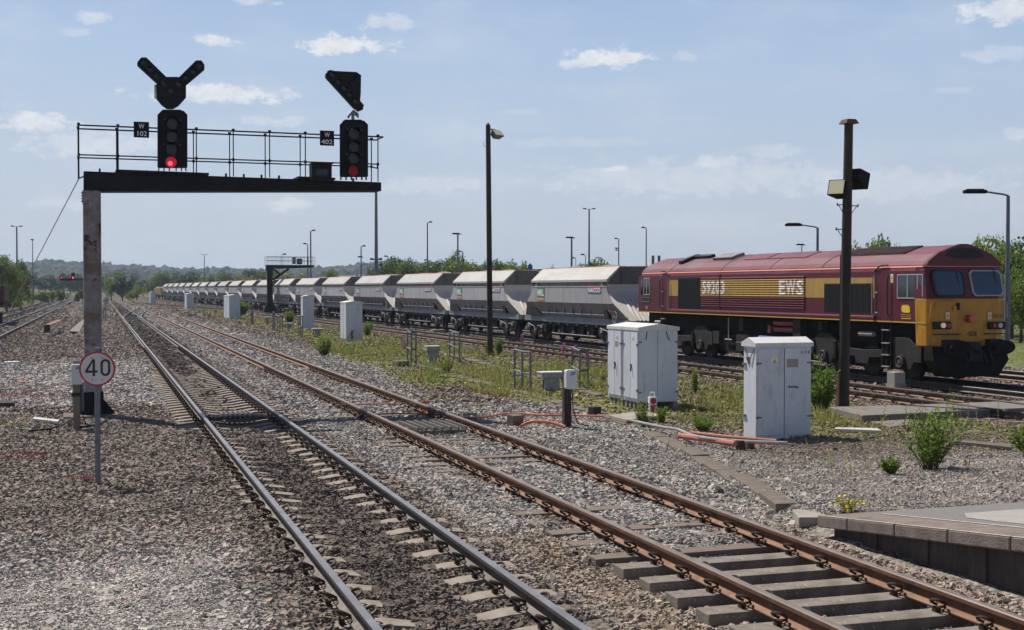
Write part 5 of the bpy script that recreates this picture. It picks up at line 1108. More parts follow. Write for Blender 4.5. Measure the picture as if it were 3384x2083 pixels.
# ------------------------------------------------------------------ boarded crossing
bc = thing('boarded_crossing', 'grey boarded foot crossing over the loop track beside the dark pole', 'crossing', (16.2, 24.9, 0))
b0 = [at(*p, .15) for p in ((2747, 1346), (2849, 1373))]
mb = MB().pz([b0[1], (18.80, b0[1][1] + .22), (18.80, b0[1][1] + 1.72), (b0[0][0], b0[0][1] + .1)], -.02, .148); mb.build('board_deck', 'board_grey', bc, bev=.01)
MB().pz([(19.02, b0[1][1] + .28), (20.28, b0[1][1] + .34), (20.28, b0[1][1] + 1.80), (19.02, b0[1][1] + 1.74)], -.02, .146).build('board_deck', 'board_grey', bc, bev=.01)
MB().pz([(20.52, b0[1][1] + .34), (22.3, b0[1][1] + .45), (22.3, b0[1][1] + 1.85), (20.52, b0[1][1] + 1.80)], -.02, .144).build('board_deck', 'board_grey', bc, bev=.01)
MB().pz([(b0[1][0] + .02, b0[1][1] - .012), (18.80, b0[1][1] + .205), (18.80, b0[1][1] + .215), (b0[1][0] + .02, b0[1][1] - .002)], .142, .152).build('white_edge', 'coping_edge', bc)
tag(MB().pz([at(*p, .04) for p in ((2878, 1395), (2944, 1412), (3046, 1400), (3010, 1387))], -.1, .05).build('step_board', 'board_grey', bev=.01), 'small grey board step lying in front of the boarded crossing', 'board')
tag(MB().pz([at(*p, .03) for p in ((2760, 1413), (2760, 1418), (2912, 1424), (2900, 1416))], -.02, .035).build('timber_strip', 'hopper_end'), 'pale timber strip on the ground right of the A10B cabinet', 'timber')
tag(MB().pz([at(*p, .03) for p in ((3150, 1452), (3150, 1458), (3340, 1478), (3340, 1468))], -.02, .03).build('timber_strip', 'trough'), 'brown timber edging on the gravel behind the leafy bush', 'timber')
# ------------------------------------------------------------------ pipes, cables and oddments
def lay(P, r, mt, name, lab, cat, grp=None, z=.04, n=8, sub=True):
    Q = [(*at(*p[:2], (p[2] if len(p) > 2 else z)), p[2] if len(p) > 2 else z) for p in P]
    if sub and len(Q) > 2:                                            # smooth the run
        R_ = []
        for i in range(len(Q) - 1):
            p0, p1, p2, p3 = (Vector(Q[max(i - 1, 0)]), Vector(Q[i]), Vector(Q[i + 1]), Vector(Q[min(i + 2, len(Q) - 1)]))
            for k in range(5): u = k / 5; R_.append(.5 * ((2 * p1) + (p2 - p0) * u + (2 * p0 - 5 * p1 + 4 * p2 - p3) * u * u + (3 * p1 - p0 - 3 * p2 + p3) * u ** 3))
        Q = R_ + [Vector(Q[-1])]
    return tag(MB().tube(Q, r, n).build(name, mt, smooth=True), lab, cat, grp)
lay([(2244, 1440), (2430, 1467)], .050, 'orange_pipe', 'duct_pipe', 'fat broken orange duct pipe lying in front of the A10B cabinet', 'pipe', z=.09)
lay([(2285, 1430), (2400, 1443), (2566, 1457)], .028, 'orange_pipe', 'duct_pipe', 'thin orange duct pipe lying behind the fat one', 'pipe', z=.10)
lay([(2078, 1388), (2140, 1402), (2200, 1414), (2240, 1420), (2290, 1440), (2360, 1452), (2440, 1458), (2520, 1462), (2602, 1465)], .030, 'pipe_grey', 'duct_pipe', 'long pale grey hose crossing over the orange ducts', 'pipe', z=.12)
lay([(1535, 1380), (1575, 1380), (1620, 1376), (1660, 1369), (1720, 1367), (1800, 1372), (1890, 1373), (1995, 1376)], .022, 'orange', 'orange_cable', 'long orange cable snaking from the rusty rail past the telephone post', 'cable', 'orange cables')
lay([(1722, 1408), (1740, 1399, .08), (1772, 1393, .12), (1825, 1398, .10), (1868, 1411)], .032, 'orange', 'orange_cable', 'short arched orange cable ending at the telephone post', 'cable', 'orange cables')
lay([(1240, 1369), (1330, 1367), (1405, 1369)], .016, 'orange_pipe', 'orange_cable', 'orange cable between the rusty rails beside the slatted grate', 'cable', 'orange cables', z=.05)
lay([(1185, 1336), (1240, 1335), (1312, 1335)], .018, 'orange_pipe', 'orange_cable', 'orange cable between the rusty rails just before the bolted joint', 'cable', 'orange cables', z=.05)
lay([(1388, 1331), (1420, 1327)], .030, 'orange', 'orange_cable', 'stub of orange duct poking out beyond the rusty rail', 'cable', 'orange cables', z=.06)
lay([(1375, 1339), (1410, 1325, .08), (1448, 1308, .15)], .018, 'cable_black', 'cable', 'short black cable on the gravel mound beside the rusty rail', 'cable', z=.04)
def block(px, w, d, h, mt, name, lab, cat, rz=.3, tilt=0.0):
    D0, s0 = at(*px, 0); o = MB().box(-w / 2, w / 2, -d / 2, d / 2, -.06, h).build(name, mt, bev=.015); o.location = (D0, s0, float(gz(D0, s0)) + .02); o.rotation_euler = (tilt, 0, rz); return tag(o, lab, cat)
block((1701, 1403), .27, .22, .22, 'trough', 'concrete_block', 'concrete block at the end of the arched orange cable', 'block', .35, .12); block((1965, 1369), .22, .2, .19, 'pole_wood', 'timber_block', 'dark block beside the slab before the tall cabinets', 'block')
block((2448, 1482), .14, .12, .16, 'pole_wood', 'timber_block', 'small dark block under the orange duct, nearer its open end', 'block'); block((2480, 1472), .12, .10, .12, 'rust_wagon', 'timber_block', 'small rusty block under the orange duct beside the cabinet corner', 'block')
block((1448, 1100), .9, .55, .22, 'concrete', 'concrete_block', 'pale concrete block between the loop rails and the wagons', 'block', .1)
block((1325, 1208), .45, .5, .16, 'trough', 'low_board', 'low weathered board at the foot of a tubular frame', 'board', .1)
D0, s0 = 21.55, 30.1
t = thing('detector_box', 'grey box on two stones beside the track under the locomotive', 'box', (D0, s0, 0)); MB().box(D0 - .17, D0 + .17, s0 - .18, s0 + .18, .14, .46).build('case', 'plate_grey', t, bev=.015); MB().box(D0 - .19, D0 + .19, s0 - .2, s0 + .2, -.08, .139).build('plinth', 'concrete', t)
block((155, 1094), .35, .25, .5, 'clip_iron', 'rusty_block', 'dark block propping the rusty plate on the left embankment', 'block'); 
a, b = at(150, 1076, .5), at(190, 1066, .5); tag(MB().prism([(a[0], a[1], .52), (a[0] + .3, a[1], .50), (b[0] + .3, b[1], .62), (b[0], b[1], .64)], [(a[0], a[1], .56), (a[0] + .3, a[1], .54), (b[0] + .3, b[1], .66), (b[0], b[1], .68)]).build('rusty_plate', 'rust_foot'), 'bent rusty plate lying on a dark block on the left embankment', 'plate')
tag(MB().pz([at(*p, .05) for p in ((228, 1095), (262, 1097), (280, 1062), (274, 1056))], 0, .06).build('board', 'board_grey'), 'pale board lying on the ballast left of the gantry post', 'board')
block((78, 1254), .26, .2, .09, 'orange', 'orange_brick', 'small orange brick lying on the ballast left of the telephone', 'brick', .5); block((40, 1190), .5, .3, .07, 'white_litter', 'litter', 'crumpled white litter on the left ballast', 'litter')
for p, lab, sz in (((1480, 1217), 'white scrap of litter by the pale grass tuft', .16), ((1287, 1191), 'white paper scrap among the yellow flowers', .13), ((2093, 1526), 'tiny white litter beside the trough lids', .05)): block(p, sz, sz * .6, .03, 'white_litter', 'litter', lab, 'litter', .4)
tag(MB().pz([at(*p, .04) for p in ((108, 1385), (190, 1395), (196, 1389), (114, 1379))], 0, .05).build('timber_strip', 'hopper_end'), 'short pale timber lying left of the gantry foot', 'timber')
tag(MB().pz([at(*p, .05) for p in ((-30, 1336), (-30, 1326), (50, 1328), (46, 1336))], -.02, .08).build('timber_strip', 'pole_wood'), 'dark timber baulk at the left edge of the ballast', 'timber')
# portable red and white lamp
D0, s0 = at(2156, 1356, 0)
t = thing('marker_lamp', 'red and white portable lamp standing against the tall cabinet', 'lamp', (D0, s0, 0)); MB().box(D0 - .09, D0 + .09, s0 - .05, s0 + .05, .0, .30).tube([(D0 - .06, s0, .30), (D0 - .05, s0, .40), (D0 + .05, s0, .40), (D0 + .06, s0, .30)], .018, 6).build('case', 'white', t, bev=.01)
MB().disc((D0, s0 - .053, .21), 'y', .072, 16, .006).build('lens', 'sign_red', t); MB().box(D0 - .07, D0 + .07, s0 - .056, s0 - .0505, .02, .12).build('reflector', 'nacco_red', t)
# ------------------------------------------------------------------ wooden poles
def flood(mb_parent, c, yaw, pitch, w, h, d, mt='under', gl='cream_glass', name='floodlight'):
    R = Matrix.Rotation(yaw, 3, 'Z') @ Matrix.Rotation(pitch, 3, 'X'); V_ = lambda x, y, z: tuple(Vector(c) + R @ Vector((x, y, z)))
    o = MB().prism([V_(-w / 2, 0, -h / 2), V_(w / 2, 0, -h / 2), V_(w / 2, 0, h / 2), V_(-w / 2, 0, h / 2)], [V_(-w / 3, d, -h / 3), V_(w / 3, d, -h / 3), V_(w / 3, d, h / 3), V_(-w / 3, d, h / 3)]).build(name, mt, mb_parent)
    MB().prism([V_(-w * .44, -.012, -h * .44), V_(w * .44, -.012, -h * .44), V_(w * .44, -.012, h * .44), V_(-w * .44, -.012, h * .44)], [V_(-w * .44, -.001, -h * .44), V_(w * .44, -.001, -h * .44), V_(w * .44, -.001, h * .44), V_(-w * .44, -.001, h * .44)]).build('glass', gl, o)
D0, s0 = at(1620, 1175, 0); T = onS(1613, 415, s0)
pm = thing('lamp_pole', 'tall dark wooden pole with one small floodlight, rising from the weeds before the hoppers', 'pole', (D0, s0, 0), 'dark wooden poles')
MB().tube([(D0, s0, -.2), ((D0 + T[0]) / 2, s0, T[1] / 2), (T[0], s0, T[1])], .118, 14, .098).tube([(T[0], s0, T[1]), (T[0], s0, T[1] + .12)], .098, 14, .01).build('pole', 'pole_wood', pm, smooth=True)
q = onS(1645, 440, s0); flood(pm, (q[0] - .02, s0 - .1, q[1]), .5, -.75, .52, .34, .25, 'galv_dark', 'lamp_glass'); MB().tube([(T[0], s0, q[1] + .15), (q[0] - .1, s0, q[1] + .12)], .03, 6).tube([(T[0] - .1, s0, q[1] - .35), (T[0] - .2, s0, q[1] - .4), (T[0] - .16, s0, q[1] - .6), (T[0] - .1, s0, q[1] - .55)], .012, 5).build('bracket', 'galv_dark', pm)
D0, s0 = at(2787, 1347, 0); T = onS(2805, 404, s0)
pr_ = thing('lamp_pole', 'thick dark wooden pole with a metal cap and two floodlights in front of the locomotive', 'pole', (D0, s0, 0), 'dark wooden poles')
MB().tube([(D0, s0, -.2), ((D0 + T[0]) / 2, s0, T[1] / 2), (T[0], s0, T[1])], .132, 16, .100).build('pole', 'pole_wood', pr_, smooth=True)
MB().prism([(T[0] - .17, s0 - .17, T[1] - .04), (T[0] + .17, s0 - .17, T[1] - .04), (T[0] + .17, s0 + .17, T[1] - .04), (T[0] - .17, s0 + .17, T[1] - .04)], [(T[0] - .11, s0 - .12, T[1] + .06), (T[0] + .11, s0 - .12, T[1] + .06), (T[0] + .11, s0 + .12, T[1] + .06), (T[0] - .11, s0 + .12, T[1] + .06)]).build('cap', 'rust_side', pr_)
q = onS(2756, 620, s0); flood(pr_, (q[0], s0 - .10, q[1]), -.95, -.32, .40, .37, .42); q = onS(2850, 600, s0); flood(pr_, (q[0] + .02, s0 + .12, q[1]), 2.15, .38, .44, .40, .42)
for x, y, e in ((2770, 677, -1), (2833, 681, 1), (2766, 758, -1)):
    q = onS(x, y, s0); xx = q[0] + e * .02; pxx = D0 + (T[0] - D0) * q[1] / T[1] + e * .1; mb = MB(); mb.tube([(pxx, s0, q[1]), (xx, s0, q[1])], .012, 5).tube([(xx, s0, q[1] - .03), (xx, s0, q[1] + .04)], .016, 5).tube([(xx - e * .03, s0, q[1]), (pxx, s0, q[1] - .2)], .010, 5); mb.build('insulator_bracket', 'clip_iron', pr_)
q0, q1 = onS(2769, 1345, s0), onS(2771, 1237, s0); MB().box(q0[0] - .02, q0[0] + .03, s0 - .05, s0 + .05, 0, q1[1]).build('cable_cover', 'rust_side', pr_)
for z in (1.1, 2.0, 3.0): MB().tube([(D0 - .14 + .02 * z / 3, s0 - .03, z - .5), (D0 - .135 + .02 * z / 3, s0 - .03, z + .5)], .012, 5).build('conduit', 'clip_iron', pr_)
# ------------------------------------------------------------------ lighting masts
def head(mb, c, dx, w=.62, h=.16, d=.4, tilt=.12):
    x, y, z = c; mb.prism([(x - w / 2, y - d / 2, z - h * .2), (x + w / 2, y - d / 2, z - h * .2), (x + w / 2, y + d / 2, z - h * .2), (x - w / 2, y + d / 2, z - h * .2)], [(x - w * .3 + dx * tilt, y - d * .3, z + h), (x + w * .3 + dx * tilt, y - d * .3, z + h), (x + w * .3 + dx * tilt, y + d * .3, z + h), (x - w * .3 + dx * tilt, y + d * .3, z + h)])
def mast(px, ytop, Z, lab, kind, r=.09, base_y=None, grp='lighting masts across the yard', hs=1.0, arm=.9):
    x, y, z = onZ(px, ytop, Z); z0 = -.1
    t = thing('light_mast', lab, 'light mast', (x, y, 0), grp); k = Z / 100 * hs
    MB().tube([(x, y, z0), (x, y, z)], r * 1.25, 8, r * .75).build('mast', 'galv', t, smooth=True)
    def H(dx, dz, w=1.0): 
        mb = MB(); head(mb, (x + dx, y - dx * .34, z + dz), 1 if dx > 0 else -1, .85 * w * k, .22 * k, .55 * k); mb.build('lamp_head', 'under', t)
    if kind == 'double': H(arm * k, .05 * k); H(-arm * k, .05 * k); MB().tube([(x - arm * k, y + arm * k * .34, z), (x + arm * k, y - arm * k * .34, z)], .05 * k, 5).build('crossarm', 'galv', t)
    elif kind == 'right': H(.45 * k, .02 * k)
    elif kind == 'left': H(-.45 * k, .02 * k)
    elif kind == 'wide': H(-.15 * k, .0, 2.0)
    elif kind == 'top': H(0, .0, .9)
    elif kind == 'two': H(-.42 * k, .0, .8); H(-.30 * k, -2.1 * k, .8); H(-.30 * k, -2.5 * k, .6)
    elif kind == 'tier': H(.42 * k, .0, .8); H(-.1 * k, -2.1 * k, 1.3)
    elif kind == 'big':
        for dx in (-.5, .45): H(dx * k, -9.6 * k, .7)
        H(.5 * k, -10.4 * k, .5)
f_ = lambda a: a * 1.3779
for px, yt, Z, lab, kind, r in ((40, 544, 200, 'tall light mast with twin heads at the left edge before the big trees', 'double', .16), (78, 576, 230, 'slender single-headed mast second from the left edge', 'top', .10), (490, 611, 330, 'small twin-headed mast beyond the distant hoppers', 'double', .14), (745, 554, 200, 'tall mast rising just behind the farther signal gantry', 'right', .15), (738, 586, 205, 'shorter mast close against the tall one behind the farther signal gantry', 'left', .12),
    (866, 591, 190, 'two-tier lighting mast right of the farther signal gantry', 'tier', .13), (902, 458, 150, 'very tall thick mast under the free end of the signal gantry', 'big', .24), (1025, 534, 140, 'tall thin mast with one head above the tree clump', 'right', .10), (1098, 562, 120, 'mast with a wide flat head left of the wooden lamp pole', 'wide', .11), (1110, 604, 120, 'short mast beside the wide-headed one', 'left', .09),
    (1371, 571, 105, 'mast with a wide flat head above the nearest hopper', 'wide', .11), (1413, 502, 120, 'tall mast with two outstretched heads above the nearest hopper', 'double', .11), (1484, 573, 125, 'mast with lamps at two heights, left of the locomotive', 'two', .08), (1550, 547, 125, 'slim mast rising just behind the rear of the locomotive', 'left', .08), (1404, 612, 200, 'tiny mast between the wide-headed and twin-headed ones', 'left', .09), (1381, 620, 230, 'tiny distant mast under the wide-headed one', 'left', .09), (1028, 625, 210, 'tiny mast at the foot of the tall thin one', 'left', .09),
    (932, 616, 260, 'faint tiny mast right of the very tall mast', 'left', .09), (1923, 588, 150, 'tiny mast showing above the middle of the locomotive roof', 'wide', .09), (676, 611, 300, 'faint mast seen through the far gantry railing', 'right', .10)):
    mast(f_(px), f_(yt), Z, lab, kind, r * .85, hs={'double': .32 if px != 490 else .17, 'right': .38, 'left': .38, 'wide': .45, 'two': .36, 'tier': .40, 'big': .55, 'top': .35}[kind])
def street_lamp(px, ytop, Z, ybase, lab):
    x, y, z = onZ(px, ytop + 8, Z); z0 = -.1 if ybase is None else onZ(px, ybase, Z)[2]; t = thing('street_lamp', lab, 'street lamp', (x, y, z0), 'curved-arm lamps behind the locomotive')
    MB().tube([(x, y, z0 - .2), (x, y, z0 + (z - z0) * .45)], .105, 10, .10).tube([(x, y, z0 + (z - z0) * .45), (x, y, z)], .075, 10, .06).build('column', 'galv', t, smooth=True)
    u = Vector((-math.cos(TH), math.sin(TH), 0)); p = Vector((x, y, z)); MB().tube([p, p + u * .18 + Vector((0, 0, .05)), p + u * .8 + Vector((0, 0, .14))], .035, 6).build('arm', 'galv_dark', t)
    c = p + u * 1.15 + Vector((0, 0, .14)); R = Matrix((( u.x, -u.y, 0), (u.y, u.x, 0), (0, 0, 1))); MB().obox(c, .78, .26, .12, R).obox(c + Vector((0, 0, .07)), .6, .2, .05, R).build('lamp_head', 'under', t, bev=.03)
street_lamp(f_(2418), f_(464), 45, f_(806), 'grey lamp column with a curved arm standing on the grass right of the locomotive nose'); street_lamp(f_(1961), f_(541), 62, None, 'grey lamp column with a curved arm rising behind the locomotive roof')
for px, yt in ((2158, 845), (2178, 845)):
    x, y, z = onZ(px, yt, 60); tag(MB().tube([(x, y, -.1), (x, y, z)], .07, 8).build('slim_post', 'galv_dark'), 'short grey post top showing between last hopper hood and locomotive cab', 'post', 'grey post tops behind the cab')
x, y, z = onZ(1752, 876, 92); t = thing('blue_tank', 'small blue tank top showing above the hopper rims', 'tank', (x, y, 0)); MB().tube([(x, y, -.1), (x, y, z)], .17, 14).disc((x, y, z + .04), 'z', .09, 10, .1).build('shell', 'blue_paint', t, smooth=True); MB().box(x + .2, x + 1.6, y - .2, y + .2, z - .42, z - .3).build('deck', 'under', t)
# ------------------------------------------------------------------ farther gantry between the loop and the train
gx = 21.3; gs = onD(893, 1029, gx)[0]; q = lambda x, y: onS(x, y, gs)
t = thing('signal_gantry', 'smaller black cantilever gantry standing close against the hopper wagons', 'signal gantry', (gx, gs, 0))
a, b = q(884, 1020)[0], q(902, 1020)[0]; zb = q(893, 880)[1]
MB().box(a, b, gs, gs + .5, -.1, zb).build('post', 'gantry_black', t); MB().prism([(a - .6, gs - .3, -.1), (b + .6, gs - .3, -.1), (b + .6, gs + .8, -.1), (a - .6, gs + .8, -.1)], [(a - .05, gs - .02, 1.1), (b + .05, gs - .02, 1.1), (b + .05, gs + .52, 1.1), (a - .05, gs + .52, 1.1)]).build('footing', 'gantry_black', t)
L0, R0 = q(880, 894), q(1038, 886); mb = MB().py([L0, (q(903, 896)[0], L0[1]), (q(906, 889)[0], q(906, 889)[1]), (R0[0], R0[1] + .05), (R0[0], q(1038, 878)[1]), (L0[0], q(880, 878)[1])], gs - .1, gs + .6)
p1, p2 = q(903, 925), q(955, 889); mb.tube([(p1[0], gs + .2, p1[1]), (p2[0], gs + .2, p2[1])], .13, 6)
p1, p2 = q(903, 888), q(925, 905); mb.tube([(p1[0], gs + .2, p1[1]), (p2[0], gs + .2, p2[1])], .10, 6)
mb.build('beam', 'gantry_black', t); zt2, zt3, zt4 = q(880, 849)[1], q(880, 862)[1], q(880, 876)[1]; mb = MB()
for sv in (gs - .5, gs + 1.0):
    for k in range(13): x = L0[0] + (R0[0] - L0[0]) * k / 12; mb.tube([(x, sv, zt4), (x, sv, zt2)], .022, 5)
    for z in (zt2, zt3): mb.tube([(L0[0], sv, z), (R0[0], sv, z)], .024, 5)
mb.build('railing', 'galv', t); MB().box(L0[0], R0[0], gs - .55, gs + 1.05, zt4 - .06, zt4).build('walkway', 'gantry_black', t)
for x0, x1, y0, y1, mt, lab in ((983, 999, 855, 874, 'signal_black', 'square-backed signal on the far gantry, the one seen with a dark rim'), (967, 978, 850, 873, 'galv_dark', 'smaller grey-backed signal on the far gantry')):
    a, b = q(x0, y1), q(x1, y0); s_ = thing('colour_light_signal', lab, 'signal', (a[0], gs, a[1]), 'signals on the far gantry'); MB().box(a[0], b[0], gs, gs + .4, a[1], b[1]).build('housing', mt, s_, bev=.05); MB().box(a[0] + .12, b[0] - .12, gs - .03, gs - .001, a[1] + .12, b[1] - .12).build('back_panel', 'galv', s_)
# red-lit signals far left
gs = 262.0; q = lambda x, y: onS(x, y, gs); a, b = q(200, 925), q(292, 921); t = thing('signal_gantry', 'faint distant signal gantry with two red lights seen left of the near post', 'signal gantry', (b[0], gs, 0))
MB().box(a[0], b[0], gs, gs + .6, a[1] - .15, a[1] + .25).build('beam', 'gantry_black', t); MB().box(b[0] - .3, b[0] + .3, gs, gs + .6, -.2, a[1]).build('post', 'gantry_black', t); zt = q(200, 908)[1]; mb = MB()
for k in range(9): x = a[0] + (b[0] - a[0]) * k / 8; mb.tube([(x, gs, a[1]), (x, gs, zt)], .03, 4)
mb.tube([(a[0], gs, zt), (b[0], gs, zt)], .03, 4).build('railing', 'gantry_black', t)
for x, y, hh, lab in ((203, 918, 2.0, 'distant red signal at the end of the faint gantry'), (241, 918, 16, 'distant bright red signal in the middle of the faint gantry')):
    c = q(x, y); s_ = thing('colour_light_signal', lab, 'signal', (c[0], gs, c[1]), 'signals on the faint gantry'); top = q(x, y - hh)[1]; MB().box(c[0] - .32, c[0] + .32, gs - .3, gs - .05, c[1] - .25, max(top, c[1] + .3)).build('housing', 'signal_black', s_); MB().disc((c[0], gs - .33, c[1]), 'y', .15 if hh > 5 else .10, 12, .04).build('red_light', 'red_core', s_)
D0, s0 = at(95, 985, 0); c = onS(95, 946, s0); t = thing('signal_post', 'small distant red signal on a post by the left sidings', 'signal', (D0, s0, 0)); MB().tube([(D0, s0, 0), (D0, s0, c[1])], .12, 6).build('post', 'galv', t); MB().box(D0 - .35, D0 + .35, s0 - .2, s0, c[1] - .4, c[1] + 1.3).build('housing', 'signal_black', t); MB().disc((D0, s0 - .23, c[1]), 'y', .11, 10, .04).build('red_light', 'red_core', t)
D0, s0 = -13.5, 104; t = thing('red_wagon', 'dark red wagon end at the far left edge of the yard', 'wagon', (D0 - 1, s0, 0)); x1 = onS(14, 980, s0)[0]; z1, z0_ = onS(10, 947, s0)[1], onS(10, 998, s0)[1]
MB().box(x1 - 2.6, x1, s0, s0 + 9, z0_, z1).build('body', 'rust_wagon', t); MB().box(x1 - 2.5, x1 - .1, s0, s0 + 9, z0_ - .25, z0_ - .001).build('underframe', 'under', t)
for k in (1.2, 3, 6, 7.8): MB().disc((x1 - .5, s0 + k, .4), 'x', .42, 16, .12).build('wheel', 'wheel', t)
a, b = onZ(-60, 955, 190), onZ(58, 931, 190); tag(MB().prism([(a[0], a[1], -.1), (b[0], b[1], -.1), (b[0], b[1], b[2]), (a[0], a[1], b[2])], [(a[0] + .3, a[1] + .5, -.1), (b[0] + .3, b[1] + .5, -.1), (b[0] + .3, b[1] + .5, b[2]), (a[0] + .3, a[1] + .5, b[2])]).build('brick_wall', 'rust_wagon'), 'low dark brick wall beyond the left sidings', 'wall')
# ------------------------------------------------------------------ plants
def leaf_quads(P, dirs, ln, wd):
    """rhombic leaves at P along dirs"""
    n = len(P); d = dirs / np.linalg.norm(dirs, axis=1)[:, None]; r = RNG.normal(size=(n, 3)); s_ = np.cross(d, r); s_ /= np.linalg.norm(s_, axis=1)[:, None]
    ln, wd = np.broadcast_to(ln, n)[:, None], np.broadcast_to(wd, n)[:, None]; nrm = np.cross(d, s_)
    return np.stack([P, P + d * ln * .45 + s_ * wd * .5 - nrm * wd * .12, P + d * ln, P + d * ln * .45 - s_ * wd * .5 - nrm * wd * .12], 1)
def plant(px, h, w, lab, name='leafy_bush', cat='bush', mt='leaf_bush', stems=14, per=40, ln=.075, wd=.03, up=.5, flower=None, grp=None, bare=.12, pos=None, nfl=10):
    D0, s0 = pos if pos else at(*px, 0); z0 = float(gz(D0, s0)); t = thing(name, lab, cat, (D0, s0, z0), grp); sm = MB(); P, Dr, FL = [], [], []
    for k in range(stems):
        a = random.uniform(0, 2 * PI); rr = w / 2 * math.sqrt(random.random()); hh = h * random.choice((random.uniform(.35, .75), random.uniform(.6, .85), random.uniform(.8, 1.0))) * (1 - .25 * (rr / (w / 2)) ** 2); bx, by = rr * .25 * math.cos(a), rr * .25 * math.sin(a); tx, ty = rr * math.cos(a), rr * math.sin(a)
        Q = [Vector((D0 + bx + (tx - bx) * u ** 1.3, s0 + by + (ty - by) * u ** 1.3, z0 + hh * u)) for u in (0, .35, .7, 1)]; sm.tube(Q, .006 + .004 * h, 4, .003)
        u = bare + (1 - bare) * RNG.random(per); seg = np.array([(D0 + bx + (tx - bx) * q_ ** 1.3, s0 + by + (ty - by) * q_ ** 1.3, z0 + hh * q_) for q_ in u]); ang = RNG.uniform(0, 2 * PI, per)
        d = np.stack([np.cos(ang), np.sin(ang), np.full(per, up) + RNG.normal(0, .3, per)], 1); P.append(seg + d * .02 * RNG.random((per, 1)) * (w / .4)); Dr.append(d)
        if flower and random.random() < .85: FL.append(Q[-1])
    sm.build('stems', 'bark' if name != 'fireweed' else 'leaf_weed', t, fix=False)
    P, Dr = np.concatenate(P), np.concatenate(Dr); n = len(P); q_ = leaf_quads(P, Dr, ln * RNG.uniform(.6, 1.25, n), wd * RNG.uniform(.7, 1.3, n)) - np.array((D0, s0, z0)); npmesh('foliage', q_, np.arange(n * 4).reshape(-1, 4), mt, t)
    if flower:
        F_ = []
        for c in FL:
            for k in range(nfl): o_ = Vector((random.gauss(0, .03), random.gauss(0, .03), -random.random() * (.22 if flower == 'purple' else .05))); F_.append(np.array(c + o_))
        F_ = np.array(F_); m_ = len(F_); npmesh('flowers', leaf_quads(F_, RNG.normal(size=(m_, 3)), .045 if flower == 'purple' else .035, .04) - np.array((D0, s0, z0)), np.arange(m_ * 4).reshape(-1, 4), flower, t)
plant((3070, 1558), 1.02, .92, 'large leafy green bush growing alone in the pale gravel before the boarded crossing', stems=36, per=34, ln=.082, wd=.034, up=.7)
plant((2945, 1575), .34, .30, 'small low green plant beside the large leafy bush', stems=16, per=34, ln=.065, wd=.024)
plant((3405, 1502), .58, .75, 'dark green bush cut off by the right edge of the photo', stems=30, per=50, ln=.10, wd=.042)
plant((2712, 1356), 1.35, .75, 'tall willowherb bush growing between the A10B cabinet and the dark pole', stems=30, per=60, ln=.11, wd=.034, up=.6)
plant((2296, 1300), .70, .22, 'narrow upright weed standing between the two groups of cabinets', mt='leaf_weed', stems=9, per=70, ln=.07, wd=.02, up=.8)
plant((2128, 1408), .55, .42, 'bushy weed in front of the red and white lamp', mt='leaf_weed', stems=16, per=40, ln=.07, wd=.024)
plant((2322, 1424), .34, .55, 'low spreading weed behind the grey hose', stems=20, per=34, ln=.07, wd=.026)
plant((1612, 1172), .72, .30, 'leafy weed at the foot of the lamp pole, on its left', stems=10, per=50, ln=.10, wd=.03, up=.7); plant((1648, 1170), .78, .42, 'leafy weed at the foot of the lamp pole, on its right', stems=14, per=50, ln=.10, wd=.03, up=.7)
plant((1072, 1172), .95, .75, 'bright bushy weed on the edge of the gravel left of the pale paths', mt='leaf_weed', stems=24, per=50, ln=.11, wd=.036)
plant((1475, 1232), .52, .62, 'pale straw-coloured tuft before a tubular frame', name='grass_tuft', cat='grass tuft', mt='leaf_pale', stems=40, per=26, ln=.10, wd=.014, up=1.6)
plant((797, 1044), 1.6, 2.0, 'round green bush right of the far cabinet', stems=34, per=60, ln=.22, wd=.10); plant((957, 1066), 1.0, 1.1, 'low round bush behind a small pedestal box', mt='leaf_weed', stems=24, per=50, ln=.16, wd=.07)
plant((1216, 1108), .98, .80, 'bushy green weed right of the cabinet with pink flower spikes', stems=22, per=44, ln=.11, wd=.04); plant((2180, 1395), .42, .35, 'green weed at the corner of the pair of tall cabinets', mt='leaf_weed', stems=12, per=36, ln=.07, wd=.022)
plant((2712, 1693), .20, .36, 'little clump of yellow flowers at the tip of the platform ramp', name='flower_clump', cat='wild flowers', mt='leaf_weed', stems=12, per=14, ln=.045, wd=.012, flower='flower_yellow', nfl=5, pos=(8.62, 12.95))
for k, (px, h) in enumerate((((1164, 1124), .72), ((1190, 1122), .80), ((1338, 1165), .70), ((1724, 1165), 1.0), ((1862, 1170), .72), ((1905, 1175), .66), ((1940, 1215), .62), ((1222, 1135), .30))):
    plant(px, h, .14, ['pink flower spike before the dark side of a cabinet', 'pink flower spike just right of a cabinet edge', 'purple flower spike left of a tubular frame', 'tall purple flower spike before the wagon bogie', 'purple flower spike between the pole and the tall cabinets, first of three', 'purple flower spike between the pole and the tall cabinets, middle of three', 'purple flower spike beside the frame behind the telephone', 'short purple flower low in the weeds'][k], name='fireweed', cat='wild flowers', mt='leaf_weed', stems=4, per=24, ln=.09, wd=.018, flower='purple', grp='purple flower spikes in the weeds', nfl=34)
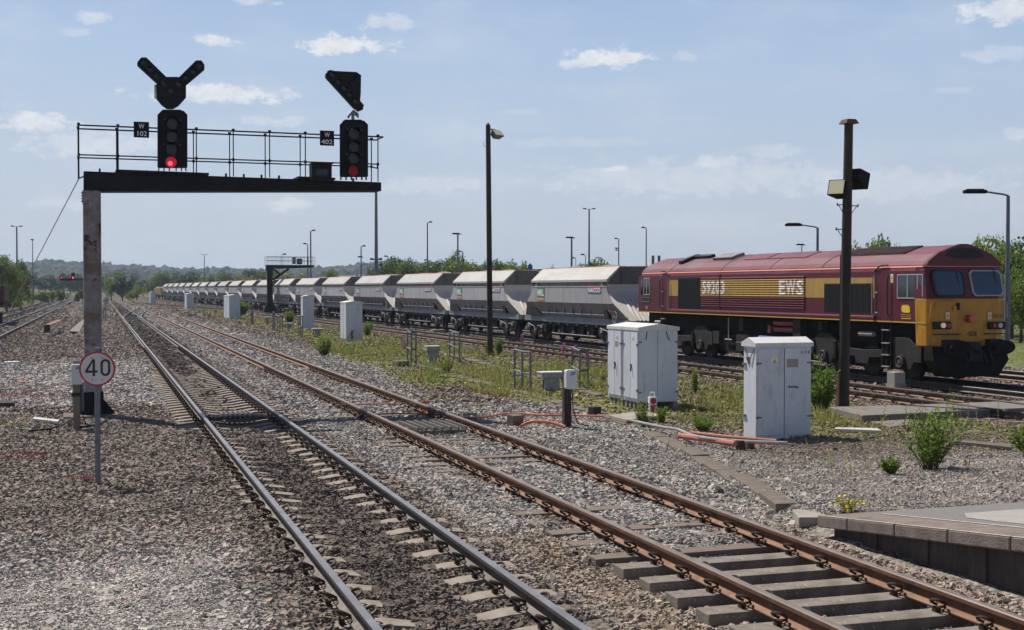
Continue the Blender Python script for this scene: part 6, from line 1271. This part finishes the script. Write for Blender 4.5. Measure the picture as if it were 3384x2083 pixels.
# grass and small weeds: beyond counting
n = 260000; D, s, Z = scatter(n, 18, 62, 0); dn = weedmask(D, s) * sstep(.40, .60, fbm(D, s, .8, 41) + .06) * (.35 + .65 * vnoise(D, s, 3, 8)) * (.12 + .88 * sstep(.36, .54, fbm(D, s, .20, 45))); extra = .10 * sstep(9, 10, D) * (1 - sstep(17, 18, D)) * (s > 15) * (s < 24) * (fbm(D, s, 1.3, 50) > .58)
extra = extra + .12 * (np.exp(-((D + .9) / .9) ** 2 - ((s - 27.6) / 1.2) ** 2))
k_ = RNG.random(n) < np.maximum(dn, extra); D, s, Z = D[k_], s[k_], Z[k_]
D2, s2, Z2 = scatter(50000, 62, 190, 0); k2 = RNG.random(50000) < weedmask(D2, s2) * sstep(.3, .55, fbm(D2, s2, .4, 43)) * .8; D, s, Z = np.concatenate([D, D2[k2]]), np.concatenate([s, s2[k2]]), np.concatenate([Z, Z2[k2]]); n = len(D)
hgt = (.03 + .09 * RNG.random(n) ** 2.0 + .20 * (vnoise(D, s, .9, 77) > .68) * RNG.random(n) ** 2) * (1 + Z / 160); wd = .007 + Z * .00026
an = RNG.uniform(0, 2 * PI, n); B = np.stack([D, s, gz(D, s) - .01], 1); w_ = np.stack([np.cos(an) * wd, np.sin(an) * wd, np.zeros(n)], 1); lean = RNG.normal(0, .35, (n, 2)) * hgt[:, None]; tp = B + np.stack([lean[:, 0], lean[:, 1], hgt], 1)
q_ = np.stack([B - w_, B + w_, tp + w_ * .25, tp - w_ * .25], 1); o = npmesh('grass', q_, np.arange(n * 4).reshape(-1, 4), 'grass'); o['kind'] = 'stuff'; o['label'] = 'yellow green grass and weeds in the strip between the tracks'
n = 5200; D, s, Z = scatter(n, 20, 110, 0); k_ = RNG.random(n) < weedmask(D, s) * sstep(.4, .6, fbm(D, s, .7, 61)) * (20 / Z + .35); D, s, Z = D[k_], s[k_], Z[k_]; n = len(D); P = np.stack([D, s, gz(D, s) + RNG.uniform(.05, .30, n)], 1)
o = npmesh('wildflowers', leaf_quads(P, RNG.normal(size=(n, 3)), .022 + Z * .0011, .02 + Z * .0009), np.arange(n * 4).reshape(-1, 4), 'flower_yellow'); o['kind'] = 'stuff'; o['label'] = 'scattered yellow wild flowers among the weeds'
SP = []
for px, rx, ry, m_ in (((100, 1310), 1.5, .8, 900), ((60, 1300), 1.2, .7, 500), ((135, 1285), .8, .6, 350), ((60, 1505), .6, .35, 350), ((285, 1580), .25, .15, 120), ((1560, 1298), .7, .4, 300), ((1640, 1310), .6, .4, 250), ((2380, 1300), .5, .5, 150), ((1740, 1395), .8, .4, 250), ((700, 1025), 4, 5, 500)):
    D0, s0 = at(*px, 0); d_ = D0 + RNG.normal(0, rx * .5, m_); s_ = s0 + RNG.normal(0, ry * .8, m_); kk = vnoise(d_, s_, 4, 5) > .42; SP.append(np.stack([d_[kk], s_[kk], gz(d_[kk], s_[kk]) + RNG.uniform(.01, .06, kk.sum())], 1))
P = np.concatenate(SP); n = len(P); o = npmesh('sedum', leaf_quads(P, RNG.normal(size=(n, 3)) + np.array((0, 0, .5)), .05, .025), np.arange(n * 4).reshape(-1, 4), 'sedum'); o['kind'] = 'stuff'; o['label'] = 'reddish pink low stonecrop patches creeping over the ballast'
ST, SD_ = [], []
n = 2600; D, s, Z = scatter(n * 6, 18, 75, 0); k_ = RNG.random(len(D)) < weedmask(D, s) * sstep(.5, .66, fbm(D, s, .55, 91)) * .55; D, s = D[k_], s[k_]; n = len(D); hs_ = RNG.uniform(.22, .72, n) * (.6 + .6 * fbm(D, s, .8, 93)); lx, ly = RNG.normal(0, .10, n) * hs_, RNG.normal(0, .10, n) * hs_; z0s = gz(D, s)
B0 = np.stack([D, s, z0s], 1); T0 = B0 + np.stack([lx, ly, hs_], 1); ww = np.array((math.cos(TH), -math.sin(TH), 0)) * .006
QS = [np.stack([B0 - ww, B0 + ww, T0 + ww * .4, T0 - ww * .4], 1)]
for k in range(13):
    u = RNG.uniform(.15, 1, n)[:, None]; P = B0 + (T0 - B0) * u; an = RNG.uniform(0, 2 * PI, n); d = np.stack([np.cos(an), np.sin(an), RNG.uniform(.2, 1.2, n)], 1); QS.append(leaf_quads(P, d, RNG.uniform(.04, .09, n) * (1.2 - .5 * u[:, 0]), RNG.uniform(.012, .022, n)))
q_ = np.concatenate(QS); o = npmesh('weeds', q_, np.arange(len(q_) * 4).reshape(-1, 4), 'leaf_weed'); o['kind'] = 'stuff'; o['label'] = 'tall thin weeds standing in patches between the tracks'
# white splashes on the four-foot stones are droppings lying on the ballast
# ------------------------------------------------------------------ trees
def crown_pts(n, seed, blobs, flat=.8):
    g = np.random.default_rng(seed); P, N = [], []
    tot = sum(b[3] ** 2 for b in blobs)
    for bx, by, bz, r in blobs:
        k = int(n * r * r / tot); d = g.normal(size=(k, 3)); d /= np.linalg.norm(d, axis=1)[:, None]; lump = 1 + .28 * np.sin(d[:, 0] * 5 + bx * 9) * np.sin(d[:, 1] * 6 + by * 7) * np.cos(d[:, 2] * 5 + bz * 3)
        rr = r * (1 - .55 * g.random(k) ** 2.4) * lump; P.append(np.stack([bx + d[:, 0] * rr, by + d[:, 1] * rr, bz + d[:, 2] * rr * flat], 1)); N.append(d)
    return np.concatenate(P), np.concatenate(N)
def crown_mesh(n, seed, blobs, leaf, mt):
    P, N = crown_pts(n, seed, blobs); w_ = np.abs(P[:, :2]).max(); P[:, :2] *= .5 / np.quantile(np.abs(P[:, :2]), .985); P[:, 2] = (P[:, 2] - P[:, 2].min()) / np.ptp(P[:, 2]) * .88 + .09; m_ = len(P); g = np.random.default_rng(seed + 5); nr = N + g.normal(0, .55, (m_, 3)); nr /= np.linalg.norm(nr, axis=1)[:, None]; u = np.cross(nr, g.normal(size=(m_, 3))); u /= np.linalg.norm(u, axis=1)[:, None]; v = np.cross(nr, u); a = leaf * g.uniform(.5, 1.3, (m_, 1))
    q_ = np.stack([P - u * a, P + v * a * .7, P + u * a, P - v * a * .7], 1); o = npmesh('crown', q_, np.arange(m_ * 4).reshape(-1, 4), mt); me = o.data; bpy.data.objects.remove(o); return me
def blobset(seed, kind):
    g = random.Random(seed); B = []
    if kind == 'round':
        for k in range(15): a, r = g.uniform(0, 2 * PI), g.uniform(.05, .36); B.append((r * math.cos(a), r * math.sin(a), g.uniform(.40, .86) - r * .32, g.uniform(.13, .21)))
    elif kind == 'tall':
        for k in range(14): a, r = g.uniform(0, 2 * PI), g.uniform(.0, .22); B.append((r * math.cos(a), r * math.sin(a), g.uniform(.32, .90) - r * .3, g.uniform(.09, .15)))
    else:
        for k in range(16): a, r = g.uniform(0, 2 * PI), g.uniform(.1, .75); B.append((r * math.cos(a), r * math.sin(a), g.uniform(.34, .78) - r * .16, g.uniform(.18, .27)))
    return B
CR = {}
for kind in ('round', 'tall', 'wide'):
    for j in range(3):
        for mt in ('leaf_tree', 'leaf_dark', 'leaf_light'): CR[(kind, j, mt)] = None
def trunk_mesh():
    mb = MB().tube([(0, 0, -.02), (.01, 0, .2), (0, .01, .45)], .035, 7, .018)
    for k in range(6): a = k * 1.05; mb.tube([(0, 0, .2 + .04 * k), (.12 * math.cos(a), .12 * math.sin(a), .42 + .04 * k), (.22 * math.cos(a), .22 * math.sin(a), .55 + .04 * k)], .014, 5, .005)
    o = mb.build('trunk', 'bark'); me = o.data; bpy.data.objects.remove(o); return me
TM = trunk_mesh(); tk = [0]; G1, G2 = 'trees along the skyline behind the train', 'trees closing the far end of the tracks'
def tree(px, ytop, wpx, Z, kind, mt, lab, grp=None, zb=None, leaves=2600, leaf=.030, aspect=1.0):
    x, y, z = onZ(px, ytop, Z); zb = float(gz(x, y)) if zb is None else zb; h = (z - zb) * (1.0 if grp != G1 else 1.06); w = wpx * Z / F * (1.4 if grp in (G1, 'trees on the bank behind the locomotive nose') else 1.2)
    j = tk[0] % 3; tk[0] += 1; key = (kind, j, mt, leaves)
    if CR.get(key) is None: CR[key] = crown_mesh(leaves, 100 + tk[0] * 13, blobset(tk[0] * 7 + 3, kind), leaf, mt)
    base_w = 1.0
    t = thing('tree', lab, 'tree', (x, y, zb), grp); c = bpy.data.objects.new('crown', CR[key]); C.objects.link(c); c.parent = t; tr = bpy.data.objects.new('trunk', TM); C.objects.link(tr); tr.parent = t
    for q_ in (c, tr): q_.scale = (w / base_w, w / base_w, h / .97); q_.rotation_euler.z = random.uniform(0, 6.28)
    return t
for a in ((20, 840, 100, 150, 'round', 'leaf_light', 'big bushy tree at the left edge behind the twin-headed mast'), (68, 855, 70, 165, 'round', 'leaf_tree', 'bushy tree at the left edge, right of the twin-headed mast'), (-30, 850, 90, 145, 'round', 'leaf_dark', 'bushy tree cut off by the left edge of the photo')): tree(*a, leaves=7000, leaf=.020)
for k, (px, yt, w) in enumerate(((110, 903, 60), (150, 906, 56), (190, 900, 60), (232, 905, 58), (268, 900, 60), (330, 898, 70))): tree(px, yt, w, 470, 'wide', 'leaf_dark', 'dark tree in the row behind the green field at the far left', 'dark row behind the field')
tree(368, 913, 42, 300, 'round', 'leaf_light', 'bright light green tree beside the dark round bush at the end of the tracks'); tree(404, 916, 56, 285, 'wide', 'leaf_darkest', 'dark round bush at the end of the tracks'); tree(452, 938, 44, 300, 'wide', 'leaf_light', 'small pale bush left of the yellow wagons')
for px, yt, w, mt in ((400, 893, 60, 'leaf_tree'), (450, 906, 60, 'leaf_dark'), (510, 915, 60, 'leaf_light'), (545, 895, 70, 'leaf_tree'), (590, 898, 60, 'leaf_dark'), (625, 893, 72, 'leaf_dark'), (600, 914, 50, 'leaf_light'), (672, 908, 40, 'leaf_light')): tree(px, yt, w, 400, 'round', mt, 'leafy tree in the belt that closes the view above the distant hoppers', G2)
for px, yt, w, Z, kind, mt, lab in ((700, 915, 34, 360, 'wide', 'leaf_dark', 'low dark shrub right of the small twin-headed mast'), (745, 900, 48, 380, 'round', 'leaf_tree', 'roundish tree between the small twin-headed mast and the far gantry'), (840, 895, 80, 350, 'round', 'leaf_dark', 'broad dark tree just left of the far gantry post'), (815, 910, 54, 330, 'wide', 'leaf_light', 'pale bush before the broad dark tree by the far gantry'), (905, 892, 70, 340, 'round', 'leaf_tree', 'tree seen through the far gantry brace'), (960, 902, 90, 320, 'wide', 'leaf_light', 'pale green tree under the far gantry beam'),
    (1098, 889, 42, 260, 'round', 'leaf_light', 'small pale tree standing alone left of the very tall mast'), (1285, 856, 88, 180, 'round', 'leaf_tree', 'tree at the left of the clump by the thin mast'), (1340, 860, 88, 170, 'round', 'leaf_tree', 'middle tree of the clump by the thin mast'), (1395, 866, 80, 175, 'round', 'leaf_light', 'tree at the right of the clump by the thin mast'), (1447, 864, 90, 165, 'round', 'leaf_tree', 'bushy tree left of the wide-headed mast'), (1497, 838, 78, 170, 'round', 'leaf_tree', 'tallest tree of the skyline, behind the wide-headed mast'), (1543, 858, 96, 165, 'round', 'leaf_light', 'bushy tree right of the wide-headed mast'), (1590, 874, 80, 165, 'wide', 'leaf_tree', 'low tree just left of the wooden lamp pole'),
    (1655, 864, 84, 150, 'wide', 'leaf_tree', 'low tree just right of the wooden lamp pole'), (1708, 867, 84, 150, 'wide', 'leaf_light', 'low tree left of the blue tank'), (1818, 884, 40, 150, 'wide', 'leaf_dark', 'dark low treetop right of the blue tank'), (1960, 858, 100, 150, 'round', 'leaf_tree', 'rounded treetop under the twin-headed mast'), (2003, 866, 80, 150, 'round', 'leaf_light', 'treetop right of the twin-headed mast'), (1915, 882, 60, 155, 'wide', 'leaf_tree', 'treetop left of the twin-headed mast'), (2105, 883, 60, 150, 'wide', 'leaf_light', 'small treetop at the rear end of the locomotive'), (2890, 793, 110, 75, 'round', 'leaf_light', 'treetop showing over the locomotive roof'), (2945, 800, 100, 78, 'round', 'leaf_tree', 'treetop over the locomotive roof, right of the paler one')): tree(px, yt, w, Z, kind, mt, lab, G1, leaves=4200, leaf=.026)
for a in ((3270, 772, 190, 62, 'round', 'leaf_light', 'large bright green tree behind the locomotive nose'), (3345, 800, 150, 58, 'round', 'leaf_light', 'bright green tree right of the lamp column'), (3225, 800, 100, 66, 'tall', 'leaf_light', 'slim bright tree left of the large one behind the locomotive nose'), (3420, 780, 180, 62, 'round', 'leaf_tree', 'big green tree cut off by the right edge of the photo'), (3375, 880, 130, 55, 'wide', 'leaf_light', 'bushy thicket below the trees at the right edge')): tree(*a, 'trees on the bank behind the locomotive nose', leaves=9000, leaf=.019)
# small scrub on the far left field
for k, (px, yt, w, Z) in enumerate(((45, 940, 40, 190), (160, 960, 50, 240), (200, 958, 44, 250), (135, 962, 40, 230), (272, 955, 40, 240), (440, 958, 40, 260))): tree(px, yt, w, Z, 'wide', 'leaf_light' if k % 2 else 'leaf_tree', 'low scrub bush on the rough ground beyond the left sidings', 'scrub beyond the left sidings', leaves=1500, leaf=.05)
# ------------------------------------------------------------------ wooded hills
RX = [-400, 0, 80, 140, 180, 235, 296, 358, 441, 551, 648, 744, 854, 965, 1102, 1213, 1295, 1378, 1516, 1695, 2000, 2600, 3600]; RY = [900, 892, 884, 876, 873, 880, 882, 884, 890, 898, 903, 898, 902, 900, 895, 884, 868, 880, 886, 895, 912, 925, 930]
def ridge(px): return np.interp(px, RX, RY)
def hillz(px, Z): return -1 + (CZ + (951.5 - ridge(px) - 10) * 1750 / F + 1) * sstep(760, 1750, Z) * (1 - .75 * sstep(1850, 2600, Z))
pxs = np.linspace(-500, 3800, 110); Zs = np.linspace(740, 2700, 40); PX, ZZ = np.meshgrid(pxs, Zs); X_ = (PX - 1692) / F * ZZ
V = np.stack([X_ * math.cos(TH) + ZZ * math.sin(TH), -X_ * math.sin(TH) + ZZ * math.cos(TH), hillz(PX, ZZ)], -1).reshape(-1, 3); i_ = (np.arange(39)[:, None] * 110 + np.arange(109)[None]).ravel()
m = mat('hill_ground', (.026, .040, .018), .95, 0, col2=(.055, .07, .03), nscale=.006); o = npmesh('hills', V, np.stack([i_, i_ + 1, i_ + 111, i_ + 110], 1), [m], smooth=True); o['kind'] = 'structure'
bmx = bmesh.new(); bmesh.ops.create_icosphere(bmx, subdivisions=2, radius=1); bv = np.array([v.co[:] for v in bmx.verts]); bf = np.array([[v.index for v in f.verts] for f in bmx.faces]); bmx.free()
n = 5200; PXr = RNG.uniform(-200, 1750, n); Zr = RNG.uniform(820, 1950, n); kk = fbm(PXr, Zr, .006, 3) > .36; kk |= Zr > 1500; PXr, Zr = PXr[kk], Zr[kk]; n = len(PXr); Xr = (PXr - 1692) / F * Zr; r = RNG.uniform(3.5, 7.0, n)
cen = np.stack([Xr * math.cos(TH) + Zr * math.sin(TH), -Xr * math.sin(TH) + Zr * math.cos(TH), hillz(PXr, Zr) + r * .35], 1); Vb = bv[None] * r[:, None, None] * np.stack([RNG.uniform(.8, 1.2, n), RNG.uniform(.8, 1.2, n), RNG.uniform(.7, 1.25, n)], 1)[:, None] * (1 + RNG.normal(0, .13, (n, len(bv), 1))) + cen[:, None]
m = mat('woodland', (.013, .024, .012), .95, 0, island=.6); o = npmesh('woodland', Vb.reshape(-1, 3), (np.arange(n)[:, None, None] * len(bv) + bf[None]).reshape(-1, 3), [m]); o['kind'] = 'stuff'; o['label'] = 'far wooded hillside fading to blue along the horizon'
# ------------------------------------------------------------------ air, sky, sun, camera
SUN_EL, SUN_AZ = math.radians(58), math.radians(-27)           # azimuth from +s towards +D
mb = MB().box(-2700, 2900, -60, 4300, -12, 70); m = bpy.data.materials.new('haze'); m.use_nodes = True; nt = m.node_tree; nt.nodes.remove(nt.nodes['Principled BSDF'])
pv = nd(nt, 'ShaderNodeVolumePrincipled'); pv.inputs['Color'].default_value = (.70, .85, 1, 1); pv.inputs['Density'].default_value = .00020; pv.inputs['Anisotropy'].default_value = .3; nt.links.new(pv.outputs[0], nt.nodes['Material Output'].inputs['Volume'])
try: m.volume_sampling = 'DISTANCE'; 
except Exception: pass
HAZE = mb.build('haze', m); HAZE['kind'] = 'stuff'; HAZE['label'] = 'thin summer haze over the whole yard'
w = bpy.data.worlds.new('World'); bpy.context.scene.world = w; w.use_nodes = True; nt = w.node_tree; L = nt.links.new; bg = nt.nodes['Background']; bg.inputs['Strength'].default_value = .10
sky = nd(nt, 'ShaderNodeTexSky', sky_type='NISHITA'); sky.sun_disc = False; sky.sun_elevation = SUN_EL; sky.sun_rotation = SUN_AZ; sky.air_density = 1.0; sky.dust_density = 2.2; sky.ozone_density = 1.6
tc = nd(nt, 'ShaderNodeTexCoord'); sx = nd(nt, 'ShaderNodeSeparateXYZ'); L(tc.outputs['Generated'], sx.inputs[0])
def mth(op, a, b=None, c=None):
    n_ = nd(nt, 'ShaderNodeMath', operation=op)
    for i, v in enumerate((a, b, c)):
        if v is None: continue
        if isinstance(v, (int, float)): n_.inputs[i].default_value = v
        else: L(v, n_.inputs[i])
    return n_.outputs[0]
az = mth('ARCTAN2', sx.outputs[0], sx.outputs[1]); el = mth('ARCSINE', sx.outputs[2]); cv = nd(nt, 'ShaderNodeCombineXYZ'); L(az, cv.inputs[0]); L(el, cv.inputs[1])
def noise(scale, det, st=(1, 1, 1), rough=.55, off=0):
    mp = nd(nt, 'ShaderNodeMapping'); mp.inputs['Scale'].default_value = st; mp.inputs['Location'].default_value = (off, off, off); L(cv.outputs[0], mp.inputs['Vector']); n_ = nd(nt, 'ShaderNodeTexNoise'); n_.inputs['Scale'].default_value = scale; n_.inputs['Detail'].default_value = det; n_.inputs['Roughness'].default_value = rough; L(mp.outputs[0], n_.inputs['Vector']); return n_.outputs['Fac']
nz = noise(58, 9, (1, 1.7, 1), .68); nbig = noise(9, 5, (1, 3.2, 1), .6, 3.1)
def azel(x, y):
    a, b, c = ray(x, y); return math.atan2(a, b), math.atan2(c, math.hypot(a, b))
CL_ = [(1140, 148, 175, 36, 1.0), (715, 137, 75, 20, .75), (735, 308, 260, 34, .75), (590, 318, 150, 26, .5), (130, 408, 120, 36, .8), (2015, 196, 160, 36, .85), (3320, 30, 150, 46, .75), (300, 62, 60, 24, .5), (1280, 70, 90, 30, .45), (840, 5, 70, 14, .5), (330, 478, 240, 50, .45), (920, 402, 130, 20, .35), (2040, 558, 50, 12, .6), (2270, 188, 60, 22, .30), (2380, 535, 120, 28, .5), (950, 675, 90, 26, .45), (3300, 180, 110, 30, .3), (1430, 610, 210, 40, .35), (2300, 590, 600, 70, .36), (2900, 610, 430, 60, .38), (3370, 445, 60, 24, .35), (1720, 370, 90, 14, .22), (3160, 300, 70, 16, .2), (1900, 470, 330, 20, .18), (200, 672, 120, 22, .3), (250, 108, 60, 20, .3), (2560, 500, 120, 26, .32)]
tot = None
for x, y, wd, ht, st in CL_:
    a, e = azel(x, y); s_ = nd(nt, 'ShaderNodeVectorMath', operation='SUBTRACT'); L(cv.outputs[0], s_.inputs[0]); s_.inputs[1].default_value = (a, e, 0); m_ = nd(nt, 'ShaderNodeVectorMath', operation='MULTIPLY'); L(s_.outputs[0], m_.inputs[0]); m_.inputs[1].default_value = (F / wd, F / ht, 0); l_ = nd(nt, 'ShaderNodeVectorMath', operation='LENGTH'); L(m_.outputs[0], l_.inputs[0])
    v = mth('SUBTRACT', 1.0, l_.outputs['Value']); v = mth('ADD', v, mth('MULTIPLY', mth('SUBTRACT', nz, .5), 3.4)); r_ = nd(nt, 'ShaderNodeMapRange', interpolation_type='SMOOTHSTEP'); r_.inputs['From Min'].default_value = -.12; r_.inputs['From Max'].default_value = .62; r_.inputs['To Max'].default_value = min(1, st * 1.15); L(v, r_.inputs['Value'])
    tot = r_.outputs[0] if tot is None else mth('MAXIMUM', tot, r_.outputs[0])
veil = nd(nt, 'ShaderNodeMapRange', interpolation_type='SMOOTHSTEP'); veil.inputs['From Min'].default_value = .42; veil.inputs['From Max'].default_value = .78; veil.inputs['To Max'].default_value = .22; L(nbig, veil.inputs['Value']); tot = mth('MAXIMUM', tot, veil.outputs[0])
hz = nd(nt, 'ShaderNodeMapRange', interpolation_type='SMOOTHSTEP'); hz.inputs['From Min'].default_value = .26; hz.inputs['From Max'].default_value = -.02; hz.inputs['To Min'].default_value = 0; hz.inputs['To Max'].default_value = .55; L(el, hz.inputs['Value'])
SKYC = dict(tint=(1, 1, 1), cloud=(7.1, 7.25, 7.5), haze=(6.6, 7.3, 8.2))
rp = nd(nt, 'ShaderNodeValToRGB'); re_ = rp.color_ramp; K_ = 8.2
for i, (p_, c_) in enumerate(((0, (.53, .60, .70)), (.06, (.56, .63, .735)), (.29, (.44, .575, .78)), (.55, (.225, .365, .68)), (.70, (.09, .15, .33)), (1, (.022, .045, .13)))):
    e_ = re_.elements[i] if i < 2 else re_.elements.new(p_)
    e_.position = p_; e_.color = (*c_, 1)
L(mth('MULTIPLY', el, 1 / .6), rp.inputs[0]); sv_ = nd(nt, 'ShaderNodeVectorMath', operation='SCALE'); L(rp.outputs[0], sv_.inputs[0]); sv_.inputs['Scale'].default_value = K_
mh = nd(nt, 'ShaderNodeMix', data_type='RGBA'); mh.inputs['Factor'].default_value = .88; L(sky.outputs[0], mh.inputs['A']); L(sv_.outputs[0], mh.inputs['B'])
mc = nd(nt, 'ShaderNodeMix', data_type='RGBA'); L(tot, mc.inputs['Factor']); L(mh.outputs['Result'], mc.inputs['A']); ns_ = noise(85, 5, (1, 1.4, 1), .6, 7.7); sh_ = nd(nt, 'ShaderNodeMapRange'); sh_.inputs['From Min'].default_value = .35; sh_.inputs['From Max'].default_value = .62; L(ns_, sh_.inputs['Value']); cm_ = nd(nt, 'ShaderNodeMix', data_type='RGBA'); L(sh_.outputs[0], cm_.inputs['Factor']); cm_.inputs['A'].default_value = (5.9, 6.25, 6.9, 1); cm_.inputs['B'].default_value = (*SKYC['cloud'], 1); L(cm_.outputs['Result'], mc.inputs['B']); L(mc.outputs['Result'], bg.inputs['Color'])
sd = bpy.data.lights.new('sun', 'SUN'); sd.energy = 5.0; sd.angle = math.radians(.53); sd.color = (1, .95, .88); so = bpy.data.objects.new('sun', sd); C.objects.link(so)
dv = Vector((math.sin(SUN_AZ) * math.cos(SUN_EL), math.cos(SUN_AZ) * math.cos(SUN_EL), math.sin(SUN_EL))); so.rotation_euler = dv.to_track_quat('Z', 'Y').to_euler(); so.location = (0, 20, 40)
cd = bpy.data.cameras.new('camera'); cam = bpy.data.objects.new('camera', cd); C.objects.link(cam); cam.location = (0, 0, CZ); cam.rotation_euler = (PI / 2 - PITCH, 0, -TH)
cd.sensor_fit = 'HORIZONTAL'; cd.sensor_width = 36; cd.lens = 36 * F / 3384; cd.clip_start = .1; cd.clip_end = 9000
sc = bpy.context.scene; sc.camera = cam; sc.view_settings.view_transform = 'Standard'; sc.view_settings.look = 'None'; sc.view_settings.gamma = 1; sc.view_settings.exposure = .24
sc.cycles.volume_bounces = 0; sc.cycles.max_bounces = 6; sc.cycles.transparent_max_bounces = 8; sc.cycles.use_denoising = True
